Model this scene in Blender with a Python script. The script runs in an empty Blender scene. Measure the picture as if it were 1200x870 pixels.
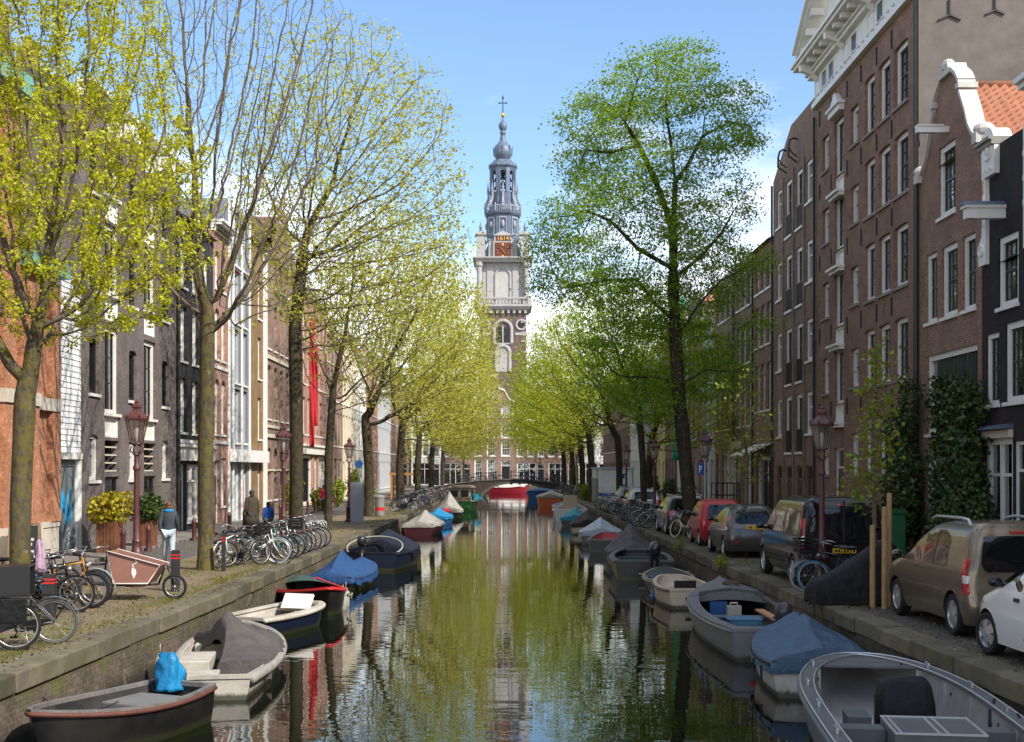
import bpy, bmesh, math, random
import numpy as np
from mathutils import Vector, Matrix, noise as mnoise
random.seed(7)
rng = np.random.default_rng(7)
S = bpy.context.scene
COL = S.collection
PI = math.pi
R = math.radians
F = 1450.0            # focal length of the photograph in pixels of its 1200 px width
EYE = 2.6             # eye height above the quay
WATER = -0.95

def at(px, py, z=0.0):
    """photo pixel on a horizontal plane z -> world point"""
    Y = (EYE - z) * F / (py - 550.0)
    return Vector(((px - 590.0) / F * Y, Y, z))

# ------------------------------------------------------------------ mesh builder
class MB:
    def __init__(s):
        s.v = []; s.f = []; s.m = []; s.sm = []; s.cur = 0; s.smooth = False
    def add(s, vs, fs):
        b = len(s.v)
        s.v.extend([(float(p[0]), float(p[1]), float(p[2])) for p in vs])
        for f in fs:
            s.f.append([b + i for i in f]); s.m.append(s.cur); s.sm.append(s.smooth)
        return s
    def quad(s, a, b, c, d): return s.add([a, b, c, d], [(0, 1, 2, 3)])
    def box(s, x0, x1, y0, y1, z0, z1):
        v = [(x0,y0,z0),(x1,y0,z0),(x1,y1,z0),(x0,y1,z0),(x0,y0,z1),(x1,y0,z1),(x1,y1,z1),(x0,y1,z1)]
        return s.add(v, [(3,2,1,0),(4,5,6,7),(0,1,5,4),(1,2,6,5),(2,3,7,6),(3,0,4,7)])
    def mbox(s, M, sx, sy, sz):
        v = [M @ Vector(p) for p in [(-sx,-sy,-sz),(sx,-sy,-sz),(sx,sy,-sz),(-sx,sy,-sz),(-sx,-sy,sz),(sx,-sy,sz),(sx,sy,sz),(-sx,sy,sz)]]
        return s.add(v, [(3,2,1,0),(4,5,6,7),(0,1,5,4),(1,2,6,5),(2,3,7,6),(3,0,4,7)])
    def bar(s, a, b, w, h=None):
        a = Vector(a); b = Vector(b); h = h or w
        d = b - a
        q = d.to_track_quat('Y', 'Z').to_matrix().to_4x4()
        return s.mbox(Matrix.Translation((a + b) / 2) @ q, w / 2, d.length / 2, h / 2)
    def tube(s, pts, r, n=6, closed=False, caps=True):
        pts = [Vector(p) for p in pts]; k = len(pts)
        rr = r if isinstance(r, (list, tuple)) else [r] * k
        vs = []; ref = None
        for i, p in enumerate(pts):
            if closed: t = pts[(i + 1) % k] - pts[i - 1]
            else: t = pts[min(i + 1, k - 1)] - pts[max(i - 1, 0)]
            if t.length < 1e-9: t = Vector((0, 0, 1))
            t.normalize()
            if ref is None:
                ref = Vector((0, 0, 1)) if abs(t.z) < .9 else Vector((1, 0, 0))
            u = ref - t * ref.dot(t)
            if u.length < 1e-6: u = t.orthogonal()
            u.normalize(); ref = u; w = t.cross(u)
            for j in range(n):
                a = 2 * PI * j / n
                vs.append(p + (u * math.cos(a) + w * math.sin(a)) * rr[i])
        fs = []
        for i in range(k if closed else k - 1):
            i2 = (i + 1) % k
            for j in range(n):
                j2 = (j + 1) % n
                fs.append((i*n+j, i*n+j2, i2*n+j2, i2*n+j))
        if caps and not closed:
            fs.append(tuple(range(n))[::-1]); fs.append(tuple((k-1)*n + j for j in range(n)))
        return s.add(vs, fs)
    def lathe(s, prof, n=12, c=(0,0,0), M=None, rot=0.0, caps=True):
        vs = []; k = len(prof)
        for r, z in prof:
            for j in range(n):
                a = 2 * PI * j / n + rot
                p = Vector((r * math.cos(a), r * math.sin(a), z))
                if M is not None: p = M @ p
                vs.append(p + Vector(c))
        fs = []
        for i in range(k - 1):
            for j in range(n):
                j2 = (j + 1) % n
                fs.append((i*n+j, i*n+j2, (i+1)*n+j2, (i+1)*n+j))
        if caps and prof[0][0] > 1e-4: fs.append(tuple(range(n))[::-1])
        if caps and prof[-1][0] > 1e-4: fs.append(tuple((k-1)*n + j for j in range(n)))
        return s.add(vs, fs)
    def loft(s, rings, closed=True, caps=True):
        n = len(rings[0]); k = len(rings)
        vs = [p for r_ in rings for p in r_]; fs = []
        for i in range(k - 1):
            for j in range(n if closed else n - 1):
                j2 = (j + 1) % n
                fs.append((i*n+j, i*n+j2, (i+1)*n+j2, (i+1)*n+j))
        if caps and closed:
            fs.append(tuple(range(n))[::-1]); fs.append(tuple((k-1)*n + j for j in range(n)))
        return s.add(vs, fs)
    def prism(s, poly, a0, a1, ax='y'):
        """poly of 2-D points; extruded along ax ('y': poly is x,z; 'x': poly is y,z; 'z': poly is x,y)"""
        def P(p, t):
            if ax == 'y': return (p[0], t, p[1])
            if ax == 'x': return (t, p[0], p[1])
            return (p[0], p[1], t)
        n = len(poly)
        vs = [P(p, a0) for p in poly] + [P(p, a1) for p in poly]
        fs = [tuple(range(n)), tuple(range(2*n - 1, n - 1, -1))]
        for i in range(n):
            j = (i + 1) % n
            fs.append((j, i, n + i, n + j))
        return s.add(vs, fs)
    def ell(s, c, r, n=12, m=7, M=None):
        prof = []
        vs = [];  fs = []
        for i in range(m + 1):
            t = PI * i / m - PI / 2
            for j in range(n):
                a = 2 * PI * j / n
                p = Vector((r[0]*math.cos(t)*math.cos(a), r[1]*math.cos(t)*math.sin(a), r[2]*math.sin(t)))
                if M is not None: p = M @ p
                vs.append(p + Vector(c))
        for i in range(m):
            for j in range(n):
                j2 = (j + 1) % n
                fs.append((i*n+j, i*n+j2, (i+1)*n+j2, (i+1)*n+j))
        return s.add(vs, fs)
    def torus(s, c, Rr, r, axis='x', n=24, m=6, sy=1.0):
        pts = []
        for i in range(n):
            a = 2 * PI * i / n
            if axis == 'x': pts.append((c[0], c[1] + Rr*math.cos(a), c[2] + Rr*math.sin(a)))
            elif axis == 'y': pts.append((c[0] + Rr*math.cos(a), c[1], c[2] + Rr*math.sin(a)))
            else: pts.append((c[0] + Rr*math.cos(a), c[1] + sy*Rr*math.sin(a), c[2]))
        return s.tube(pts, r, m, closed=True)
    def mesh(s, name):
        me = bpy.data.meshes.new(name)
        me.from_pydata(s.v, [], s.f)
        me.polygons.foreach_set('material_index', s.m)
        me.polygons.foreach_set('use_smooth', s.sm)
        me.update()
        return me
    def build(s, name, mat, parent=None, loc=None, rotz=0.0, bev=0.0, clean=False, auto=None):
        me = s.mesh(name)
        return mkobj(name, me, mat, parent, loc, rotz, bev, clean, auto)

def mkobj(name, me, mat, parent=None, loc=None, rotz=0.0, bev=0.0, clean=False, auto=None):
    if clean:
        bm = bmesh.new(); bm.from_mesh(me)
        bmesh.ops.remove_doubles(bm, verts=bm.verts, dist=1e-5)
        bmesh.ops.recalc_face_normals(bm, faces=bm.faces)
        bm.to_mesh(me); bm.free()
    if mat is not None and not me.materials:
        for m in (mat if isinstance(mat, (list, tuple)) else [mat]): me.materials.append(m)
    if auto is not None:
        me.set_sharp_from_angle(angle=R(auto))
    o = bpy.data.objects.new(name, me); COL.objects.link(o)
    if parent is not None: o.parent = parent
    if loc is not None: o.location = loc
    if rotz: o.rotation_euler = (0, 0, rotz)
    if bev:
        b = o.modifiers.new('bevel', 'BEVEL'); b.width = bev; b.segments = 2; b.limit_method = 'ANGLE'; b.angle_limit = R(40)
    return o

def bake(o):
    """apply an object's modifiers"""
    dg = bpy.context.evaluated_depsgraph_get(); dg.update()
    ev = o.evaluated_get(dg)
    me = bpy.data.meshes.new_from_object(ev)
    o.modifiers.clear()
    o.data = me
    return o

def tag(o, label=None, cat=None, group=None, kind=None):
    if label: o['label'] = label
    if cat: o['category'] = cat
    if group: o['group'] = group
    if kind: o['kind'] = kind
    return o
def thing(name, label, cat, loc=(0,0,0), rotz=0.0, group=None):
    o = bpy.data.objects.new(name, None); COL.objects.link(o)
    o.empty_display_size = .2
    o.location = loc; o.rotation_euler = (0, 0, rotz)
    return tag(o, label, cat, group)
def copy_tree(o, parent=None, loc=None, rotz=None, label=None, sc=None):
    c = o.copy(); COL.objects.link(c)
    if parent is not None:
        c.parent = parent
    for ch in list(o.children): copy_tree(ch, c)
    if loc is not None: c.location = loc
    if rotz is not None: c.rotation_euler = (c.rotation_euler[0], c.rotation_euler[1], rotz)
    if sc is not None: c.scale = (sc, sc, sc) if not isinstance(sc, (list, tuple)) else sc
    if label: c['label'] = label
    return c

def np_mesh(name, verts, quads, mat, parent=None, smooth=False):
    me = bpy.data.meshes.new(name)
    nv = len(verts); nf = len(quads); k = quads.shape[1]
    me.vertices.add(nv); me.vertices.foreach_set('co', np.asarray(verts, dtype=np.float32).ravel())
    me.loops.add(nf * k); me.loops.foreach_set('vertex_index', np.asarray(quads, dtype=np.int32).ravel())
    me.polygons.add(nf)
    me.polygons.foreach_set('loop_start', np.arange(0, nf * k, k, dtype=np.int32))
    if smooth: me.polygons.foreach_set('use_smooth', np.ones(nf, dtype=bool))
    me.update(calc_edges=True)
    return mkobj(name, me, mat, parent)

def text_mesh(txt, size, ext=.004):
    cu = bpy.data.curves.new('lettering', 'FONT'); cu.body = txt; cu.size = size; cu.extrude = ext
    cu.align_x = 'CENTER'; cu.align_y = 'CENTER'
    o = bpy.data.objects.new('lettering', cu); COL.objects.link(o)
    dg = bpy.context.evaluated_depsgraph_get(); dg.update()
    me = bpy.data.meshes.new_from_object(o.evaluated_get(dg))
    bpy.data.objects.remove(o)
    return me

# ------------------------------------------------------------------ materials
def newmat(name):
    m = bpy.data.materials.new(name); m.use_nodes = True
    nt = m.node_tree; b = nt.nodes['Principled BSDF']
    return m, nt, b
def nd(nt, typ, **kw):
    n = nt.nodes.new(typ)
    for k, v in kw.items():
        if k.startswith('i_'): n.inputs[k[2:].replace('_', ' ')].default_value = v
        else: setattr(n, k, v)
    return n
def rgb(c, f=1.0): return (min(1, c[0]*f), min(1, c[1]*f), min(1, c[2]*f), 1)
def ramp(nt, fac, stops):
    r = nt.nodes.new('ShaderNodeValToRGB')
    e = r.color_ramp.elements
    while len(e) < len(stops): e.new(.5)
    for i, (p, c) in enumerate(stops):
        e[i].position = p; e[i].color = c if len(c) == 4 else (c[0], c[1], c[2], 1)
    nt.links.new(fac, r.inputs['Fac'])
    return r.outputs['Color']
def mix(nt, fac, a, b, typ='MIX'):
    m = nt.nodes.new('ShaderNodeMix'); m.data_type = 'RGBA'; m.blend_type = typ
    for sock, val in ((m.inputs['Factor'], fac), (m.inputs['A'], a), (m.inputs['B'], b)):
        if hasattr(val, 'node'): nt.links.new(val, sock)
        else: sock.default_value = val
    return m.outputs['Result']
def noise_fac(nt, vec, scale, detail=4, rough=.6):
    n = nd(nt, 'ShaderNodeTexNoise'); n.inputs['Scale'].default_value = scale
    n.inputs['Detail'].default_value = detail; n.inputs['Roughness'].default_value = rough
    if vec is not None: nt.links.new(vec, n.inputs['Vector'])
    return n.outputs['Fac']
def coords(nt, kind='Object', scale=None):
    tc = nt.nodes.new('ShaderNodeTexCoord')
    v = tc.outputs[kind]
    if scale:
        mp = nt.nodes.new('ShaderNodeMapping'); mp.inputs['Scale'].default_value = scale
        nt.links.new(v, mp.inputs['Vector']); v = mp.outputs['Vector']
    return v
def bumpn(nt, b, height, strength=.3, dist=.02):
    bp = nt.nodes.new('ShaderNodeBump'); bp.inputs['Strength'].default_value = strength; bp.inputs['Distance'].default_value = dist
    nt.links.new(height, bp.inputs['Height']); nt.links.new(bp.outputs['Normal'], b.inputs['Normal'])

def M(name, c, rough=.6, metal=0.0, var=.15, vs=5.0, bump=0.0, bs=30.0, dirt=None, dirt_amt=.4, coat=0.0, spec=.5, bd=.01, wl=None):
    m, nt, b = newmat(name)
    v = coords(nt)
    f = noise_fac(nt, v, vs, 5, .65)
    col = ramp(nt, f, [(.3, rgb(c, 1 - var)), (.7, rgb(c, 1 + var))])
    if dirt:
        f2 = noise_fac(nt, v, vs * .45 + .3, 6, .7)
        fr = ramp(nt, f2, [(.5 - .1, (0, 0, 0)), (.75, (dirt_amt,) * 3)])
        col = mix(nt, fr, col, rgb(dirt))
    if wl:      # weed and grime line of a floating hull
        sp = nt.nodes.new('ShaderNodeSeparateXYZ'); nt.links.new(v, sp.inputs[0])
        mr = nd(nt, 'ShaderNodeMapRange'); mr.inputs['From Min'].default_value = .20; mr.inputs['From Max'].default_value = -.02; nt.links.new(sp.outputs[2], mr.inputs['Value'])
        mu = nd(nt, 'ShaderNodeMath', operation='MULTIPLY_ADD'); nt.links.new(noise_fac(nt, coords(nt, 'Object', (7, 7, 2)), 1.5, 5, .7), mu.inputs[0]); mu.inputs[1].default_value = .8; nt.links.new(mr.outputs[0], mu.inputs[2])
        col = mix(nt, ramp(nt, mu.outputs[0], [(.72, (0,)*3), (1.0, (.9,)*3)]), col, rgb(wl))
    nt.links.new(col, b.inputs['Base Color'])
    b.inputs['Roughness'].default_value = rough; b.inputs['Metallic'].default_value = metal
    b.inputs['Coat Weight'].default_value = coat; b.inputs['Coat Roughness'].default_value = .06
    b.inputs['Specular IOR Level'].default_value = spec
    if bump: bumpn(nt, b, noise_fac(nt, v, bs, 4, .6), bump, bd)
    return m

def brick(name, c1, c2, mortar, stain=(.05,.045,.04), stain_amt=.35, bw=.21, bh=.066, ms=.009, bump=.25, light=None):
    m, nt, b = newmat(name)
    tc = nt.nodes.new('ShaderNodeTexCoord')
    sp = nt.nodes.new('ShaderNodeSeparateXYZ'); nt.links.new(tc.outputs['Object'], sp.inputs[0])
    ad = nd(nt, 'ShaderNodeMath', operation='ADD'); nt.links.new(sp.outputs[0], ad.inputs[0]); nt.links.new(sp.outputs[1], ad.inputs[1])
    cb = nt.nodes.new('ShaderNodeCombineXYZ'); nt.links.new(ad.outputs[0], cb.inputs[0]); nt.links.new(sp.outputs[2], cb.inputs[1])
    br = nt.nodes.new('ShaderNodeTexBrick')
    nt.links.new(cb.outputs[0], br.inputs['Vector'])
    br.inputs['Scale'].default_value = 1; br.inputs['Brick Width'].default_value = bw; br.inputs['Row Height'].default_value = bh
    br.inputs['Mortar Size'].default_value = ms; br.inputs['Mortar Smooth'].default_value = .4; br.inputs['Bias'].default_value = 0
    br.inputs['Color1'].default_value = rgb(c1); br.inputs['Color2'].default_value = rgb(c2); br.inputs['Mortar'].default_value = rgb(mortar)
    v = tc.outputs['Object']
    f1 = noise_fac(nt, v, 14, 3)
    col = mix(nt, 1.0, br.outputs['Color'], ramp(nt, f1, [(.3, (.58,)*3), (.7, (1.42,)*3)]), 'MULTIPLY')
    col = mix(nt, 1.0, col, ramp(nt, noise_fac(nt, v, 1.7, 5, .62), [(.3, (.74,)*3), (.7, (1.24,)*3)]), 'MULTIPLY')
    f2 = noise_fac(nt, v, .55, 6, .68)
    col = mix(nt, ramp(nt, f2, [(.40, (0,)*3), (.68, (min(1,stain_amt*1.4),)*3)]), col, rgb(stain))
    mp = nt.nodes.new('ShaderNodeMapping'); mp.inputs['Scale'].default_value = (2.2, 2.2, .22); nt.links.new(v, mp.inputs['Vector'])
    f3 = noise_fac(nt, mp.outputs['Vector'], 1.0, 5, .6)
    if light:
        col = mix(nt, ramp(nt, f3, [(.55, (0,)*3), (.75, (.35,)*3)]), col, rgb(light))
    else:
        col = mix(nt, ramp(nt, f3, [(.5, (0,)*3), (.8, (.3,)*3)]), col, rgb(stain))
    nt.links.new(col, b.inputs['Base Color'])
    b.inputs['Roughness'].default_value = .85; b.inputs['Specular IOR Level'].default_value = .3
    if bump:
        inv = nd(nt, 'ShaderNodeMath', operation='SUBTRACT'); inv.inputs[0].default_value = 1; nt.links.new(br.outputs['Fac'], inv.inputs[1])
        mx = nd(nt, 'ShaderNodeMath', operation='ADD'); nt.links.new(inv.outputs[0], mx.inputs[0]); nt.links.new(f1, mx.inputs[1])
        bumpn(nt, b, mx.outputs[0], bump, .012)
    return m

def glass(name, tint=(.55,.6,.6), base_fac=.2, wav=.05, rough=.02):
    """window pane: reflects the street and lets one see into the room behind"""
    m = bpy.data.materials.new(name); m.use_nodes = True; nt = m.node_tree
    nt.nodes.remove(nt.nodes['Principled BSDF']); out = nt.nodes['Material Output']
    gl = nt.nodes.new('ShaderNodeBsdfGlossy'); gl.inputs['Roughness'].default_value = rough; gl.inputs['Color'].default_value = (.9,.93,.95,1)
    tr = nt.nodes.new('ShaderNodeBsdfTransparent'); tr.inputs['Color'].default_value = rgb(tint)
    fr = nt.nodes.new('ShaderNodeFresnel'); fr.inputs['IOR'].default_value = 1.52
    ad = nd(nt, 'ShaderNodeMath', operation='ADD'); ad.inputs[1].default_value = base_fac; ad.use_clamp = True
    nt.links.new(fr.outputs[0], ad.inputs[0])
    bp = nt.nodes.new('ShaderNodeBump'); bp.inputs['Strength'].default_value = wav; bp.inputs['Distance'].default_value = .3
    nt.links.new(noise_fac(nt, coords(nt), 1.3, 1), bp.inputs['Height'])
    nt.links.new(bp.outputs[0], gl.inputs['Normal'])
    ms = nt.nodes.new('ShaderNodeMixShader')
    nt.links.new(ad.outputs[0], ms.inputs[0]); nt.links.new(tr.outputs[0], ms.inputs[1]); nt.links.new(gl.outputs[0], ms.inputs[2])
    nt.links.new(ms.outputs[0], out.inputs['Surface'])
    return m

def leafmat(name, ca, cb, trans=.35, cc=None):
    m = bpy.data.materials.new(name); m.use_nodes = True; nt = m.node_tree
    b = nt.nodes['Principled BSDF']; out = nt.nodes['Material Output']
    ge = nt.nodes.new('ShaderNodeNewGeometry')
    st = [(0, ca), (1, cb)] if cc is None else [(0, ca), (.8, cb), (1, cc)]
    col = ramp(nt, ge.outputs['Random Per Island'], st)
    nt.links.new(col, b.inputs['Base Color'])
    b.inputs['Roughness'].default_value = .5; b.inputs['Specular IOR Level'].default_value = .35
    t = nt.nodes.new('ShaderNodeBsdfTranslucent'); nt.links.new(mix(nt, 1.0, col, (1.5, 1.35, .6, 1), 'MULTIPLY'), t.inputs['Color'])
    ms = nt.nodes.new('ShaderNodeMixShader'); ms.inputs[0].default_value = trans
    nt.links.new(b.outputs[0], ms.inputs[1]); nt.links.new(t.outputs[0], ms.inputs[2]); nt.links.new(ms.outputs[0], out.inputs['Surface'])
    return m

WHITE = M('white_paint', (.78,.76,.71), .45, var=.06, vs=2, dirt=(.42,.38,.31), dirt_amt=.25)
WHITE2 = M('bright_white_paint', (.82,.82,.80), .4, var=.04, vs=2)
CREAM = M('cream_stone', (.62,.56,.44), .75, var=.12, vs=2, dirt=(.3,.26,.2))
STONE = M('grey_stone', (.30,.285,.26), .85, var=.2, vs=4, bump=.3, bs=25, dirt=(.12,.12,.08))
DGREEN = M('dark_green_paint', (.012,.035,.028), .3, var=.1)
BLACKP = M('black_paint', (.012,.012,.013), .35, var=.1)
IRON = M('black_iron', (.015,.014,.014), .5, var=.2)
PANE = glass('window_glass')
ROOM = M('dark_room', (.035,.032,.03), .9, var=.5, vs=.8)
CURT = M('curtain_cloth', (.62,.60,.55), .9, var=.1, vs=3)
TILE_O = None
# ------------------------------------------------------------------ camera, world, sun
cam = bpy.data.cameras.new('camera'); camo = bpy.data.objects.new('camera', cam); COL.objects.link(camo)
cam.sensor_width = 36; cam.lens = 36 * F / 1200
cam.shift_x = 10 / 1200; cam.shift_y = 115 / 1200
cam.clip_end = 3000; cam.clip_start = .1
camo.location = (0, 0, EYE); camo.rotation_euler = (R(90), 0, 0)
S.camera = camo
SUN_A, SUN_E = R(50), R(41)
sd = Vector((math.sin(SUN_A)*math.cos(SUN_E), -math.cos(SUN_A)*math.cos(SUN_E), math.sin(SUN_E)))
sl = bpy.data.lights.new('sun', 'SUN'); sl.energy = 3.9; sl.angle = R(.53); sl.color = (1, .93, .82)
so = bpy.data.objects.new('sun', sl); COL.objects.link(so)
so.rotation_euler = sd.to_track_quat('Z', 'Y').to_euler(); so.location = (20, -20, 40)
W = bpy.data.worlds.new('World'); S.world = W; W.use_nodes = True
nt = W.node_tree; bg = nt.nodes['Background']
sky = nt.nodes.new('ShaderNodeTexSky'); sky.sky_type = 'NISHITA'; sky.sun_disc = False
sky.sun_elevation = SUN_E; sky.sun_rotation = math.atan2(sd.x, sd.y)
sky.air_density = 1.0; sky.dust_density = .6; sky.ozone_density = 1.6; sky.altitude = 0
# clouds: soft cumulus low in the sky, drawn in the sky's own directions
tc = nt.nodes.new('ShaderNodeTexCoord')
sp = nt.nodes.new('ShaderNodeSeparateXYZ'); nt.links.new(tc.outputs['Generated'], sp.inputs[0])
mp = nt.nodes.new('ShaderNodeMapping'); mp.inputs['Scale'].default_value = (2.2, 2.2, 5.5); mp.inputs['Location'].default_value = (3.13, .4, .65)
nt.links.new(tc.outputs['Generated'], mp.inputs['Vector'])
f = noise_fac(nt, mp.outputs['Vector'], 1.5, 8, .56)
low = nd(nt, 'ShaderNodeMapRange'); low.inputs['From Min'].default_value = .10; low.inputs['From Max'].default_value = .34
low.inputs['To Min'].default_value = .23; low.inputs['To Max'].default_value = -.15
nt.links.new(sp.outputs['Z'], low.inputs['Value'])
ad = nd(nt, 'ShaderNodeMath', operation='ADD'); nt.links.new(f, ad.inputs[0]); nt.links.new(low.outputs[0], ad.inputs[1])
# extra unseen cloud overhead and behind the camera, added as neutral fill light
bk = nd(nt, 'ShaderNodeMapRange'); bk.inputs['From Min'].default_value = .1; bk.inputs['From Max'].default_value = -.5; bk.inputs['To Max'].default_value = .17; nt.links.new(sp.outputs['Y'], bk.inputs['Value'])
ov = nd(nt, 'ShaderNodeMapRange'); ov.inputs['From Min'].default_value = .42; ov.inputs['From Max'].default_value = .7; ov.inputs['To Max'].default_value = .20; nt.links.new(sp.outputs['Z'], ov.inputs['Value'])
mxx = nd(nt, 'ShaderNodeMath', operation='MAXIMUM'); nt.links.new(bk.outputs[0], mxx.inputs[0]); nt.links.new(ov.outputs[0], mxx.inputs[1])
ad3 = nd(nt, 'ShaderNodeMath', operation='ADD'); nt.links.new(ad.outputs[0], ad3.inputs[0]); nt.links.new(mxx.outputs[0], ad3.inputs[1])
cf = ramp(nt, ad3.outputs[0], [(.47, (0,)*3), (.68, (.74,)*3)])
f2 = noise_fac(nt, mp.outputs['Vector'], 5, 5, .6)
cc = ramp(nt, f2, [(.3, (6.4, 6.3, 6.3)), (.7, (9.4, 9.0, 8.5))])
skyc = mix(nt, 1.0, sky.outputs[0], (.87, .96, 1.03, 1), 'MULTIPLY')
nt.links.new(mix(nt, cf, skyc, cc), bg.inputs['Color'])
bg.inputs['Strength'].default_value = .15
S.view_settings.view_transform = 'Standard'; S.view_settings.look = 'None'; S.view_settings.gamma = 1; S.view_settings.exposure = .68
S.view_settings.use_curve_mapping = False
S.render.engine = 'CYCLES'
S.cycles.max_bounces = 7; S.cycles.transparent_max_bounces = 10; S.cycles.caustics_reflective = False; S.cycles.caustics_refractive = False
S.cycles.diffuse_bounces = 3; S.cycles.glossy_bounces = 3; S.cycles.transmission_bounces = 3
S.cycles.use_denoising = True
S.cycles.sample_clamp_indirect = 6

# ------------------------------------------------------------------ setting: ground, water, quays
LQ = [(-30,-7.6),(-10,-7.0),(15,-6.25),(23,-5.95),(35,-5.75),(67,-5.5),(110,-5.25),(168,-5.1)]
RQ = [(-30,7.0),(-10,6.7),(15,6.3),(23,6.12),(35,6.0),(168,6.0)]
def interp(tab, y):
    for (a, xa), (b, xb) in zip(tab, tab[1:]):
        if a <= y <= b: return xa + (xb - xa) * (y - a) / (b - a)
    return tab[0][1] if y < tab[0][0] else tab[-1][1]
def lq(y): return interp(LQ, y)
def rq(y): return interp(RQ, y)

def paver(name, c1, c2, mortar, moss=.5, mosscol=(.10,.115,.02), bw=.22, bh=.11, rot=0):
    m, nt, b = newmat(name)
    v = coords(nt)
    mp = nt.nodes.new('ShaderNodeMapping'); mp.inputs['Rotation'].default_value = (0, 0, rot); nt.links.new(v, mp.inputs['Vector'])
    br = nt.nodes.new('ShaderNodeTexBrick'); nt.links.new(mp.outputs[0], br.inputs['Vector'])
    br.inputs['Scale'].default_value = 1; br.inputs['Brick Width'].default_value = bw; br.inputs['Row Height'].default_value = bh
    br.inputs['Mortar Size'].default_value = .012; br.inputs['Mortar Smooth'].default_value = .3
    br.inputs['Color1'].default_value = rgb(c1); br.inputs['Color2'].default_value = rgb(c2); br.inputs['Mortar'].default_value = rgb(mortar)
    f1 = noise_fac(nt, v, 9, 4)
    col = mix(nt, 1.0, br.outputs['Color'], ramp(nt, f1, [(.3, (.65,)*3), (.7, (1.3,)*3)]), 'MULTIPLY')
    f0 = noise_fac(nt, v, 1.1, 6, .7)
    col = mix(nt, ramp(nt, f0, [(.45, (0,)*3), (.7, (.5,)*3)]), col, rgb((.10,.085,.06)))
    if moss:
        fm = noise_fac(nt, v, .9, 8, .75)
        jm = nd(nt, 'ShaderNodeMath', operation='MULTIPLY_ADD'); nt.links.new(br.outputs['Fac'], jm.inputs[0]); jm.inputs[1].default_value = .12; nt.links.new(fm, jm.inputs[2])
        col = mix(nt, ramp(nt, jm.outputs[0], [(.60 - .14*moss, (0,)*3), (.74 - .14*moss, (.9,)*3)]), col, rgb(mosscol))
    nt.links.new(col, b.inputs['Base Color']); b.inputs['Roughness'].default_value = .9; b.inputs['Specular IOR Level'].default_value = .25
    inv = nd(nt, 'ShaderNodeMath', operation='SUBTRACT'); nt.links.new(f1, inv.inputs[0]); nt.links.new(br.outputs['Fac'], inv.inputs[1])
    bumpn(nt, b, inv.outputs[0], .5, .02)
    return m
PAV_BRICK = paver('quay_brick_pavers', (.26,.185,.13), (.20,.155,.12), (.10,.085,.06), .62)
PAV_ROAD = paver('road_clinkers', (.145,.125,.125), (.115,.105,.105), (.06,.055,.05), .12, bw=.2, bh=.1, rot=PI/4)
PAV_WALK = paver('pavement_tiles', (.25,.22,.20), (.21,.19,.175), (.10,.09,.08), .15, bw=.3, bh=.3)
PAV_RIGHT = paver('parking_clinkers', (.15,.125,.105), (.12,.105,.095), (.06,.055,.045), .35, (.06,.07,.02))
EARTH = M('packed_earth', (.16,.13,.09), .95, var=.3, vs=3, bump=.4, bs=20)

def strip(name, xa, xb, z, ys, mat, label=None):
    mb = MB()
    for y0, y1 in zip(ys, ys[1:]):
        a0 = xa(y0) if callable(xa) else xa; a1 = xa(y1) if callable(xa) else xa
        b0 = xb(y0) if callable(xb) else xb; b1 = xb(y1) if callable(xb) else xb
        mb.quad((a0,y0,z),(b0,y0,z),(b1,y1,z),(a1,y1,z))
    o = mb.build(name, mat); o['kind'] = 'structure'; return o
YS = [-30,-10,5,15,19,23,29,35,45,67,90,110,140,160]
# base ground sheets on both banks and beyond the cross canal
gb = MB()
for y0, y1 in zip(YS + [168], (YS + [168])[1:]):
    gb.quad((-400,y0,-.012),(lq(y0)-.3,y0,-.012),(lq(y1)-.3,y1,-.012),(-400,y1,-.012))
    gb.quad((rq(y0)+.3,y0,-.012),(400,y0,-.012),(400,y1,-.012),(rq(y1)+.3,y1,-.012))
gb.quad((-400,184,-.012),(400,184,-.012),(400,1500,-.012),(-400,1500,-.012))
tag(gb.build('ground', EARTH), kind='structure')
strip('quay_strip', lambda y: -9.3, lambda y: lq(y)-.42, -.008, YS, PAV_BRICK)
strip('road', -11.4, -9.3, -.004, YS, PAV_ROAD)
strip('parking_strip', lambda y: rq(y)+.42, 8.9, -.008, YS, PAV_RIGHT)
strip('road', 8.9, 11.35, -.004, YS, PAV_ROAD)
def slab(name, x0, x1, y0, y1, z, mat):
    o = MB().box(x0, x1, y0, y1, -.2, z).build(name, mat, bev=.015); o['kind'] = 'structure'; return o
slab('pavement', -13.02, -11.4, -30, 160, .09, PAV_WALK)
slab('pavement', 11.35, 12.82, -30, 160, .09, PAV_WALK)
strip('road', -40, 40, 0.0, [184, 188.5], PAV_ROAD)
strip('road', -60, -5.6, 0.0, [160, 167.5], PAV_ROAD)
strip('road', 6.5, 60, 0.0, [160, 167.5], PAV_ROAD)

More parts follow.
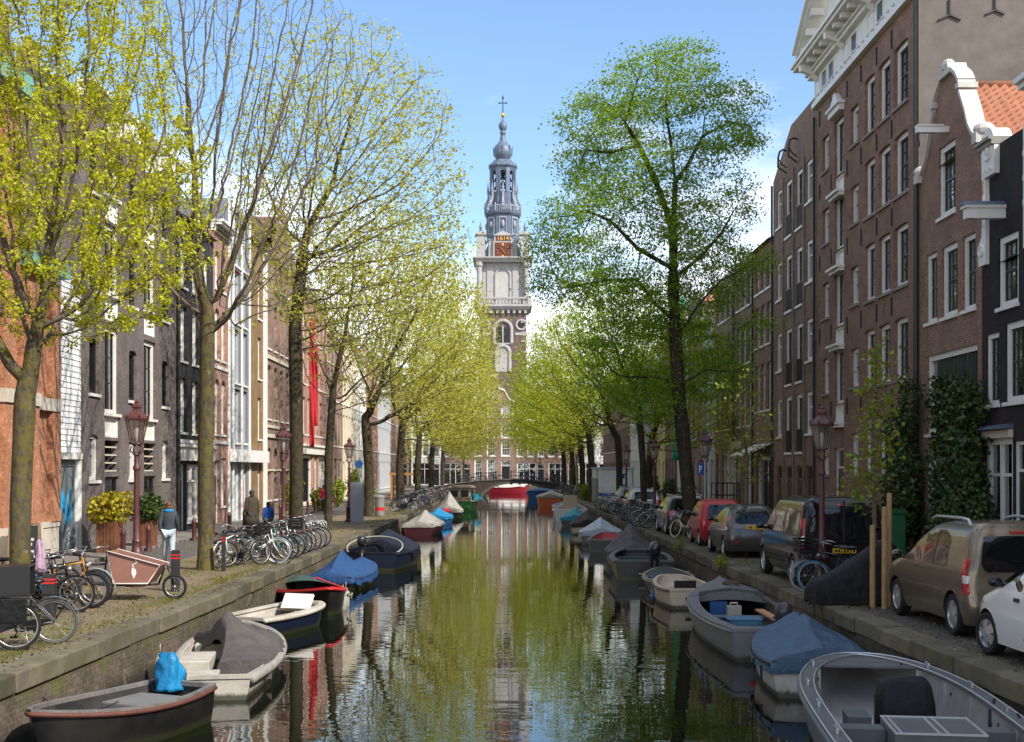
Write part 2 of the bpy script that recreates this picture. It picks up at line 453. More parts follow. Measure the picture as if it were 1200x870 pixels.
# water
m, nt, b = newmat('canal_water')
b.inputs['Base Color'].default_value = (.006,.008,.004,1); b.inputs['Roughness'].default_value = .004; b.inputs['IOR'].default_value = 1.5
b.inputs['Specular IOR Level'].default_value = .85
v = coords(nt)
def wn(scale, vec_scale, detail):
    mp = nt.nodes.new('ShaderNodeMapping'); mp.inputs['Scale'].default_value = vec_scale; nt.links.new(v, mp.inputs['Vector'])
    return noise_fac(nt, mp.outputs[0], scale, detail, .5)
h1 = wn(1.0, (1.1, 2.6, 1), 2); h2 = wn(1.0, (5.5, 9.0, 1), 2)
ma = nd(nt, 'ShaderNodeMath', operation='MULTIPLY_ADD'); nt.links.new(h2, ma.inputs[0]); ma.inputs[1].default_value = .07; nt.links.new(h1, ma.inputs[2])
calm = noise_fac(nt, v, .12, 3)
mm = nd(nt, 'ShaderNodeMath', operation='MULTIPLY'); nt.links.new(ma.outputs[0], mm.inputs[0])
nt.links.new(ramp(nt, calm, [(.36, (.25,)*3), (.64, (1.5,)*3)]), mm.inputs[1])
bumpn(nt, b, mm.outputs[0], .5, .0085)
WATERM = m
o = MB().quad((-120,-40,WATER),(120,-40,WATER),(120,260,WATER),(-120,260,WATER)).build('water', WATERM); o['kind'] = 'structure'

# quay walls with coping stones
def quaybrick():
    m = brick('quay_brickwork', (.16,.115,.085), (.11,.085,.065), (.13,.115,.09), (.035,.032,.022), .6, bump=.5)
    nt = m.node_tree; b = nt.nodes['Principled BSDF']
    old = b.inputs['Base Color'].links[0].from_socket
    v = coords(nt); sp = nt.nodes.new('ShaderNodeSeparateXYZ'); nt.links.new(v, sp.inputs[0])
    fm = noise_fac(nt, v, 1.6, 7, .75)
    mr = nd(nt, 'ShaderNodeMapRange'); mr.inputs['From Min'].default_value = -.75; mr.inputs['From Max'].default_value = -.1; mr.inputs['To Min'].default_value = -.12; mr.inputs['To Max'].default_value = .14
    nt.links.new(sp.outputs[2], mr.inputs['Value'])
    ad = nd(nt, 'ShaderNodeMath', operation='ADD'); nt.links.new(fm, ad.inputs[0]); nt.links.new(mr.outputs[0], ad.inputs[1])
    col = mix(nt, ramp(nt, ad.outputs[0], [(.52, (0,)*3), (.70, (.85,)*3)]), old, rgb((.10,.105,.022)))
    # dark tide mark that follows the water line (wet algae)
    wl = nd(nt, 'ShaderNodeMapRange'); wl.inputs['From Min'].default_value = -.66; wl.inputs['From Max'].default_value = -.84; nt.links.new(sp.outputs[2], wl.inputs['Value'])
    ad2 = nd(nt, 'ShaderNodeMath', operation='MULTIPLY'); nt.links.new(wl.outputs[0], ad2.inputs[0]); ad2.inputs[1].default_value = .85
    col = mix(nt, ad2.outputs[0], col, rgb((.018,.02,.012)))
    # pale efflorescence
    fe = noise_fac(nt, v, 2.3, 6, .7)
    col = mix(nt, ramp(nt, fe, [(.6, (0,)*3), (.72, (.4,)*3)]), col, rgb((.33,.30,.25)))
    nt.links.new(col, b.inputs['Base Color'])
    return m
QB = quaybrick()
COPING = M('coping_stone', (.125,.108,.082), .9, var=.4, vs=2.6, bump=.6, bs=14, dirt=(.075,.08,.022), dirt_amt=.85)
nt = COPING.node_tree; b = nt.nodes['Principled BSDF']; old = b.inputs['Base Color'].links[0].from_socket
ge = nt.nodes.new('ShaderNodeNewGeometry'); nt.links.new(mix(nt, 1.0, old, ramp(nt, ge.outputs['Random Per Island'], [(0, (.58, .58, .56)), (1, (1.25, 1.2, 1.1))]), 'MULTIPLY'), b.inputs['Base Color'])
def quay(name, q, sgn, label):
    root = thing(name, label, 'quay wall', (0,0,0))
    mb = MB(); ys = [-30,-10,5,15,19,23,29,35,45,56,67,90,110,140,160.3]
    for y0, y1 in zip(ys, ys[1:]):
        a, c = q(y0), q(y1)
        mb.quad((a+sgn*.0,y0,-.22),(c+sgn*.0,y1,-.22),(c-sgn*.12,y1,-3),(a-sgn*.12,y0,-3))
    mb.build('brickwork', QB, root)
    cp = MB(); y = -20.0; rr = random.Random(3 if sgn < 0 else 9)
    while y < 160:
        L = rr.uniform(1.1, 1.7)
        y1 = min(y + L, 160.2)
        a, c = q(y), q(y1); j = rr.uniform(-.022, .018); jz = rr.uniform(-.016, .010)
        e0 = a - sgn*.05 + j; e1 = c - sgn*.05 + j; i0 = a + sgn*.44; i1 = c + sgn*.44
        g = rr.uniform(.005,.016)
        v = [(e0,y+g,-.25),(i0,y+g,-.25),(i1,y1-g,-.25),(e1,y1-g,-.25),(e0,y+g,.015+jz),(i0,y+g,.02+jz),(i1,y1-g,.02+jz),(e1,y1-g,.015+jz)]
        cp.add(v, [(3,2,1,0),(4,5,6,7),(0,1,5,4),(1,2,6,5),(2,3,7,6),(3,0,4,7)])
        y = y1
    cp.build('coping', COPING, root, bev=.02, clean=False)
    return root
quay('quay_wall', lq, -1, 'mossy brick quay wall with grey coping along the sunny left bank')
quay('quay_wall', rq, 1, 'shaded brick quay wall with stone coping along the parked cars on the right bank')
# banks of the cross canal
for x0, x1, yy, lab in ((-120,-5.1,167.9,'low quay wall on the near side of the cross canal left of the bridge'),(6.0,120,167.9,'low quay wall on the near side of the cross canal right of the bridge'),(-120,120,184.0,'quay wall below the houses on the far side of the cross canal')):
    tag(MB().box(x0, x1, yy-.3, yy+.3, -3, .01).build('quay_wall', QB), lab, 'quay wall')
# ------------------------------------------------------------------ houses
def tile(name, c1, c2):
    m, nt, b = newmat(name)
    v = coords(nt)
    f = noise_fac(nt, v, 3, 6, .7)
    col = ramp(nt, f, [(.25, rgb(c1)), (.7, rgb(c2))])
    f2 = noise_fac(nt, v, 1.1, 6, .7)
    col = mix(nt, ramp(nt, f2, [(.55, (0,)*3), (.75, (.5,)*3)]), col, rgb((.13,.10,.07)))
    nt.links.new(col, b.inputs['Base Color']); b.inputs['Roughness'].default_value = .7
    return m
TILE_O = tile('orange_pantile', (.34,.125,.065), (.50,.22,.115))
TILE_D = tile('dark_pantile', (.10,.065,.05), (.17,.10,.07))
SLATE = M('slate', (.075,.08,.09), .6, var=.25, vs=6)
BR_WARE = brick('warehouse_brick', (.30,.16,.105), (.235,.13,.09), (.26,.19,.145), (.12,.08,.06), .35)
BR_BROWN = brick('brown_brick', (.275,.165,.11), (.22,.135,.093), (.235,.18,.14), (.11,.08,.06), .35)
BR_GABLE = brick('gable_brick', (.29,.145,.095), (.205,.11,.075), (.31,.23,.17), (.11,.07,.055), .3, ms=.012)
BR_BLACK = brick('black_tarred_brick', (.020,.017,.017), (.028,.024,.023), (.016,.014,.014), (.05,.03,.03), .3)
BR_ORANGE = brick('orange_brick', (.48,.21,.11), (.40,.17,.09), (.36,.20,.13), (.26,.13,.08), .3)
BR_GREY = brick('grey_brown_brick', (.19,.155,.145), (.16,.13,.125), (.155,.135,.125), (.075,.062,.06), .45)
BR_DGREY = brick('dark_painted_brick', (.035,.034,.036), (.045,.042,.043), (.028,.027,.028), (.07,.06,.06), .2)
BR_PINK = brick('salmon_brick', (.42,.21,.155), (.36,.18,.135), (.40,.30,.25), (.22,.14,.11), .35)
BR_RED = brick('weathered_red_brick', (.33,.19,.145), (.27,.165,.13), (.30,.24,.20), (.13,.10,.085), .5, light=(.45,.38,.3))
BR_OCHRE = brick('ochre_brick', (.30,.18,.08), (.24,.145,.07), (.25,.18,.11), (.14,.09,.05), .35)
PLASTER = M('grey_plaster', (.145,.125,.11), .9, var=.25, vs=1.2, bump=.15, bs=20, dirt=(.10,.085,.072), dirt_amt=.6)
PL_CREAM = M('cream_render', (.62,.55,.42), .85, var=.08, vs=1.2, dirt=(.4,.34,.26))
PL_WHITE = M('white_render', (.70,.69,.66), .8, var=.06, vs=1.2, dirt=(.42,.40,.37))
PL_LILAC = M('lilac_render', (.44,.38,.47), .8, var=.06, vs=1.2)
PL_YELLOW = M('yellow_render', (.62,.50,.25), .8, var=.08, vs=1.2)
PL_RUST = M('rust_render', (.40,.17,.08), .8, var=.1, vs=1.2)
PL_GREY = M('pale_grey_render', (.42,.43,.45), .8, var=.08, vs=1.2)
STEEL = M('grey_steel_cladding', (.22,.235,.26), .4, var=.06, vs=1, metal=.2)
COPPER = M('green_copper', (.16,.36,.29), .6, var=.25, vs=3)
WOODB = M('white_clapboard_paint', (.80,.80,.79), .5, var=.04, vs=2)
GREYD = M('grey_door_paint', (.16,.185,.20), .5, var=.15, vs=3)
LEAD = M('lead_sheet', (.085,.12,.18), .5, var=.2, vs=2.5, metal=.1, dirt=(.26,.29,.33), dirt_amt=.4)
GOLD = M('gilding', (.75,.50,.12), .3, metal=.9, var=.05)
REDC = M('red_cloth', (.42,.012,.02), .8, var=.1)
TEALC = M('turquoise_cloth', (.02,.42,.36), .8, var=.1)

_wcache = {}
def win_meshes(w, h, style, fr, bars):
    key = (round(w, 2), round(h, 2), style, fr.name, bars.name)
    if key in _wcache: return _wcache[key]
    a = MB(); t = min(.165, w*.145); t2 = .035
    d = .15
    # outer frame
    a.box(0, t, 0, d, 0, h); a.box(w-t, w, 0, d, 0, h); a.box(t, w-t, 0, d, h-t, h); a.box(t, w-t, 0, d, 0, t*.8)
    iw = w - 2*t
    a.cur = 1
    def vb(x, z0, z1, th=.028): a.box(x-th/2, x+th/2, .07, .11, z0, z1)
    def hb(z, x0=t, x1=None, th=.028): a.box(x0, x1 or w-t, .075, .115, z-th/2, z+th/2)
    z0 = t*.8; z1 = h - t
    if style in ('sash', 'sash2', 'sash3'):
        cols = {'sash': 2, 'sash2': 3, 'sash3': 3}[style]
        zm = z0 + (z1-z0)*(.52)
        a.box(t, t+t2, .065, .12, z0, z1); a.box(w-t-t2, w-t, .065, .12, z0, z1)
        a.box(t+t2, w-t-t2, .06, .125, zm-.03, zm+.03)
        a.box(t+t2, w-t-t2, .065, .12, z1-t2, z1); a.box(t+t2, w-t-t2, .065, .12, z0, z0+.05)
        for k in range(1, cols): vb(t + iw*k/cols, z0+.05, zm-.03); vb(t + iw*k/cols, zm+.03, z1-t2)
        nr = 2 if h < 2.6 else 3
        for k in range(1, nr):
            hb(zm + (z1-zm)*k/nr, t+t2, w-t-t2); hb(z0 + (zm-z0)*k/nr, t+t2, w-t-t2)
    elif style == 'case':                       # two narrow casements below a fanlight
        zm = z0 + (z1-z0)*.68
        a.box(t, w-t, .06, .125, zm-.035, zm+.035); vb(w/2, z0, zm-.035, .06)
    elif style == 'french':                     # tall doors with an upper light
        vb(w/2, z0, z1, .07); hb(z0+(z1-z0)*.35, th=.05); hb(z0+(z1-z0)*.68, th=.05)
        a.box(t, t+.05, .065, .12, z0, z1); a.box(w-t-.05, w-t, .065, .12, z0, z1)
    elif style == 'band':                       # a row of tall lights
        n = max(2, round(w/.8))
        for k in range(1, n): a.box(t+iw*k/n-.045, t+iw*k/n+.045, 0, d, z0, z1)
        zm = z0 + (z1-z0)*.62
        for k in range(n): hb(zm, t+iw*k/n+.045*(k > 0), t+iw*(k+1)/n-.045*(k < n-1), .05)
        for k in range(n): vb(t+iw*(k+.5)/n, zm+.025, z1)
    elif style == 'shop':
        n = max(2, round(w/1.1)); zm = z0 + (z1-z0)*.74
        for k in range(1, n): a.box(t+iw*k/n-.04, t+iw*k/n+.04, 0, d, z0, z1)
        for k in range(n): a.box(t+iw*k/n+.04*(k > 0), t+iw*(k+1)/n-.04*(k < n-1), .05, .13, zm-.04, zm+.04)
    elif style == 'plain':
        hb(z0+(z1-z0)*.55, th=.045)
    fme = a.mesh('window')
    for m_ in (fr, bars): fme.materials.append(m_)
    p = MB().quad((t*.9,.1,z0),(w-t*.9,.1,z0),(w-t*.9,.1,z1+.01),(t*.9,.1,z1+.01)).mesh('pane'); p.materials.append(PANE)
    # curtains: hanging folds behind the glass
    def curtain(x0, x1, za, zb):
        c = MB(); c.smooth = True; n = max(6, int((x1-x0)/.05)); vs = []
        for k in range(n+1):
            x = x0+(x1-x0)*k/n; y = .2+.018*math.sin(k*1.9)
            vs += [(x,y,za),(x,y,zb)]
        c.add(vs, [(2*k,2*k+2,2*k+3,2*k+1) for k in range(n)]); return c
    c1 = curtain(t, w-t, z0+.02, z0+(z1-z0)*.98).mesh('curtain'); c1.materials.append(CURT)
    c2 = MB()
    for q in (curtain(t, t+iw*.3, z0+.02, z1), curtain(w-t-iw*.28, w-t, z0+.02, z1)):
        b0 = len(c2.v); c2.v += q.v; c2.f += [[b0+i for i in f_] for f_ in q.f]; c2.m += q.m; c2.sm += q.sm
    c2 = c2.mesh('curtain'); c2.materials.append(CURT)
    c3 = curtain(t, w-t, z0+(z1-z0)*.42, z1).mesh('curtain'); c3.materials.append(CURT)
    _wcache[key] = (fme, p, (c1, c2, c3))
    return _wcache[key]
_scache = {}
def sill_mesh(w, depth, mat):
    k = (round(w, 2), round(depth, 2), mat.name)
    if k not in _scache:
        _scache[k] = MB().box(-.07, w+.07, -depth-.07, .0, -.10, -.004).mesh('sill'); _scache[k].materials.append(mat)
    return _scache[k]

def arch_cap(mb, x0, x1, z, rise, y0, y1, n=8, pointed=False):
    """brick spandrel that turns the head of a square opening into an arch"""
    xc = (x0+x1)/2; hw = (x1-x0)/2
    for sgn in (-1, 1):
        pts = [(xc+sgn*hw, z), (xc+sgn*hw, z-rise)]
        for k in range(1, n+1):
            t = k/n
            if pointed: x = hw*(1-t**1.6); zz = z-rise+rise*math.sqrt(max(0,1-(1-t)**2))
            else: x = hw*math.cos(t*PI/2); zz = z-rise+rise*math.sin(t*PI/2)
            pts.append((xc+sgn*x, zz-.002))
        if sgn > 0: pts = pts[::-1]
        mb.prism(pts, y0, y1)

def house(name, label, side, Y0, Y1, H, mat, ops, depth=10, outline=None, rec=.22, roof=None, roofmat=None, cat='house', X=None, back=None, rseed=1, curtains=.45, sides=None, group=None):
    """side 'L' or 'R' of the canal, or 'F' (facing the camera, Y0..Y1 are then x0..x1 and X the y of the front).
    ops: dicts d (distance of the opening's near edge from the near/left end), w, z, h, s(tyle) ..."""
    Wd = Y1 - Y0; rr = random.Random(rseed)
    if side == 'L': root = thing(name, label, cat, (X or -13.0, Y0, 0), R(90), group)
    elif side == 'R': root = thing(name, label, cat, (X or 12.8, Y1, 0), R(-90), group)
    else: root = thing(name, label, cat, (Y0, X, 0), 0, group)
    O = []
    for o in ops:
        o = dict(o); o['x'] = (Wd - o['d'] - o['w']) if side == 'R' else o['d']; O.append(o)
    outline = outline or [(0, H), (Wd, H)]
    if side == 'R': outline = sorted([(Wd - x, z) for x, z in outline])
    def top(x):
        for (a, za), (b_, zb) in zip(outline, outline[1:]):
            if a - 1e-6 <= x <= b_ + 1e-6 and b_ > a + 1e-9: return za + (zb-za)*(x-a)/(b_-a)
        return outline[-1][1]
    xs = sorted(set([round(x, 4) for x, _ in outline] + [round(o['x'], 4) for o in O] + [round(o['x']+o['w'], 4) for o in O] + [0, round(Wd, 4)]))
    mb = MB()
    for xa, xb in zip(xs, xs[1:]):
        if xb - xa < 1e-4: continue
        xm = (xa+xb)/2
        bl = sorted([(o['z'], o['z']+o['h']) for o in O if o['x'] < xm < o['x']+o['w']])
        z = 0.0
        e = 1e-5
        for za, zb in bl:
            if za > z: mb.quad((xa,0,z),(xb,0,z),(xb,0,za),(xa,0,za))
            z = zb
        mb.quad((xa,0,z),(xb,0,z),(xb,0,top(xb-e)),(xa,0,top(xa+e)))
    for o in O:
        x0, x1, z0, z1 = o['x'], o['x']+o['w'], o['z'], o['z']+o['h']
        D = rec + .16 + (o.get('deep', 0))
        mb.cur = 0
        mb.quad((x0,0,z0),(x0,D,z0),(x0,D,z1),(x0,0,z1)); mb.quad((x1,0,z1),(x1,D,z1),(x1,D,z0),(x1,0,z0))
        mb.quad((x0,0,z1),(x0,D,z1),(x1,D,z1),(x1,0,z1)); mb.quad((x0,0,z0),(x1,0,z0),(x1,D,z0),(x0,D,z0))
        mb.cur = 1
        E = D + .9
        mb.quad((x0,D,z0),(x0,E,z0),(x0,E,z1),(x0,D,z1)); mb.quad((x1,D,z1),(x1,E,z1),(x1,E,z0),(x1,D,z0))
        mb.quad((x0,D,z1),(x0,E,z1),(x1,E,z1),(x1,D,z1)); mb.quad((x0,D,z0),(x1,D,z0),(x1,E,z0),(x0,E,z0))
        mb.quad((x0,E,z0),(x1,E,z0),(x1,E,z1),(x0,E,z1))
        mb.cur = 0
        if o.get('arch'):
            arch_cap(mb, x0+.001, x1-.001, z1-.001, o['arch'], .003, rec+.1, pointed=o.get('pointed', False))
    zs = min(outline[0][1], outline[-1][1])
    mats = [mat, ROOM]
    if sides: mats.append(sides); mb.cur = 2
    mb.quad((0,depth,0),(0,.0,0),(0,.0,outline[0][1]),(0,depth,outline[0][1]))
    mb.quad((Wd,0,0),(Wd,depth,0),(Wd,depth,outline[-1][1]),(Wd,0,outline[-1][1]))
    mb.quad((Wd,depth,0),(0,depth,0),(0,depth,zs),(Wd,depth,zs))
    mb.cur = 0
    mb.quad((0,.0,zs-.01),(Wd,.0,zs-.01),(Wd,depth,zs-.01),(0,depth,zs-.01))
    wall = mb.build('wall', mats, root)
    for o in O:
        st = o.get('s', 'sash')
        if st == 'none': continue
        fr = o.get('fr', WHITE); bars = o.get('bars', fr)
        loc = (o['x'], rec, o['z'])
        if st in ('door',):
            d = MB(); w, h = o['w'], o['h']; t = .09
            d.box(0,t,0,.1,0,h); d.box(w-t,w,0,.1,0,h); d.box(t,w-t,0,.1,h-t,h); d.box(t,w-t,.01,.09,h*.76,h*.76+.07)
            dd = d.build('door', fr, root, loc)
            lf = MB(); lf.box(t,w-t,.04,.09,0,h*.76-.003)
            for zz0, zz1 in ((.12,.4),(.46,.94)):
                lf.box(t+.1,w/2-.03,.025,.05,h*.76*zz0,h*.76*zz1); lf.box(w/2+.03,w-t-.1,.025,.05,h*.76*zz0,h*.76*zz1)
            lf.build('door_leaf', o.get('leaf', DGREEN), dd)
            MB().quad((t,.06,h*.76+.07),(w-t,.06,h*.76+.07),(w-t,.06,h-t),(t,.06,h-t)).build('pane', PANE, dd)
            MB().ell((w-t-.07,.02,1.02),(.03,.03,.03),8,5).build('handle', GOLD, dd)
            continue
        if st == 'hatch':                     # boarded loading hatch
            d = MB(); w, h = o['w'], o['h']; n = max(3, round(w/.16))
            for k in range(n): d.box(w*k/n+.004, w*(k+1)/n-.004, .0, .06, 0, h)
            for zz in (.15, .8): d.box(.04, w-.04, -.03, -.001, h*zz, h*zz+.1)
            d.build('hatch', o.get('leaf', WHITE), root, loc); continue
        if st == 'panel':                     # painted panel of a hoist bay with a moulded frame
            d = MB(); w, h = o['w'], o['h']
            d.box(0,w,0,.06,0,h); d.box(.0,.08,-.05,-.001,0,h); d.box(w-.08,w,-.05,-.001,0,h); d.box(.08,w-.08,-.05,-.001,h-.08,h); d.box(.08,w-.08,-.05,-.001,0,.08)
            d.build('panel', o.get('leaf', WHITE), root, loc); continue
        if st == 'louvre':
            d = MB(); w, h = o['w'], o['h']; n = max(4, int(h/.28))
            for k in range(n): d.box(.03, w-.03, -.02, .05, h*k/n+.02, h*k/n+.07)
            d.build('louvre', o.get('leaf', WHITE), root, loc); continue
        fme, pme, cme = win_meshes(o['w'], o['h'], st, fr, bars)
        wo = mkobj('window', fme, None, root, loc)
        mkobj('pane', pme, None, wo)
        if rr.random() < o.get('curt', curtains): mkobj('curtain', cme[rr.choice((0, 1, 1, 2))], None, wo)
        if o.get('sill', True):
            mkobj('sill', sill_mesh(o['w'], rec if o.get('deepsill', True) else .02, o.get('sillm', WHITE)), None, wo, (0, 0, 0))
        if o.get('rail'):                     # dark balcony grille in front of a french window
            g = MB(); w = o['w']; zz = o['rail']
            for k in range(int(w/.09)+1):
                x = .02 + (w-.04)*k/int(w/.09); g.box(x-.012, x+.012, -.07, -.046, .03, zz)
            g.box(0, w, -.075, -.041, zz, zz+.04); g.box(0, w, -.075, -.041, 0, .03)
            g.build('balcony_grille', IRON, wo)
        if o.get('lintel'):
            MB().box(-.06, o['w']+.06, -rec-.03, -rec+.08, o['h']+.003, o['h']+.16).build('lintel', o['lintel'], wo)
    # roof
    rm = roofmat or TILE_D
    if roof:
        r_ = MB()
        if roof[0] == 'side':          # ridge parallel to the facade
            _, rh = roof; z0 = zs
            r_.prism([(-.25, z0-.02), (depth/2, z0+rh), (depth+.2, z0-.02)], .02, Wd-.02, 'x')
        elif roof[0] == 'front':       # ridge runs back from the facade
            _, rz0, rz1 = roof
            pantile(r_, Wd, rz0, rz1, depth, .36)
        elif roof[0] == 'hip':
            _, rh = roof; z0 = zs; i = min(2.2, Wd*.3)
            r_.add([(-.1,-.2,z0),(Wd+.1,-.2,z0),(Wd+.1,depth,z0),(-.1,depth,z0),(i,depth*.4,z0+rh),(Wd-i,depth*.4,z0+rh)],
                   [(0,1,5,4),(1,2,5),(2,3,4,5),(3,0,4)])
        r_.build('roof', rm, root)
    root['_top'] = zs
    return root, wall

def pantile(r_, Wd, z0, z1, depth, y0):
    """a pitched roof of wavy pantiles; ridge at mid width running back"""
    for sgn in (-1, 1):
        nx = 14; ny = int((depth-y0)/.055)
        vs = []; 
        e = (0.0 if sgn < 0 else Wd); c = Wd/2
        rows = nx*2
        L = math.hypot(c, z1-z0)
        nxn = (z1-z0)/L*(-sgn)*-1; 
        for i in range(rows+1):
            k = i//2; lift = .05 if i % 2 == 1 else 0.0
            t = (k + (i % 2)*.999)/nx if i < rows else 1.0
            t = min(1, t)
            for j in range(ny+1):
                y = y0+(depth-y0)*j/ny
                ph = j % 5
                wv = (0, .05, .085, .05, -.02)[ph]
                up = wv + (.09 if i % 2 == 0 and i < rows else .0)
                # the lower edge of each course stands proud of the course below
                vs.append((e + (c-e)*t, y, z0+(z1-z0)*t + up*1.2))
        fs = []
        for i in range(rows):
            for j in range(ny):
                fs.append((i*(ny+1)+j, i*(ny+1)+j+1, (i+1)*(ny+1)+j+1, (i+1)*(ny+1)+j))
        r_.smooth = False
        r_.add(vs, fs)
    r_.smooth = True
    r_.tube([(Wd/2, y0, z1+.06), (Wd/2, depth, z1+.06)], .12, 8)
    r_.smooth = False

def row(cols, z, h, s='sash', **k):
    return [dict(d=c, w=w, z=z, h=h, s=s, **k) for c, w in cols]

def chimney(root, x, y, z, h=1.6, w=.9, d=.55, mat=None):
    c = MB().box(x-w/2, x+w/2, y-d/2, y+d/2, z-1.5, z+h); c.box(x-w/2-.06, x+w/2+.06, y-d/2-.06, y+d/2+.06, z+h, z+h+.12)
    ch = c.build('chimney', mat or BR_BROWN, root)
    p = MB()
    for k in (-1, 1): p.lathe([(.1, 0), (.08, .4)], 8, (x+k*w*.25, y, z+h+.12))
    p.build('chimney_pot', TILE_O, ch)
def part(root, name, mat, fn, **k):
    mb = MB(); fn(mb); return mb.build(name, mat, root, **k)
def downpipe(root, x, z1, y=-.09):
    part(root, 'downpipe', IRON if True else None, lambda m: m.tube([(x,y,0),(x,y,z1)], .055, 6))
def cornice(root, Wd, z, h=.6, proj=.4, mat=None, brackets=0):
    def fn(m):
        m.box(-.03, Wd+.03, -.12, .1, z, z+h*.55)
        m.box(-.05, Wd+.05, -proj, .1, z+h*.55, z+h*.78); m.box(-.08, Wd+.08, -proj-.1, .1, z+h*.78, z+h)
        for k in range(brackets):
            x = Wd*(k+.5)/brackets; m.box(x-.07, x+.07, -proj+.05, -.12, z+h*.2, z+h*.55)
    return part(root, 'cornice', mat or WHITE, fn)

GB = dict(fr=WHITE, bars=DGREEN)
# ================= right bank, from near to far
# out of frame, nearer than the photograph's edge: they shade the quay
for k, (y0, y1, h, mt) in enumerate(((-26,-18,12.5,BR_BROWN),(-18,-10,14,BR_WARE),(-10,-2,12,BR_BROWN),(-2,6.5,14.5,BR_WARE),(6.5,14.5,13,BR_BLACK),(14.5,22.3,14.5,BR_BROWN),(22.3,29.8,13,BR_GABLE))):
    cols = [(.8,1.1),(3.2,1.1),(5.6,1.1)]
    ops = row(cols, .9, 2.2) + row(cols, 4.3, 2) + row(cols, 7.4, 1.9)
    r, _ = house('town_house', ['seventh','sixth','fifth','fourth','third','second','first'][k] + ' house on the near side of the black house, beyond the photo edge', 'R', y0, y1, h-1.6, mt, ops, roof=('side', 1.6+1.2), curtains=.3)
    cornice(r, y1-y0, h-1.6)

# black house with white scrolled neck gable
Y0, Y1 = 29.9, 33.1; Wd = Y1-Y0
ol = [(0,8.0),(.35,8.0),(.35001,11.0),(2.7,11.0),(2.7001,7.95),(Wd,7.95)]
ops = [dict(d=2.05,w=.85,z=4.3,h=1.85,s='sash',fr=WHITE,bars=BLACKP,curt=1), dict(d=.45,w=1.2,z=4.3,h=2.0,s='sash2',fr=WHITE,bars=BLACKP,curt=1),
       dict(d=.85,w=1.25,z=6.75,h=1.8,s='sash2',fr=WHITE,bars=BLACKP,curt=1), dict(d=1.2,w=1.75,z=.1,h=3.3,s='shop',fr=WHITE,sill=False),
       dict(d=.2,w=.9,z=.1,h=3.2,s='door')]
r, _ = house('gabled_house', 'narrow black tarred house with white scrollwork gable at the right edge', 'R', Y0, Y1, 8, BR_BLACK, ops, outline=ol, rec=.05, rseed=4)
for xx, sg in ((Wd-2.7, -1), (Wd-.35, 1)):
    def scroll(m):
        pts = [(xx+sg*.002, 8.0),(xx+sg*.5,8.0),(xx+sg*.53,8.5),(xx+sg*.30,8.75),(xx+sg*.2,9.3),(xx+sg*.12,9.9),(xx+sg*.14,10.5),(xx+sg*.07,11.0),(xx+sg*.002,11.05)]
        if sg > 0: pts = pts[::-1]
        m.prism(pts, -.10, .25)
        m.torus((xx+sg*.3,-.10,8.4), .14, .05, 'y', 16, 6); m.ell((xx+sg*.3,-.11,8.4),(.07,.04,.07),8,5)
        for zz in (9.1, 9.7, 10.3): m.ell((xx+sg*.10,-.1,zz),(.08,.05,.14),8,5)
    part(r, 'gable_scroll', WHITE, scroll)
def claw(m):
    c0 = Wd-2.45
    pts = [(c0-.42,10.25),(c0+.42,10.25)]+[(c0+.44*math.cos(PI*k/12), 10.9+.62*math.sin(PI*k/12)) for k in range(13)]
    m.prism(pts, -.14, .35)
    m.torus((c0,-.14,10.95), .27, .05, 'y', 18, 6); m.ell((c0,-.15,10.95),(.13,.05,.16),10,6)
    for k in range(5): m.ell((c0-.28+.14*k,-.14,10.4+.05*(k%2)),(.06,.04,.07),6,4)
part(r, 'gable_crest', WHITE, claw)
part(r, 'gable_cornice', STONE, lambda m: (m.box(.25, Wd-2.0, -.22, .35, 11.0, 11.12), m.box(.2, Wd-2.0, -.3, .4, 11.12, 11.2)))
part(r, 'window_hood', LEAD, lambda m: m.prism([(-.32,3.62),(.0,3.62),(.0,3.75),(-.32,3.68)], Wd-2.98, Wd-1.15, 'x'))
part(r, 'shop_fascia', CREAM, lambda m: (m.box(Wd-2.97, Wd-1.17, -.12, -.002, 3.40, 3.60)))
part(r, 'roof', TILE_D, lambda m: m.prism([(0,7.9),(Wd,7.9),(Wd/2,10.4)], .3, 9.5))
hx = Wd-1.75
hbx_ = part(r, 'hoist_box', WHITE, lambda m: (m.box(hx-.12,hx+.12,-1.0,-.0,9.0,9.26), m.box(hx-.17,hx+.17,-1.05,-.0,9.26,9.34)))
part(hbx_, 'hoist_roof', LEAD, lambda m: m.prism([(hx-.2,9.34),(hx+.2,9.34),(hx,9.46)], -1.08, -.0))

# brick neck-gabled house
Y0, Y1 = 33.1, 38.15; Wd = Y1-Y0; c = Wd/2
half = [(2.5,11.55),(2.15,11.6),(1.95,11.75),(1.7,12.1),(1.45,12.7),(1.25,13.1),(1.1,13.4),(.98,13.6),(.95,13.95),(.75,14.25),(.4,14.55),(.12,14.7)]
half = [(x, 11.5+(z-11.5)*.80) for x, z in half]
ol = [(0,11.5)] + [(c-x, z) for x, z in half] + [(c+x, z) for x, z in reversed(half)] + [(Wd,11.5)]
ops = [dict(d=1.95,w=1.35,z=9.95,h=2.05,s='sash2',curt=1,**GB)] + \
      [dict(d=.45,w=.95,z=7.0,h=2.05,s='sash',**GB), dict(d=1.78,w=1.25,z=7.0,h=2.05,s='sash2',curt=1,**GB), dict(d=3.42,w=.95,z=7.0,h=2.05,s='sash',**GB)] + \
      [dict(d=.3,w=4.0,z=3.65,h=2.35,s='band',curt=0,**GB)] + [dict(d=.5,w=1.1,z=.15,h=2.7,s='door'), dict(d=2.1,w=2.3,z=.9,h=2.0,s='shop')]
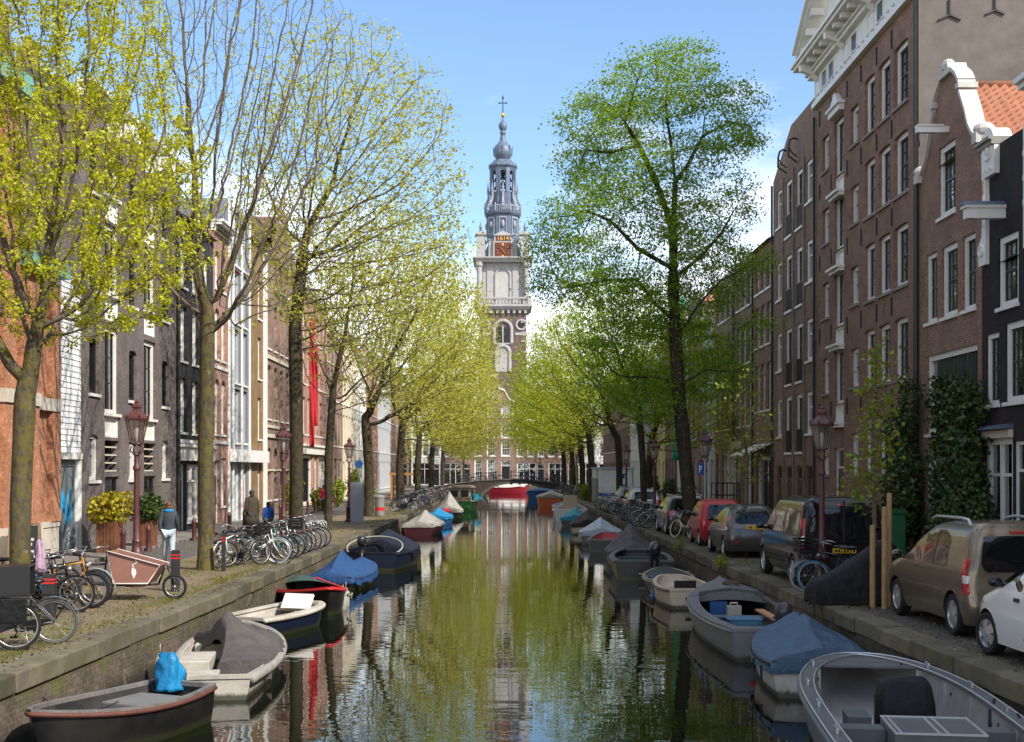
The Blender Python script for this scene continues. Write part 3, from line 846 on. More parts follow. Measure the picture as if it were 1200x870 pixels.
r, _ = house('gabled_house', 'brown brick house with white curved neck gable and orange pantile roof', 'R', Y0, Y1, 11.5, BR_GABLE, ops, outline=ol, rec=.07, roof=('front', 11.2, 13.6), roofmat=TILE_O, rseed=8, depth=14)
def gcop(m):
    for sg in (-1, 1):
        P = [(c+sg*x, z) for x, z in half]
        for (xa, za), (xb, zb) in zip(P, P[1:]):
            d = Vector((xb-xa, zb-za)); n = Vector((-d.y, d.x)).normalized()*(.19)
            if n.x*sg < 0: n = -n
            q = [(xa,za),(xb,zb),(xb+n.x*.42,zb+abs(n.y)*.42+.03),(xa+n.x*.42,za+abs(n.y)*.42+.03)]
            m.prism(q, -.10, .40)
        m.ell((c+sg*2.42,.1,11.72),(.2,.3,.2),10,6); m.box(min(c+sg*2.2,c+sg*2.52),max(c+sg*2.2,c+sg*2.52),-.16,.4,11.35,11.62)
        m.box(min(c+sg*.88,c+sg*1.14),max(c+sg*.88,c+sg*1.14),-.13,.43,13.25,13.4)
    m.ell((c,0,14.2),(.26,.2,.2),10,6)
    m.prism([(c-.42,13.9),(c+.42,13.9),(c+.28,14.22),(c-.28,14.22)], -.13, .42)
GABW = M('weathered_white_gable_stone',(.56,.54,.50),.7,var=.12,vs=3,dirt=(.30,.27,.22),dirt_amt=.6)
part(r, 'gable_coping', GABW, gcop)
hb_ = part(r, 'hoist_beam', WHITE, lambda m: (m.box(c-.09,c+.09,-.92,.1,12.28,12.46), m.box(c-.13,c+.13,-.92,-.15,12.46,12.5)))
part(hb_, 'hoist_hook', IRON, lambda m: m.tube([(c,-.85,12.28),(c,-.85,12.1),(c+.08,-.85,12.0),(c+.05,-.85,11.88),(c-.04,-.85,11.9)], .02, 5))
for xx in (.06,): downpipe(r, xx, 11.4)
# the big warehouse
Y0, Y1 = 38.15, 50.6; Wd = Y1-Y0
cols = [(1.0,1.4),(2.8,1.28),(4.5,1.22)]; small = [(6.45,1.05),(10.5,1.05)]
ops = []
ST = M('warehouse_sill_stone', (.25,.22,.20), .8)
for z in (14.35, 11.45, 8.5, 5.5):
    ops += row(cols, z, 1.98, 'sash', deep=.05, sillm=ST, arch=.07, bars=BLACKP, curt=.25)
    ops += row(small, z+.1, 1.4, 'plain', sillm=ST, bars=BLACKP, arch=.06)
for z in (13.85, 11.0, 8.05, 5.1):
    ops += [dict(d=8.4,w=1.35,z=z,h=2.15,s='french',bars=BLACKP,sill=False)]
    ops += [dict(d=8.4,w=1.35,z=z-.70,h=.68,s='panel')]
ops += row(cols, 2.45, 1.95, 'sash', sillm=ST, bars=BLACKP, arch=.07) + row(small, 2.4, 1.5, 'plain', sillm=ST)
ops += [dict(d=8.35,w=1.45,z=.12,h=3.3,s='door',leaf=BLACKP)]
ops += row([(1.1,1.1),(2.9,1.0),(4.6,1.0)], .45, 1.0, 'plain', sillm=ST)
r, _ = house('warehouse', 'large brown brick warehouse with white cornice and pediment on the right bank', 'R', Y0, Y1, 17.3, BR_WARE, ops, rec=.12, sides=PLASTER, rseed=5, depth=16)
def wx(d): return Wd - d
def frieze(m):
    m.box(-.02, Wd+.02, -.08, .2, 17.3, 18.55)
    m.box(-.04, Wd+.04, -.2, -.0801, 17.3, 17.5); m.box(-.04, Wd+.04, -.14, -.081, 17.52, 17.6)
    for k in range(22):
        x = Wd*(k+.5)/22; m.ell((x,-.17,17.66),(.11,.06,.06),8,4)
    for k in range(12):
        x = Wd*(k+.5)/12
        if k in (3, 6, 9, 10): continue
        m.box(x-.36, x-.33, -.11, -.081, 17.75, 18.4); m.box(x+.33, x+.36, -.11, -.081, 17.75, 18.4); m.box(x-.33, x+.33, -.11, -.081, 18.37, 18.4); m.box(x-.33, x+.33, -.11, -.081, 17.75, 17.78)
fz_ = part(r, 'frieze', WHITE, frieze)
for k in (3, 6, 9, 10): part(fz_, 'attic_window', BLACKP, lambda m: m.box(wx(Wd*(k+.5)/12)-.28, wx(Wd*(k+.5)/12)+.28, -.1, -.082, 17.78, 18.36))
def wc(m):
    m.box(-.5, Wd+.1, -.85, .2, 18.95, 19.08); m.box(-.55, Wd+.1, -.95, .2, 19.08, 19.2); m.box(-.3, Wd+.05, -.3, .2, 18.55, 18.7); m.box(-.35,Wd+.05,-.4,.2,18.7,18.78)
    for k in range(13):
        x = Wd*(k+.5)/13
        if k in (0, 4, 8, 12):
            m.prism([(-.1,18.3),(-.35,18.55),(-.78,18.7),(-.82,18.95),(-.1,18.95)], x-.13, x+.13, 'x')
        else: m.box(x-.11, x+.11, -.72, -.3, 18.78, 18.95)
part(r, 'cornice', WHITE, wc)
def ped(m):
    x0, x1, xc = .9, Wd-1.2, (Wd-.3)/2
    m.prism([(x0,19.2),(x1,19.2),(xc,22.4)], -.35, .2)
    for (xa, xb) in ((x0-.5, xc), (x1+.5, xc)):
        d = Vector((xb-xa, 0, 3.55)); 
        for (w_, p0, p1, lift) in ((.16,-.95,.2,0),(.14,-1.1,.2,.16)):
            m.prism([(xa,19.2+lift),(xb,22.75+lift),(xb,22.75+lift+w_),(xa,19.2+lift+w_)], p0, p1)
        for k in range(7):
            t = (k+.5)/7; x = xa+(xb-xa)*t; z = 19.2+3.55*t
            m.prism([(x-.13,z-.22),(x+.13,z-.22),(x+.13,z+.05),(x-.13,z+.05)], -.85, -.36)
part(r, 'pediment', WHITE, ped)
part(r, 'roof', SLATE, lambda m: m.prism([(-.1,19.1),(8,20.6),(16.1,19.1)], .05, Wd-.12, 'x'))
part(r, 'side_parapet', WHITE2, lambda m: (m.box(Wd-.1,Wd+.06,.2,16,17.3,17.62), m.box(Wd-.14,Wd+.12,.2,16,17.62,17.75)))
part(r, 'side_upper_wall', PLASTER, lambda m: m.box(Wd-.1, Wd, .2, 15.9, 17.2, 17.3))
def anchors(m):
    X = Wd+.035
    for (yy, zz, s_) in ((.95,16.6,.36),(2.35,16.75,.3),(3.75,16.8,.3),(.75,12.55,.3)):
        for a in (90, 210, 330):
            m.bar((X,yy,zz),(X,yy+s_*1.1*math.cos(R(a)),zz+s_*1.1*math.sin(R(a))*(1.25 if a == 90 else .8)),.05,.05)
part(r, 'wall_anchor', IRON, anchors)
def anchors2(m):
    for zz in (16.9, 13.95, 11.05, 8.1, 5.1):
        for d in (2.6, 4.25, 6.1, 7.9, 10.15, 11.9): m.box(wx(d)-.03, wx(d)+.03, -.05, -.001, zz-.45, zz+.15)
part(r, 'facade_anchor', IRON, anchors2)
part(r, 'hoist_crest', WHITE, lambda m: (m.box(wx(9.85),wx(8.3),-.22,.0,16.12,16.35), m.box(wx(9.95),wx(8.2),-.3,.0,16.35,16.45), m.prism([(wx(9.75),16.45),(wx(8.4),16.45),(wx(9.08),16.95)],-.2,.0)))
for zz in (13.05,10.2,7.25,4.3):
    part(r, 'hoist_ledge', WHITE, lambda m: (m.box(wx(9.85),wx(8.3),-.32,.0,zz,zz+.09), m.box(wx(9.8),wx(8.35),-.2,.0,zz-.12,zz)))
downpipe(r, wx(.08), 17.2); 

# brown building with french windows
Y0, Y1 = 50.6, 58.7; Wd = Y1-Y0
ops = []
for z in (13.05, 9.7, 6.4, 3.35):
    ops += row([(.55,1.15),(6.35,1.0)], z+.75, 1.75, 'case', bars=WHITE, sill=True)
    ops += row([(2.35,1.15),(4.35,1.15)], z, 2.5, 'french', bars=BLACKP, rail=.95)
ops += row([(.5,1.2),(2.2,1.25),(4.1,1.25),(6.1,1.2)], .15, 2.6, 'door', leaf=BLACKP, fr=TILE_D)
r, _ = house('apartment_building', 'plain brown brick block with french windows and dark balcony grilles', 'R', Y0, Y1, 17.2, BR_BROWN, ops, outline=[(0,17.9),(Wd*.55,17.9),(Wd,16.2)], rec=.06, rseed=11, depth=14)
def pil(m):
    for d in (2.0, 3.9, 5.9): m.box(Wd-d-.12, Wd-d+.12, -.06, -.001, 3.0, 15.9)
    for d in (1.9, 3.85, 5.75): m.box(Wd-d-.1, Wd-d+.1, -.09, -.001, 0, 2.95)
part(r, 'pilaster', BR_BROWN, pil)
for d in (3.2, 5.2):
    def brk(m):
        x = Wd-d
        m.tube([(x,-.05,16.95),(x+.1,-.22,16.98),(x+.25,-.4,16.85),(x+.4,-.5,16.55),(x+.45,-.52,16.1)], .045, 6); m.tube([(x,-.05,16.2),(x+.2,-.3,16.3),(x+.4,-.5,16.5)], .03, 6)
        m.tube([(x,-.05,15.95),(x+.45,-.52,16.1)], .035, 6)
    part(r, 'wall_lamp_bracket', IRON, brk)
downpipe(r, .1, 16); downpipe(r, Wd-.08, 17)

# narrow brown house and its wider twin
Y0, Y1 = 58.7, 63.3; Wd = Y1-Y0
cols = [(.5,.95),(1.85,.95),(3.2,.95)]
ops = row(cols, 8.7, 2.0, 'case') + row(cols, 5.5, 2.3, 'case') + row(cols, 11.4, 1.5, 'case') + [dict(d=.4,w=3.6,z=.5,h=2.7,s='shop',bars=BLACKP)]
r, _ = house('town_house', 'narrow brown brick house with a cream awning over its shop window', 'R', Y0, Y1, 13.6, BR_WARE, ops, rec=.14, roof=('side', 2.2), rseed=12)
chimney(r, 2.3, 2.0, 15.2, 2.2, 1.5, .7)
part(r, 'awning', M('cream_canvas',(.66,.60,.48),.85,var=.05), lambda m: m.prism([(-1.3,3.3),(-.02,3.85),(-.02,3.8),(-1.3,3.24)], .3, Wd-.4, 'x'))
downpipe(r, .06, 13.5)
Y0, Y1 = 63.3, 75.0; Wd = Y1-Y0
cols = [(.6,1.0),(2.1,1.0),(3.6,1.0),(6.6,1.0),(8.2,1.0),(9.8,1.0)]
ops = row(cols, 8.2, 2.1, 'sash') + row(cols, 4.9, 2.3, 'sash') + row(cols, 11.2, 1.5, 'sash')
ops += [dict(d=.6,w=2.4,z=.6,h=2.9,s='shop'), dict(d=3.6,w=1.2,z=.4,h=3.1,s='door'), dict(d=6.4,w=2.8,z=.6,h=2.9,s='shop'), dict(d=9.8,w=1.2,z=.4,h=3.1,s='door')]
r, _ = house('town_house', 'wide brown brick house with two groups of white sash windows and a cream doorway', 'R', Y0, Y1, 13.0, BR_BROWN, ops, rec=.14, roof=('side', 1.8), rseed=13)
part(r, 'doorway_surround', CREAM, lambda m: (m.box(wx(5.2)-.9+.0,wx(5.2)-.65,-.2,.0,.0,3.7), m.box(Wd-4.95,Wd-4.83,-.2,.0,0,3.7), m.box(Wd-5.1,Wd-3.4,-.3,.0,3.7,4.1)))
cornice(r, Wd, 12.9, .5)
downpipe(r, Wd-5.2, 12.8)
# colourful row to the bridge
specs = [(75,79.5,11.5,PL_GREY,'pale grey plastered house with stone pilasters behind the big elm',('side',3)),
         (79.5,86,13.4,BR_RED,'tall brick house with steep orange roof behind the big elm',('hip',3.4)),
         (86,91,12,PL_WHITE,'white plastered house with a turquoise banner on its front',('side',2.5)),
         (91,98,13,BR_BROWN,'dark brown house beyond the white plastered house on the right bank',('side',2.4)),
         (98,103,11,PL_YELLOW,'yellow plastered house on the right bank',('side',2.5)),
         (103,106,10.5,PL_RUST,'narrow rust coloured house beside the yellow house',('side',2.2)),
         (106,115,12.5,PL_LILAC,'lilac plastered house on the right bank near the white site cabin',('side',2.5)),
         (115,125,13,PL_WHITE,'pale house beyond the lilac one on the right bank',('side',2.5)),
         (125,138,12.5,BR_BROWN,'brown corner house second from the bridge on the right bank',('side',2.5)),
         (138,159,13.5,BR_WARE,'long brown brick house on the right bank next to the bridge',('side',2.8))]
for k, (y0, y1, h, mt, lab, rf) in enumerate(specs):
    Wd = y1-y0; n = max(2, int(Wd/1.75)); st = Wd/n
    cols = [(st*i+st*.2, st*.6) for i in range(n)]
    ops = row(cols, 4.6, 2.3, 'sash') + row(cols, 7.9, 2.0, 'sash') + (row(cols, h-1.9, 1.4, 'sash') if h > 12.2 else [])
    ops += [dict(d=cols[0][0]-.1,w=1.1,z=.2,h=3.0,s='door')] + [dict(d=a,w=w,z=.7,h=2.7,s='shop') for a, w in cols[1:]]
    r, _ = house('town_house', lab, 'R', y0, y1, h, mt, ops, rec=.14, roof=rf, roofmat=TILE_O if k in (1, 2) else TILE_D, rseed=30+k, depth=9)
    cornice(r, Wd, h-.05, .5, brackets=n)
    if k % 2 == 0: chimney(r, Wd*.5, 4, h+2)

# ================= left bank
# orange brick building with copper-clad eaves
Y0, Y1 = 20.0, 35.9; Wd = Y1-Y0
ops = []
for d in (1.2, 5.0, 8.8): ops += [dict(d=d,w=1.6,z=2.2,h=5.8,s='band',arch=.8,pointed=True,fr=STONE,bars=BLACKP)]
ops += [dict(d=14.0,w=.5,z=3.4,h=1.4,s='plain',fr=BR_ORANGE,bars=BLACKP)]
r, _ = house('church_building', 'orange brick building with stone base and green copper eaves at the left edge', 'L', Y0, Y1, 12.2, BR_ORANGE, ops, outline=[(0,12.4),(13.2,12.4),(13.2001,8.1),(Wd,8.1)], rec=.3, rseed=21)
for d in (.3, 4.0, 7.8, 11.6, 13.2): part(r, 'buttress', BR_ORANGE, lambda m: m.box(d-.35, d+.35, -.42, -.001, 1.1, 11.6 if d < 13 else 7.6))
part(r, 'buttress', BR_ORANGE, lambda m: m.box(Wd-.65, Wd-.0, -.16, -.001, 1.1, 7.9))
SANDB = M('sandstone_base',(.55,.50,.42),.85,var=.12,vs=3,dirt=(.3,.26,.2))
part(r, 'stone_base', SANDB, lambda m: (m.box(-.0, Wd, -.10, -.004, 0, .95), m.box(0, Wd, -.13, -.004, .95, 1.1)))
part(r, 'stone_band', SANDB, lambda m: m.box(14.3, Wd, -.2, -.005, 4.25, 4.6))
for d in (.3, 4.0, 7.8, 11.6, 13.2):
    part(r, 'buttress_base', SANDB, lambda m: m.box(d-.4, d+.4, -.5, -.002, 0, 1.1)); part(r, 'buttress_band', SANDB, lambda m: m.box(d-.39, d+.39, -.47, -.003, 4.3, 4.65))
part(r, 'copper_eaves', COPPER, lambda m: (m.box(-.1,13.1,-.55,.2,12.4,12.95), m.box(13.25,Wd+.1,-.4,.2,8.1,8.5)))
part(r, 'roof', SLATE, lambda m: (m.prism([(.2,12.95),(9,12.95),(4.6,17)], 0, 13.1, 'x'), m.prism([(-.3,8.5),(8,8.5),(8,11.2),(4,11)], 13.3, Wd, 'x')))
# white clapboard infill with graffiti door
Y0, Y1 = 35.9, 38.0; Wd = Y1-Y0
ops = [dict(d=.16,w=1.72,z=.02,h=2.85,s='none')]
r, _ = house('wooden_house', 'very narrow white clapboard infill with a graffitied grey door', 'L', Y0, Y1, 8.4, WOODB, ops, rec=.12, rseed=22, depth=8)
def clap(m):
    k = 0; z = 3.1
    while z < 8.3:
        m.prism([(-.035, z), (-.002, z), (-.002, z+.17), (-.012, z+.17)], .02, Wd-.02, 'x'); z += .175
part(r, 'clapboards', WOODB, clap)
dd = part(r, 'door', GREYD, lambda m: (m.box(.16,.28,.08,.18,0,2.85), m.box(1.76,1.88,.08,.18,0,2.85), m.box(.28,1.76,.08,.18,2.7,2.85), m.box(.28,1.0,.12,.17,0,2.7), m.box(1.02,1.76,.12,.17,0,2.7),
     m.box(1.12,1.66,.105,.125,.2,1.2), m.box(1.12,1.66,.105,.125,1.4,2.5), m.box(.36,.92,.105,.125,.2,1.2), m.box(.36,.92,.105,.125,1.4,2.5)))
def graf(m):
    pts = [(1.55,2.05),(1.4,1.95),(1.32,1.75),(1.42,1.55),(1.55,1.4),(1.5,1.15),(1.3,1.0),(1.15,1.1),(1.2,1.3),(1.05,1.5),(.9,1.75),(.7,1.95)]
    m.tube([(x,.103,z) for x, z in pts], [.03,.05,.08,.1,.13,.12,.1,.08,.09,.13,.14,.1], 8)
    m.tube([(x,.103,z) for x, z in [(.5,1.1),(.6,1.4),(.55,1.8),(.75,2.0),(.8,1.6),(.7,1.2)]], [.05,.1,.12,.12,.1,.05], 8)
gm = part(dd, 'graffiti', M('blue_spray_paint',(.02,.36,.68),.6,var=.15), graf)
gm.scale = (1, .14, 1); gm.location = (0, .09, 0)
g2 = part(dd, 'graffiti', M('pale_spray_paint',(.45,.55,.62),.6,var=.2), lambda m: m.tube([(x,.103,z) for x, z in [(1.2,.3),(1.5,.4),(1.3,.6),(1.55,.7),(1.4,.85),(1.25,.75)]], [.02,.03,.04,.04,.03,.02], 6))
g2.scale = (1, .14, 1); g2.location = (0, .09, 0)
part(r, 'fascia', WHITE, lambda m: (m.box(0,Wd,-.08,-.003,2.9,3.08), m.box(.0,.12,-.05,-.003,0,2.9), m.box(Wd-.12,Wd,-.05,-.003,0,2.9)))

# grey-brown warehouse with loading bays
Y0, Y1 = 38.0, 49.2; Wd = Y1-Y0
ops = []
sm = [(.85,.9),(4.95,.9),(9.1,.9)]
for z in (5.0, 8.3, 11.4): ops += row(sm, z, 1.75, 'plain', bars=BLACKP, fr=BLACKP, curt=.2, arch=.12)
ops += row(sm, 2.25, 1.45, 'plain', arch=.14, fr=BR_GREY if False else WHITE, bars=BLACKP, curt=.3)
for d in (2.35, 6.75):
    ops += [dict(d=d,w=1.5,z=.05,h=2.3,s='door',leaf=BLACKP,fr=BLACKP), dict(d=d,w=1.5,z=2.5,h=1.05,s='louvre',leaf=CREAM), dict(d=d,w=1.5,z=3.65,h=.75,s='panel'),
            dict(d=d,w=1.5,z=4.45,h=2.85,s='french',curt=1,bars=BLACKP), dict(d=d,w=1.5,z=7.5,h=.85,s='panel',leaf=WHITE2),
            dict(d=d,w=1.5,z=8.4,h=2.3,s='french',curt=.6,bars=BLACKP), dict(d=d,w=1.5,z=10.8,h=.8,s='panel',leaf=WHITE2), dict(d=d,w=1.5,z=11.65,h=1.9,s='french',bars=BLACKP)]
r, _ = house('warehouse', 'tall grey brown warehouse with white loading bay panels on the left bank', 'L', Y0, Y1, 14.2, BR_GREY, ops, rec=.10, roof=('side', 2.8), roofmat=SLATE, rseed=23, depth=12)
chimney(r, 2.2, 3.5, 16); chimney(r, 10.2, 5.5, 16.6, 2.2)
cornice(r, Wd, 14.1, .5, .35)
for d in (2.35, 6.75): part(r, 'hoist_hood', WHITE2, lambda m: m.prism([(-.8,13.5),(-.0,13.3),(-.0,13.95),(-.8,13.95)], d+.2, d+1.3, 'x'))
downpipe(r, Wd-.05, 14)
# black house
Y0, Y1 = 49.2, 55.4; Wd = Y1-Y0
cols = [(.6,.95),(2.5,1.0),(4.5,.95)]
ops = row(cols, 3.9+.2, 2.2, 'sash') + row(cols, 7.0, 2.2, 'sash') + row(cols, 10.0, 1.8, 'sash')
ops += [dict(d=.35,w=1.1,z=.1,h=2.7,s='door',leaf=BLACKP), dict(d=1.7,w=4.1,z=.45,h=2.35,s='shop')]
r, _ = house('town_house', 'black painted house with white window frames and shopfront on the left bank', 'L', Y0, Y1, 12.8, BR_DGREY, ops, rec=.12, roof=('side', 2.4), rseed=24)
part(r, 'shop_fascia', WHITE, lambda m: (m.box(.2,Wd-.2,-.15,-.002,2.95,3.5), m.box(.1,Wd-.1,-.25,-.002,3.5,3.62), m.box(.15,Wd-.15,-.12,-.003,3.66,3.8)))
downpipe(r, .05, 12)
# salmon brick house
Y0, Y1 = 55.4, 58.4; Wd = Y1-Y0
cols = [(.35,.9),(1.65,.9)]
ops = row(cols, 4.2, 2.5, 'sash', arch=.3) + row(cols, 7.6, 2.3, 'sash', arch=.3) + row(cols, 10.8, 1.7, 'sash', arch=.3) + [dict(d=.3,w=1.0,z=.1,h=2.9,s='door'), dict(d=1.6,w=1.1,z=.9,h=2.2,s='sash')]
r, _ = house('town_house', 'slim salmon brick house between the black house and the grey steel front', 'L', Y0, Y1, 13.4, BR_PINK, ops, rec=.12, rseed=25, roof=('side', 2))
part(r, 'string_course', WHITE, lambda m: (m.box(0,Wd,-.06,-.002,3.75,3.9), m.box(0,Wd,-.06,-.002,7.15,7.3)))
cornice(r, Wd, 13.3, .5)
# steel and glass front
Y0, Y1 = 58.4, 63.4; Wd = Y1-Y0
ops = [dict(d=1.3,w=1.5,z=z,h=2.6,s='french',fr=PL_GREY) for z in (3.9, 6.8, 9.7, 12.5)] + [dict(d=3.2,w=1.2,z=z,h=2.6,s='plain',fr=PL_GREY) for z in (3.9, 6.8, 9.7, 12.5)] + [dict(d=1.2,w=1.6,z=.1,h=2.7,s='french',fr=WHITE2), dict(d=3.2,w=1.2,z=.1,h=2.7,s='door',leaf=REDC)]
r, _ = house('office_building', 'modern grey steel front with white mullions and a white canopy beam', 'L', Y0, Y1, 15.4, STEEL, ops, rec=.12, rseed=26, curtains=.2)
[part(r, 'white_mullion', WHITE2, lambda m: m.box(x-.07,x+.07,-.08,-.001,0,15.4)) for x in (.1,1.0,2.95,4.85)]
part(r, 'canopy_beam', WHITE2, lambda m: m.box(.0,Wd+3.2,-.4,-.082,2.95,3.55))
part(r, 'red_panel', REDC, lambda m: [m.box(1.35,2.75,.02,.10,z,z+.28) for z in (6.5,9.4,12.25)])
# ochre brick pier house
Y0, Y1 = 63.4, 67.2; Wd = Y1-Y0
ops = row([(2.1,.9)], 4.2, 2.2, 'sash') + row([(2.1,.9)], 7.4, 2.2, 'sash') + row([(2.1,.9)], 10.6, 2.0, 'sash') + [dict(d=2.0,w=1.0,z=.1,h=2.8,s='door')]
r, _ = house('town_house', 'plain ochre brick pier front with white gutter pipe on the left bank', 'L', Y0, Y1, 14.5, BR_OCHRE, ops, rec=.12, rseed=27, roof=('side', 2))
part(r, 'gutter_pipe', WHITE2, lambda m: m.box(Wd-.25,Wd-.07,-.2,-.001,0,14.3))
# gothic brick house
Y0, Y1 = 67.2, 79.5; Wd = Y1-Y0
c1 = [(1.0+1.9*i, 1.0) for i in range(6)]
ops = row(c1, 5.4, 3.0, 'sash', arch=.25, curt=.2) + row(c1, 9.3, 2.6, 'sash', arch=.25, curt=.2) + row([(2.9,1.0),(4.8,1.0),(6.7,1.0),(8.6,1.0)], 12.9, 1.8, 'sash', arch=.3)
ops += [dict(d=a,w=1.0,z=.9,h=2.9,s='plain',arch=.7,pointed=True,fr=STONE,bars=BLACKP) for a, _ in c1[:4]] + [dict(d=9.0,w=2.0,z=.1,h=3.7,s='band',arch=1.2,pointed=True,fr=STONE,bars=BLACKP)]
st = [(0,14.2),(1.2,14.2),(1.201,15.0),(2.4,15.0),(2.401,15.9),(3.6,15.9),(3.601,16.9),(4.9,16.9),(4.901,17.9),(7.4,17.9),(7.401,16.9),(8.7,16.9),(8.701,15.9),(9.9,15.9),(9.901,15.0),(11.1,15.0),(11.101,14.2),(Wd,14.2)]
r, _ = house('town_house', 'weathered red brick house with pointed arches and stepped gable on the left bank', 'L', Y0, Y1, 14.2, BR_RED, ops, outline=st, rec=.2, roof=('front', 14.1, 17.4), roofmat=TILE_D, rseed=28)
for za, zb, pj in ((4.35,4.55,.12),(4.9,5.05,.08),(8.7,8.9,.1),(2.5,2.6,.06)): part(r, 'stone_band', CREAM, lambda m: m.box(0,Wd,-pj,-.002,za,zb))
# shopfront house with white ornate entrance and red banners
Y0, Y1 = 79.5, 91; Wd = Y1-Y0
cols = [(.8+1.8*i, 1.05) for i in range(6)]
ops = row(cols, 4.9, 2.4, 'sash') + row(cols, 8.2, 2.2, 'sash') + row(cols, 11.2, 1.8, 'sash') + [dict(d=.6,w=4.2,z=.3,h=3.2,s='shop',bars=BLACKP,fr=WHITE), dict(d=5.6,w=1.4,z=.1,h=3.4,s='door'), dict(d=7.6,w=3.4,z=.3,h=3.2,s='shop')]
r, _ = house('town_house', 'brick house with white ornate shopfront behind the red banners', 'L', Y0, Y1, 14, BR_PINK, ops, rec=.14, roof=('side', 2.4), rseed=29)
part(r, 'shop_fascia', WHITE, lambda m: (m.box(.3,Wd-.3,-.22,-.002,3.6,4.1), m.box(.2,Wd-.2,-.35,-.002,4.1,4.25)))
cornice(r, Wd, 13.9, .6, brackets=8)
specs = [(91,100,12.6,BR_RED,'cream banded brick house with white gable cornice on the left bank'),
         (100,109,13.2,PL_CREAM,'cream plastered house with rows of tall windows on the left bank'),
         (109,117,12.4,PL_WHITE,'white plastered house on the far left bank'),
         (117,128,13.5,BR_PINK,'salmon brick house beyond the white plastered one on the left bank'),
         (128,143,13,PL_GREY,'pale grey house second from the bridge on the left bank'),
         (143,159,14,BR_BROWN,'brown corner house on the left bank next to the bridge')]
for k, (y0, y1, h, mt, lab) in enumerate(specs):
    Wd = y1-y0; n = max(2, int(Wd/1.6)); st = Wd/n
    cols = [(st*i+st*.18, st*.64) for i in range(n)]
    ops = row(cols, 4.4, 2.6, 'sash') + row(cols, 7.9, 2.2, 'sash') + row(cols, h-2.0, 1.5, 'sash')
    ops += [dict(d=cols[0][0]-.1,w=1.1,z=.2,h=3.0,s='door')] + [dict(d=a,w=w,z=.6,h=2.8,s='shop') for a, w in cols[1:]]
    r, _ = house('town_house', lab, 'L', y0, y1, h, mt, ops, rec=.14, roof=('side', 2.4), roofmat=TILE_O if k in (0, 3) else TILE_D, rseed=50+k, depth=9)
    cornice(r, Wd, h-.05, .6, brackets=n)
    if k % 2: chimney(r, Wd*.5, 4, h+2)

# ================= far side of the cross canal (facing the camera)
yF = 190.0; k_ = yF/F
def fx(px): return (px-590)*k_
far = [(440,480,12.5,BR_BROWN,'dark brick house half hidden behind the left trees beyond the bridge'),
       (480,517,14,PL_WHITE,'pale plastered house behind the left trees beyond the bridge'),
       (517,552.5,13,BR_RED,'red brick house beside the tall brown house beyond the bridge'),
       (552.5,603,15.2,BR_RED,'tall brown brick house with big white sash windows beyond the bridge'),
       (603,640,12.2,BR_BROWN,'brown house with white shopfront right of the tall brown house beyond the bridge'),
       (640,676,11.8,BR_WARE,'brown house with white tall ground floor windows beyond the bridge'),
       (676,712,13,PL_WHITE,'white house behind the right tree trunks beyond the bridge'),
       (712,760,12.5,BR_BROWN,'brick house behind the white site cabin beyond the bridge'),
       (760,830,13,BR_RED,'red brick house farthest right beyond the bridge')]
for k, (xa, xb, h, mt, lab) in enumerate(far):
    x0, x1 = fx(xa), fx(xb); Wd = x1-x0
    if k == 3:
        cols = [(1.0,1.35),(2.55,1.35),(4.15,1.35)]
        cols = [(.45,1.2),(2.35,1.35),(4.55,1.4)]
        ops = row(cols, 4.6, 2.3, 'sash3', rail=0) + row(cols, 7.4, 2.0, 'sash3') + row(cols, 10.6, 1.8, 'sash3') + row([(2.35,1.35)], 13.0, 1.6, 'sash3')
        ops += [dict(d=.45,w=1.2,z=.3,h=3.9,s='sash3'), dict(d=2.35,w=1.35,z=.3,h=3.9,s='sash3'), dict(d=4.55,w=1.4,z=.1,h=3.9,s='door',leaf=BLACKP)]
    else:
        n = 3 if Wd < 6 else 4; st = Wd/n
        cols = [(st*i+st*.2, st*.6) for i in range(n)]
        ops = row(cols, 4.5, 2.1, 'sash3') + row(cols, 7.4, 1.9, 'sash3') + row(cols, h-2.1, 1.4, 'sash')
        ops += [dict(d=.35,w=Wd*.62,z=.2,h=3.4,s='shop'), dict(d=Wd*.72,w=1.1,z=.1,h=3.3,s='door',leaf=BLACKP)]
    ol = None
    if k == 3: ol = [(0,12.8),(.8,13.2),(1.6,14.6),(2.6,15.0),(2.7,16.3),(Wd/2,16.9),(Wd-2.7,16.3),(Wd-2.6,15.0),(Wd-1.6,14.6),(Wd-.8,13.2),(Wd,12.8)]
    r, _ = house('canal_house', lab, 'F', x0, x1, h, mt, ops, outline=ol, rec=.12, X=yF, roof=('side', 2.6) if k != 3 else None, roofmat=TILE_O if k in (2, 5) else TILE_D, rseed=70+k, depth=10, curtains=.3)
    if k == 3:
        part(r, 'gable_coping', WHITE, lambda m: [m.prism([(xa_,za),(xb_,zb),(xb_,zb+.35),(xa_,za+.35)], -.12, .3) for (xa_,za),(xb_,zb) in zip(ol, ol[1:])])
        part(r, 'roof', TILE_D, lambda m: m.prism([(0.1,12.7),(Wd-.1,12.7),(Wd/2,16)], .35, 10))
    else: cornice(r, Wd, h-.05, .55, brackets=6)
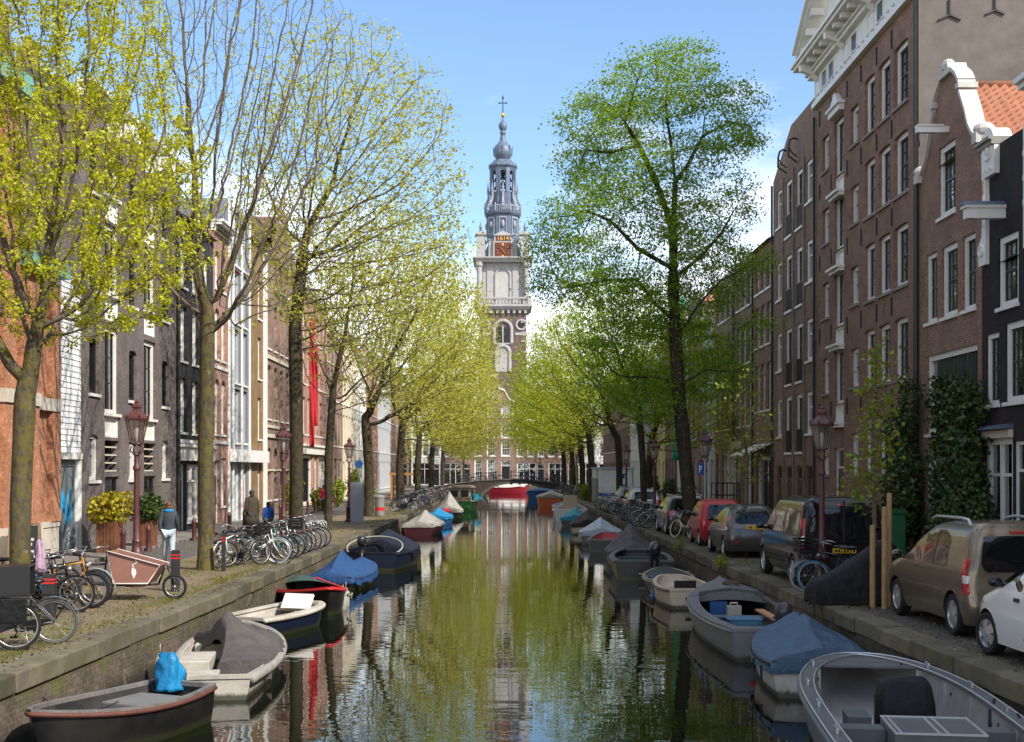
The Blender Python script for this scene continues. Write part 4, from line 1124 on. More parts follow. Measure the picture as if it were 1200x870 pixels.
# ------------------------------------------------------------------ church tower
TY = 226.0; ts = TY/F
def tz(y): return EYE + (550-y)*ts
def tw(w): return w*ts/2      # half width of w photo pixels
TX = (589.3-590)*ts
tower = thing('church_tower', 'tall church tower with red clock face and blue grey lead lantern', 'church tower', (TX, TY, 0))
TST = M('tower_sandstone', (.39,.38,.375), .8, var=.1, vs=.8, dirt=(.28,.27,.27), dirt_amt=.6)
TBR = brick('tower_brick', (.16,.10,.085), (.13,.085,.075), (.17,.14,.13), (.08,.06,.06), .4, bump=0)
CLK = M('clock_red', (.13,.018,.012), .5, var=.1)
def tp(name, mat, fn, parent=None, **k):
    mb = MB(); fn(mb); return mb.build(name, mat, parent or tower, **k)
hb = tw(54)
tp('brick_shaft', TBR, lambda m: m.box(-hb, hb, -hb, hb, 0, tz(366)))
def sb(m):
    for y, w_, hgt in ((380,55,2.2),(393,55,1),(403,55,1),(415,55,1),(428,55,1),(445,56,2)):
        z = tz(y); q = tw(w_)+.05; e = .012*hgt
        for s_ in (-1, 1): m.box(min(s_*q,s_*(q-1.1)), max(s_*q,s_*(q-1.1)), -q, q, z-hgt*.12, z+hgt*.12)
    for sx in (-1, 1):
        m.torus((sx*tw(42), -hb-.03, tz(384)), tw(11), .2, 'y', 20, 6)
        m.box(sx*tw(42)-tw(14), sx*tw(42)+tw(14), -hb-.1, -hb+.1, tz(396), tz(393))
    # arched double window surround and lower niche surround
    for (yc, r_, yb) in ((389, tw(20), 405), (416, tw(16), 438)):
        zc = tz(yc)
        pts = [(-r_, -hb-.05, tz(yb))] + [(-r_*math.cos(PI*k/14), -hb-.05, zc+r_*math.sin(PI*k/14)) for k in range(15)] + [(r_, -hb-.05, tz(yb))]
        m.tube(pts, .3, 6)
    m.box(-tw(22), tw(22), -hb-.15, -hb+.1, tz(406.5), tz(405))
    m.box(-.12, .12, -hb-.1, -hb+.1, tz(405), tz(385))
    for s_ in (-1, 1): m.prism([(s_*tw(6)+tw(4)*math.cos(PI*k/10), tz(391)+tw(4)*math.sin(PI*k/10)) for k in range(11)] , -hb-.09, -hb+.05) if False else None
tp('stone_dressing', TST, sb)
def dk(m):
    for s_ in (-1, 1):
        x = s_*tw(8); r_ = tw(7)
        m.prism([(x-r_, tz(404)), (x+r_, tz(404))] + [(x+r_*math.cos(PI*k/10), tz(390)+r_*math.sin(PI*k/10)) for k in range(11)], -hb-.02, -hb+.1)
        m.lathe([(tw(8), -.03), (tw(8), .05)], 16, (s_*tw(42), -hb, tz(384)), M=Matrix.Rotation(R(90), 3, 'X'))
tp('belfry_opening', BLACKP, dk)
tp('niche', TST, lambda m: m.prism([(-tw(14), tz(438)), (tw(14), tz(438))] + [(tw(14)*math.cos(PI*k/10), tz(416)+tw(14)*math.sin(PI*k/10)) for k in range(11)], -hb-.03, -hb+.1))
# cornice of the brick shaft, balustrade
def c1(m):
    for (y0, y1, w_) in ((368,366,56),(366,363.5,62),(363.5,361,67)): q = tw(w_); m.box(-q, q, -q, q, tz(y0), tz(y1))
    for k in range(9):
        x = -tw(52)+tw(104)*k/8; m.box(x-.22, x+.22, -tw(60), -tw(54), tz(371), tz(366.2))
tp('shaft_cornice', TST, c1)
def bal(m):
    q = tw(61); z0, z1 = tz(361), tz(352.5)
    for s_ in (-1, 1):
        m.box(-q, q, s_*q-.18, s_*q+.18, z1-.3, z1); m.box(s_*q-.18, s_*q+.18, -q+.19, q-.19, z1-.3, z1-.002)
    for k in range(15):
        x = -q*.9+1.8*q*k/14
        for s_ in (-1, 1):
            m.lathe([(.1,0),(.17,.4),(.09,.8),(.13,z1-z0-.3)], 6, (x, s_*q, z0)); m.lathe([(.1,0),(.17,.4),(.09,.8),(.13,z1-z0-.3)], 6, (s_*q, x, z0))
    for sx in (-1, 1):
        for sy in (-1, 1): m.box(sx*q-.35, sx*q+.35, sy*q-.35, sy*q+.35, z0, z1+.15)
tp('balustrade', TST, bal)
# column stage
def cs(m):
    q = tw(47); m.box(-q, q, -q, q, tz(361), tz(312))
    for sx in (-.32, .32):
        x = sx*2*q*.98
        m.box(x-.55, x+.55, -q-.18, -q+.05, tz(360), tz(316)); m.box(x-.65, x+.65, -q-.26, -q+.05, tz(316), tz(313.5))
    r_ = tw(17)
    pts = [(-r_,-q-.05,tz(355))]+[(-r_*math.cos(PI*k/12),-q-.05,tz(327)+r_*math.sin(PI*k/12)) for k in range(13)]+[(r_,-q-.05,tz(355))]
    m.tube(pts, .22, 6)
tp('column_stage', TST, cs)
tp('stage_niche', M('pale_niche_stone',(.42,.41,.40),.85), lambda m: m.prism([(-tw(16), tz(355)), (tw(16), tz(355))] + [(tw(16)*math.cos(PI*k/10), tz(327)+tw(16)*math.sin(PI*k/10)) for k in range(11)], -tw(47)-.03, -tw(47)+.1))
for sx in (-1, 1):
    for sy in (-1, 1):
        tp('column', TST, lambda m: (m.lathe([(.75,tz(361)),(.75,tz(358)),(.55,tz(357)),(.48,tz(318)),(.7,tz(316)),(.75,tz(312))], 12, (sx*tw(54), sy*tw(54), 0)),))
def c2(m):
    for (y0, y1, w_) in ((312,310,62),(310,308,65),(308,306.5,69)): q = tw(w_); m.box(-q, q, -q, q, tz(y0), tz(y1))
tp('column_cornice', TST, c2)
# clock stage: square block with corner piers
def ck(m):
    q = tw(33); m.box(-q, q, -q, q, tz(306.5), tz(283))
    for sx in (-1, 1):
        for sy in (-1, 1):
            x, y = sx*tw(51), sy*tw(51); m.box(x-.75, x+.75, y-.75, y+.75, tz(306.5), tz(281)); m.box(x-1.0, x+1.0, y-1.0, y+1.0, tz(281), tz(279)); m.box(x-.85, x+.85, y-.85, y+.85, tz(279), tz(277))
tp('clock_stage', TST, ck)
def obel(m):
    for sx in (-1, 1):
        for sy in (-1, 1): m.lathe([(.3,tz(277)),(.34,tz(275)),(.16,tz(273.5)),(.3,tz(272)),(.07,tz(266)),(.0,tz(264))], 8, (sx*tw(51), sy*tw(51), 0))
tp('pinnacle', LEAD, obel)
def bt(m):
    for sx in (-1, 1): m.prism([(sx*tw(33),tz(306)),(sx*tw(44),tz(306)),(sx*tw(40),tz(296)),(sx*tw(33),tz(288))], -tw(28), tw(28))
tp('lead_flank', LEAD, bt)
q = tw(33)
cf = tp('clock', TST, lambda m: (m.box(-tw(22),tw(22),-q-.5,-q+.1,tz(307),tz(286.5)), m.box(-tw(20),tw(20),-q-.5,-q+.1,tz(286.4),tz(280)), m.prism([(-tw(24),tz(280)),(tw(24),tz(280)),(0,tz(274.5))],-q-.7,-q+.1)))
tp('dial', CLK, lambda m: (m.box(-tw(18.5),tw(18.5),-q-.56,-q-.5,tz(306),tz(288)), m.box(-tw(16),tw(16),-q-.56,-q-.501,tz(285.8),tz(280.4))), cf)
def num(m):
    zc = tz(297)
    for k in range(12):
        a = 2*PI*k/12; r0, r1 = tw(11), tw(16.5)
        m.bar((r0*math.sin(a),-q-.58,zc+r0*math.cos(a)),(r1*math.sin(a),-q-.58,zc+r1*math.cos(a)),.3,.04)
tp('hour_mark', GOLD, num, cf)
def hands(m):
    zc = tz(297)
    for a, l in ((R(150), tw(15)), (R(312), tw(9))): m.bar((-math.sin(a)*.4,-q-.6,zc-math.cos(a)*.4),(l*math.sin(a),-q-.6,zc+l*math.cos(a)),.28,.04)
tp('clock_hand', GOLD, hands, cf)
tm = text_mesh('1614', 1.1, .02); tm.transform(Matrix.Rotation(R(90), 4, 'X'))
mkobj('date_inscription', tm, GOLD, cf, (0, -q-.58, tz(283.2)))
# octagonal lead lantern
r8 = PI/8
def ot(prof, m, n=8, rot=r8): m.lathe([(w_*ts/2/math.cos(PI/n)*.97, tz(y)) for w_, y in prof], n, (0,0,0), rot=rot)
def oct1(m):
    ot([(38,284),(37,253)], m)
    ot([(40,255),(43,253),(44,251)], m)
tp('lantern_base', LEAD, oct1)
LEADP = M('pale_lead', (.25,.275,.31), .5, var=.15, vs=2)
def ornam(m):
    for k in range(8):
        a = -PI/2 + k*PI/4; r_ = tw(37.6); c_ = Vector((r_*math.cos(a), r_*math.sin(a), 0)); T = Matrix.Rotation(a+PI/2, 4, 'Z')
        def bx(x0, x1, z0, z1, d=.08):
            Mx = Matrix.Translation(c_ + Vector((0,0,(z0+z1)/2))) @ T @ Matrix.Translation(((x0+x1)/2,0,0)); m.mbox(Mx, (x1-x0)/2, d, (z1-z0)/2)
        bx(-tw(9), -tw(7), tz(278), tz(257)); bx(tw(7), tw(9), tz(278), tz(257)); bx(-tw(6.9), tw(6.9), tz(259), tz(257)); bx(-tw(6.9),tw(6.9),tz(278),tz(276.5))
        m.ell(c_ + Vector((0,0,tz(266))), (.35,.35,.7), 8, 5)
tp('lantern_ornament', LEADP, ornam)
def galr(m):
    rad = tw(43)/math.cos(PI/8)*.97; z0, z1 = tz(251), tz(244.5)
    V = [(rad*math.cos(r8+k*PI/4), rad*math.sin(r8+k*PI/4)) for k in range(8)]
    for k in range(8):
        a = Vector(V[k]); b_ = Vector(V[(k+1) % 8])
        m.bar((a.x,a.y,z1),(b_.x,b_.y,z1),.16,.16)
        m.lathe([(.16,z0),(.16,z1+.2),(.0,z1+.55)], 6, (a.x,a.y,0))
        for j in range(1, 7):
            p = a.lerp(b_, j/7); m.box(p.x-.06, p.x+.06, p.y-.06, p.y+.06, z0, z1)
tp('gallery_railing', LEADP, galr)
def oct2(m):
    ot([(36,251),(33,247),(31,242),(30,230),(30,228),(29,227.9),(29,227)], m)
tp('lantern_drum', LEAD, oct2)
def scr(m):
    for k in range(8):
        a = k*PI/4; ca, sa = math.cos(a), math.sin(a)
        P = lambda r_, y: (r_*ca, r_*sa, tz(y))
        m.tube([P(tw(41),246),P(tw(41),241),P(tw(37),238),P(tw(33.5),233),P(tw(34),228),P(tw(32),224)], [.28,.3,.25,.22,.2,.1], 6)
        m.lathe([(.18,0),(.2,.5),(.06,1.6),(0,2.2)], 6, (tw(35)*ca, tw(35)*sa, tz(227)))
tp('scroll_buttress', LEADP, scr)
def bell_st(m):
    r_ = tw(28)
    for k in range(8):
        a = r8+k*PI/4; x, y = r_*math.cos(a), r_*math.sin(a)
        m.mbox(Matrix.Translation((x,y,(tz(228)+tz(200))/2)) @ Matrix.Rotation(a,4,'Z'), .30, .36, (tz(200)-tz(228))/2)
        # arch heads
        V = lambda a_: Vector((r_*math.cos(a_), r_*math.sin(a_), 0))
        p, q_ = V(a), V(a+PI/4)
        for t in range(6):
            t0, t1 = .14+.72*t/6, .14+.72*(t+1)/6
            zt = tz(205) + (tz(202)-tz(205))*math.sin(PI*(t+.5)/6)
            A, B = p.lerp(q_, t0), p.lerp(q_, t1)
            m.bar((A.x,A.y,(zt+tz(199))/2),(B.x,B.y,(zt+tz(199))/2),.35,tz(199)-zt)
    ot([(30,200.5),(31,199),(34.5,197),(34.5,195.5),(30,193.5),(24,191),(20.5,188.5),(16,188)], m)
tp('bell_stage', LEAD, bell_st)
def bells(m):
    for (x, y, z, s_) in ((0,-1.0,tz(210),.62),(0,-1.2,tz(221),.55),(-1.25,-.3,tz(212),.5),(1.25,-.3,tz(212),.5),(-1.3,-.4,tz(222),.45),(1.3,-.4,tz(222),.45),(0,.9,tz(214),.6)):
        m.lathe([(.0,.95*s_),(.35*s_,.9*s_),(.5*s_,.5*s_),(.62*s_,0),(.9*s_,-.45*s_),(.85*s_,-.5*s_)], 10, (x,y,z))
        m.bar((x,y,z+.9*s_),(x,y,tz(200)),.12,.12)
tp('carillon_bell', M('bell_bronze',(.03,.03,.028),.5,metal=.5), bells)
def on(m):
    m.smooth = True
    pf = [(16,188),(17,186.5),(20.5,184),(22.5,180.5),(22,176.5),(19,172.5),(13,169),(8,165.5),(6.2,161),(5.4,157.5),(7.6,156.8),(7.6,155.8),(5,155),(6,153.5),(9,151.5),(10.4,148.5),(9.2,145.5),(5,143),(2.2,141),(1.6,137.5)]
    m.lathe([(w_*ts/2, tz(y)) for w_, y in pf], 16)
    m.smooth = False
    for k in range(8):
        a = k*PI/4; m.bar((tw(21.6)*math.cos(a),tw(21.6)*math.sin(a),tz(183)),(tw(22.6)*math.cos(a),tw(22.6)*math.sin(a),tz(172)),.14,.14)
tp('onion_dome', LEAD, on, clean=True)
gb_ = tp('gilded_ball', GOLD, lambda m: m.ell((0,0,tz(135)),(.42,.42,.42),12,8))
tp('cross', IRON, lambda m: (m.tube([(0,0,tz(139)),(0,0,tz(112))],[.12,.06],6), m.bar((-tw(8),0,tz(121)),(tw(8),0,tz(121)),.13,.13), m.ell((tw(8),0,tz(121)),(.18,.1,.18),6,4), m.ell((-tw(8),0,tz(121)),(.18,.1,.18),6,4), m.ell((0,0,tz(115)),(.2,.08,.26),6,4)))
# church body behind the houses
cb = thing('church', 'grey church roof rising behind the houses beside the tower', 'church', (TX-16, TY+8, 0))
MB().box(-12,11,-6,20,0,11).build('wall', TBR, cb); MB().prism([(-12.4,11),(11,11),(-.7,19)], -6.3, 20).build('roof', SLATE, cb)

# ------------------------------------------------------------------ bridge
bx0, bx1 = -5.4, 7.0; xc = 2.0
BRD = brick('bridge_brick', (.065,.05,.04), (.05,.04,.033), (.07,.06,.05), (.045,.04,.035), .5, bump=.2)
BSTONE = M('dark_bridge_stone', (.11,.10,.088), .9, var=.25, vs=2, dirt=(.05,.045,.035), dirt_amt=.7)
br = thing('bridge', 'low arched brick bridge with iron railing at the end of the canal', 'bridge', (0, 160, 0))
def topz(x): return .15 + 1.05*max(0, 1-((x-.6)/9.5)**2)
def body(m):
    ax0, ax1 = -2.7, 6.0; ac = (ax0+ax1)/2; ah = (ax1-ax0)/2
    xs_ = [-12 + .5*i for i in range(49)]
    for xa, xb in zip(xs_, xs_[1:]):
        def low(x):
            t = (x-ac)/ah
            return (-1.25+2.0*math.sqrt(max(0, 1-t*t))) if abs(t) < 1 else -3
        m.prism([(xa, low(xa)), (xb, low(xb)), (xb, topz(xb)), (xa, topz(xa))], 0, 7.6)
body_o = MB(); body(body_o); body_o.build('arch', BRD, br)
def ring(m):
    ac, ah = 1.65, 4.35
    pts = [(ac-(ah+.0)*math.cos(PI*k/20), -1.25+2.0*math.sin(PI*k/20)) for k in range(21)]
    for (xa, za), (xb, zb) in zip(pts, pts[1:]):
        f_ = lambda x, z: (ac+(x-ac)*1.075, -1.25+(z+1.25)*1.14)
        m.prism([(xa,za),(xb,zb),f_(xb,zb),f_(xa,za)], -.06, -.002)
part(br, 'arch_ring', BSTONE, ring)
for ya, yb in ((-.1,.3),(7.3,7.7)):
    part(br, 'stone_edge', BSTONE, lambda m: [m.prism([(xa,topz(xa)-.02),(xa+1,topz(xa+1)-.02),(xa+1,topz(xa+1)+.12),(xa,topz(xa)+.12)], ya, yb) for xa in range(-12, 12)])
def rails(m, y):
    n = 12
    X = [-11+2*i for i in range(12)]
    for x in X: m.tube([(x,y,topz(x)),(x,y,topz(x)+1.1)], .045, 6); m.ell((x,y,topz(x)+1.15),(.08,.08,.08),6,4)
    for h in (1.02, .55):
        m.tube([(x,y,topz(x)+h) for x in [-11+.5*i for i in range(45)]], .032, 5)
part(br, 'railing', IRON, lambda m: rails(m, .1)); part(br, 'railing', IRON, lambda m: rails(m, 7.5))
# ------------------------------------------------------------------ trees by space colonisation
def bark(name, c1, c2, moss=.5):
    m, nt, b = newmat(name)
    v = coords(nt, 'Object', (1, 1, .35))
    f = noise_fac(nt, v, 9, 6, .7)
    col = ramp(nt, f, [(.3, rgb(c1)), (.62, rgb(c2))])
    if moss:
        f2 = noise_fac(nt, coords(nt), 5.5, 6, .75)
        col = mix(nt, ramp(nt, f2, [(.46, (0,)*3), (.58, (moss,)*3)]), col, rgb((.125,.11,.02)))
    f3 = noise_fac(nt, coords(nt), 5, 3, .6)
    col = mix(nt, ramp(nt, f3, [(.66, (0,)*3), (.74, (.45,)*3)]), col, rgb((.30,.29,.22)))
    nt.links.new(col, b.inputs['Base Color']); b.inputs['Roughness'].default_value = .95; b.inputs['Specular IOR Level'].default_value = .2
    bumpn(nt, b, f, .9, .04)
    return m
BARK_L = bark('lime_bark', (.028,.023,.017), (.115,.092,.062), .8)
BARK_D = bark('elm_bark', (.02,.016,.012), (.06,.047,.035), .25)
TWIG_L = M('twig_bark', (.125,.095,.07), .9, var=.25, vs=2)
TWIG_D = M('dark_twig_bark', (.045,.034,.026), .9, var=.25, vs=2)
LEAF_Y = leafmat('spring_leaf_yellow', (.36,.40,.012), (.52,.52,.03), .40)
LEAF_YG = leafmat('spring_leaf_pale', (.33,.36,.045), (.52,.51,.09), .45)
LEAF_BG = leafmat('bright_green_leaf', (.24,.34,.016), (.45,.48,.035), .5)
LEAF_G = leafmat('elm_leaf', (.10,.205,.018), (.29,.42,.036), .6)
LEAF_S = leafmat('sapling_leaf', (.13,.19,.02), (.26,.29,.03), .35)
LEAF_D = leafmat('ivy_leaf', (.014,.034,.008), (.05,.09,.015), .2, (.13,.17,.03))

def grow(trunk, blobs, natt=1800, step=.3, di=2.2, dk=.55, trop=(0,0,.12), seed=1, iters=120, jitter=.12, shell=0.0, limbs=()):
    """trunk: list of points; blobs: list of (centre, radii, weight). Returns nodes, parents."""
    r_ = np.random.default_rng(seed)
    A = []
    wts = np.array([b[2]*b[1][0]*b[1][1]*b[1][2] for b in blobs]); wts = wts/wts.sum()
    for (c, rad, w), q in zip(blobs, wts):
        n = int(natt*q)+1
        d = r_.normal(size=(n, 3)); d /= np.linalg.norm(d, axis=1)[:, None]
        u = r_.random(n)**(1/3*(1-shell*.6))
        A.append(np.array(c) + d*u[:, None]*np.array(rad))
    A = np.concatenate(A)
    P = [np.array(trunk[0], float)]; par = [-1]
    for a, b in zip(trunk, trunk[1:]):
        a = np.array(a, float); b = np.array(b, float); L = np.linalg.norm(b-a); k = max(1, int(L/step))
        for i in range(1, k+1):
            P.append(a+(b-a)*i/k); par.append(len(P)-2)
    for lb in limbs:
        a = np.array(lb[0], float); i0 = int(np.argmin([np.linalg.norm(p-a) for p in P])); cur = i0
        for b in lb[1:]:
            a = P[cur]; b = np.array(b, float); k = max(1, int(np.linalg.norm(b-a)/step))
            for i in range(1, k+1): P.append(a+(b-a)*i/k); par.append(cur); cur = len(P)-1
    N = np.array(P); alive = np.ones(len(A), bool)
    D = np.linalg.norm(A[:, None, :]-N[None], axis=2); best = D.min(1); bi = D.argmin(1)
    tr = np.array(trop)
    di_cur = di
    for it in range(iters):
        m = alive & (best < di_cur)
        if not m.any():
            if alive.sum() > 20 and di_cur < 30: di_cur *= 1.5; continue
            break
        idx = np.nonzero(m)[0]; nb = bi[idx]
        V = A[idx]-N[nb]; V /= (np.linalg.norm(V, axis=1)[:, None]+1e-9)
        acc = np.zeros((len(N), 3)); np.add.at(acc, nb, V)
        act = np.unique(nb)
        if it > 4:
            nch = np.bincount(np.array(par[1:]), minlength=len(N)); act = act[nch[act] < 3]
            if len(act) == 0: break
        d = acc[act]; d /= (np.linalg.norm(d, axis=1)[:, None]+1e-9)
        d = d + tr + r_.normal(size=d.shape)*jitter; d /= np.linalg.norm(d, axis=1)[:, None]
        new = N[act]+d*step
        b0 = len(N); N = np.concatenate([N, new]); par.extend(act.tolist())
        Dn = np.linalg.norm(A[:, None, :]-new[None], axis=2)
        mn = Dn.min(1); am = Dn.argmin(1)
        upd = mn < best; best[upd] = mn[upd]; bi[upd] = b0+am[upd]
        alive &= best > dk
        if len(N) > 12000: break
        if it > 12: di_cur = max(di, di_cur*.9)
    # drop shoots that piled up on one spot
    return N, np.array(par)

def tree_mesh(N, par, r_base, r_tip=.007, thr=.05, nseg=5, minr=.0):
    n = len(N)
    kids = [[] for _ in range(n)]
    for i in range(1, n): kids[par[i]].append(i)
    cnt = np.zeros(n)
    for i in range(n-1, -1, -1):
        if not kids[i]: cnt[i] += 1
        if par[i] >= 0: cnt[par[i]] += cnt[i]
    ex = math.log(max(cnt[0], 2))/math.log(r_base/r_tip)
    rad = r_tip*cnt**(1/ex)
    thick = MB(); thick.smooth = True; thin = MB(); thin.smooth = True
    # chains
    stack = [(0, None)]
    while stack:
        s, p = stack.pop()
        ch = ([p] if p is not None else []) + [s]
        cur = s
        while kids[cur]:
            ks = sorted(kids[cur], key=lambda k: -cnt[k])
            for k in ks[1:]: stack.append((k, cur))
            cur = ks[0]; ch.append(cur)
        rs = [max(minr, min(rad[c], rad[ch[1]]*1.0 if (p is not None) else 9))*(1+.14*mnoise.noise(Vector(N[c])*1.3)) for c in ch]
        pts = [N[c] for c in ch]
        # split the chain where it becomes thin
        cut = len(ch)
        for i, r_ in enumerate(rs):
            if r_ < thr: cut = i; break
        if cut >= 2: thick.tube(pts[:cut+1], rs[:cut+1], 9 if rs[0] > .12 else 6, caps=False)
        s0 = max(0, cut-0) if cut >= 2 else 0
        if len(ch)-s0 >= 2: thin.tube(pts[s0:], rs[s0:], 4 if rs[s0] > .02 else 3, caps=False)
    return thick, thin, rad, cnt, kids

def leaves(N, par, cnt, rad, maxr, per, size, spread, seed, up=.3, drop=0.0, clump=1, droop=0.0, mask=None, zs=.55):
    """quads of leaves in clumps round the thin shoots"""
    r_ = np.random.default_rng(seed)
    idx = np.nonzero(rad < maxr)[0]
    idx = idx[idx > 5]
    if drop: idx = idx[r_.random(len(idx)) > drop]
    if mask is not None: idx = idx[mask(N[idx])]
    reps = np.repeat(idx, per)
    # position along the segment to the parent
    t = r_.random(len(reps))[:, None]
    C = N[reps]*(1-t) + N[par[reps]]*t + r_.normal(size=(len(reps), 3))*spread*np.array([1, 1, zs])
    C[:, 2] -= droop*r_.random(len(C))
    C = np.repeat(C, clump, axis=0) + (r_.normal(size=(len(C)*clump, 3))*size*1.0 if clump > 1 else 0)
    n = len(C)
    d = r_.normal(size=(n, 3)); d[:, 2] -= .25; d /= np.linalg.norm(d, axis=1)[:, None]
    nn = r_.normal(size=(n, 3))*np.array([1, 1, .8]); nn[:, 2] += up
    nn -= d*(d*nn).sum(1)[:, None]; nn /= (np.linalg.norm(nn, axis=1)[:, None]+1e-9)
    w = np.cross(d, nn)
    L = (size*(.65+.7*r_.random(n)))[:, None]; Wd = L*.36
    fold = nn*L*.10
    v = np.stack([C-d*L*.5, C+w*Wd-d*L*.05+fold, C+d*L*.5, C-w*Wd-d*L*.05+fold], axis=1).reshape(-1, 3)
    q = np.arange(n*4).reshape(-1, 4)
    return v, q

def make_tree(name, label, base, trunk, blobs, r_base, leafm, bk, tw_, natt=1500, per=3, size=.13, spread=.16, maxr=.03, seed=1, group='canal side trees', trop=(0,0,.12), drop=0.0, clump=1, thr=.05, cat='tree', step=.3, dk=.55, di=2.2, r_tip=.007, jitter=.12, up=.3, mask=None, extra=None, flare=True, shell=0.0, minr=0.0, zs=.55, limbs=()):
    root = thing(name, label, cat, base, 0, group)
    N, par = grow(trunk, blobs, natt, step, di, dk, trop, seed, jitter=jitter, shell=shell, limbs=limbs)
    tk, tn, rad, cnt, kids = tree_mesh(N, par, r_base, r_tip, thr, minr=minr)
    if flare:
        tk.smooth = True
        t0 = Vector(trunk[0]); d = (Vector(trunk[1])-t0).normalized()
        tk.tube([t0-d*.25, t0, t0+d*.18, t0+d*.5, t0+d*1.0], [r_base*1.7, r_base*1.45, r_base*1.2, r_base*1.05, r_base*.97], 11)
    tk.build('trunk', bk, root)
    if tn.v: tn.build('branches', tw_, root)
    v, q = leaves(N, par, cnt, rad, maxr, per, size, spread, seed+100, up, drop, clump, mask=mask, zs=zs)
    np_mesh('crown', v, q, leafm, root)
    return root

TG = 'trees along the canal'
# --- left bank
make_tree('lime_tree', 'nearest left tree with thick mossy trunk and sparse yellow leaf buds', (-8.6, 22, 0), [(0,0,-.1),(.02,0,2),(.1,.0,3.9)],
   [((-.3,0,9.3),(3.2,3.0,5.0),1),((1.4,.3,7.4),(2.2,2,2.6),1.2),((-2,0,10),(2.5,2.5,4),.8)], .185, LEAF_Y, BARK_L, TWIG_L, natt=6500, per=2, clump=17, size=.06, spread=.06, maxr=.016, seed=3, group=TG, trop=(0,0,.42), drop=.12, r_tip=.0055, dk=.30, step=.24, thr=.06)
make_tree('lime_tree', 'bare branched tree with ivy flecked trunk beside the walking person', (-7.7, 32, 0), [(0,0,-.1),(.0,0,3),(.05,0,6.6)],
   [((.5,0,12.0),(3.7,3.4,6.0),1),((-.8,0,10.0),(2.4,2.4,3),.6),((2.6,0,9.0),(2.6,1.5,1.6),.6)], .20, LEAF_Y, BARK_L, TWIG_L, natt=6500, per=1, clump=8, size=.058, spread=.07, maxr=.012, seed=7, group=TG, trop=(0,0,.36), drop=.70, r_tip=.0055, dk=.32, step=.27, thr=.06)
make_tree('elm_tree', 'tall left tree with dark trunk and wide half leafed crown before the gothic house', (-7.7, 46, 0), [(0,0,-.1),(.0,0,4),(-.05,0,8),(.3,0,11)],
   [((1.9,0,13.2),(4.6,4.2,6.2),1),((2.5,-.5,10),(4.4,3.5,3.2),.8),((3.4,0,15),(3,3,3),.6)], .25, LEAF_YG, BARK_D, TWIG_L, natt=5200, per=9, size=.115, spread=.24, maxr=.014, seed=11, group=TG, trop=(0,0,.2), drop=.2, r_tip=.007, dk=.40, step=.32)
# twiggy water shoots on that trunk
make_tree('elm_tree', 'thin trunked tree with few leaves beside the red banners', (-7.5, 53, 0), [(0,0,-.1),(.0,0,3),(.2,0,6)],
   [((.8,0,10.5),(3.3,3.3,4.6),1),((1.6,0,6.8),(3,2.5,1.8),.7)], .17, LEAF_YG, BARK_D, TWIG_L, natt=2600, per=7, size=.115, spread=.22, maxr=.014, seed=15, group=TG, trop=(0,0,.15), drop=.4, dk=.5, step=.33)
make_tree('elm_tree', 'fork trunked tree with yellow green crown beside the grey utility box', (-7.5, 69, 0), [(0,0,-.1),(.0,0,2.6),(-.2,0,5.5)],
   [((1.9,0,11.2),(4.6,4.6,6.0),1),((4.0,0,7.0),(3.2,3,3.0),.9)], .27, LEAF_YG, BARK_D, TWIG_L, natt=3000, per=9, size=.14, spread=.30, maxr=.02, seed=19, group=TG, trop=(0,0,.1), dk=.55, step=.38)
t_ = make_tree('elm_tree', 'pale yellow green tree leaning over the canal fifth back on the left', (-7.3, 87, 0), [(0,0,-.1),(.0,0,3),(.2,0,6)],
   [((2.4,0,11.2),(5.0,4.8,6.4),1),((4.4,0,6.6),(3.6,3.2,3.2),1)], .27, LEAF_YG, BARK_D, TWIG_L, natt=2800, per=11, size=.155, spread=.34, maxr=.022, seed=23, group=TG, trop=(0,0,.06), dk=.6, step=.4)
for (x, y, rz, sc, lab) in ((-7.2,104,.5,.98,'pale yellow green tree behind the far left bicycles'),(-7.0,120,-.6,.95,'yellow green tree second from the bridge on the left bank'),(-6.9,140,.35,.95,'yellow green tree nearest the bridge on the left bank')):
    copy_tree(t_, loc=(x,y,0), rotz=rz, sc=sc, label=lab)
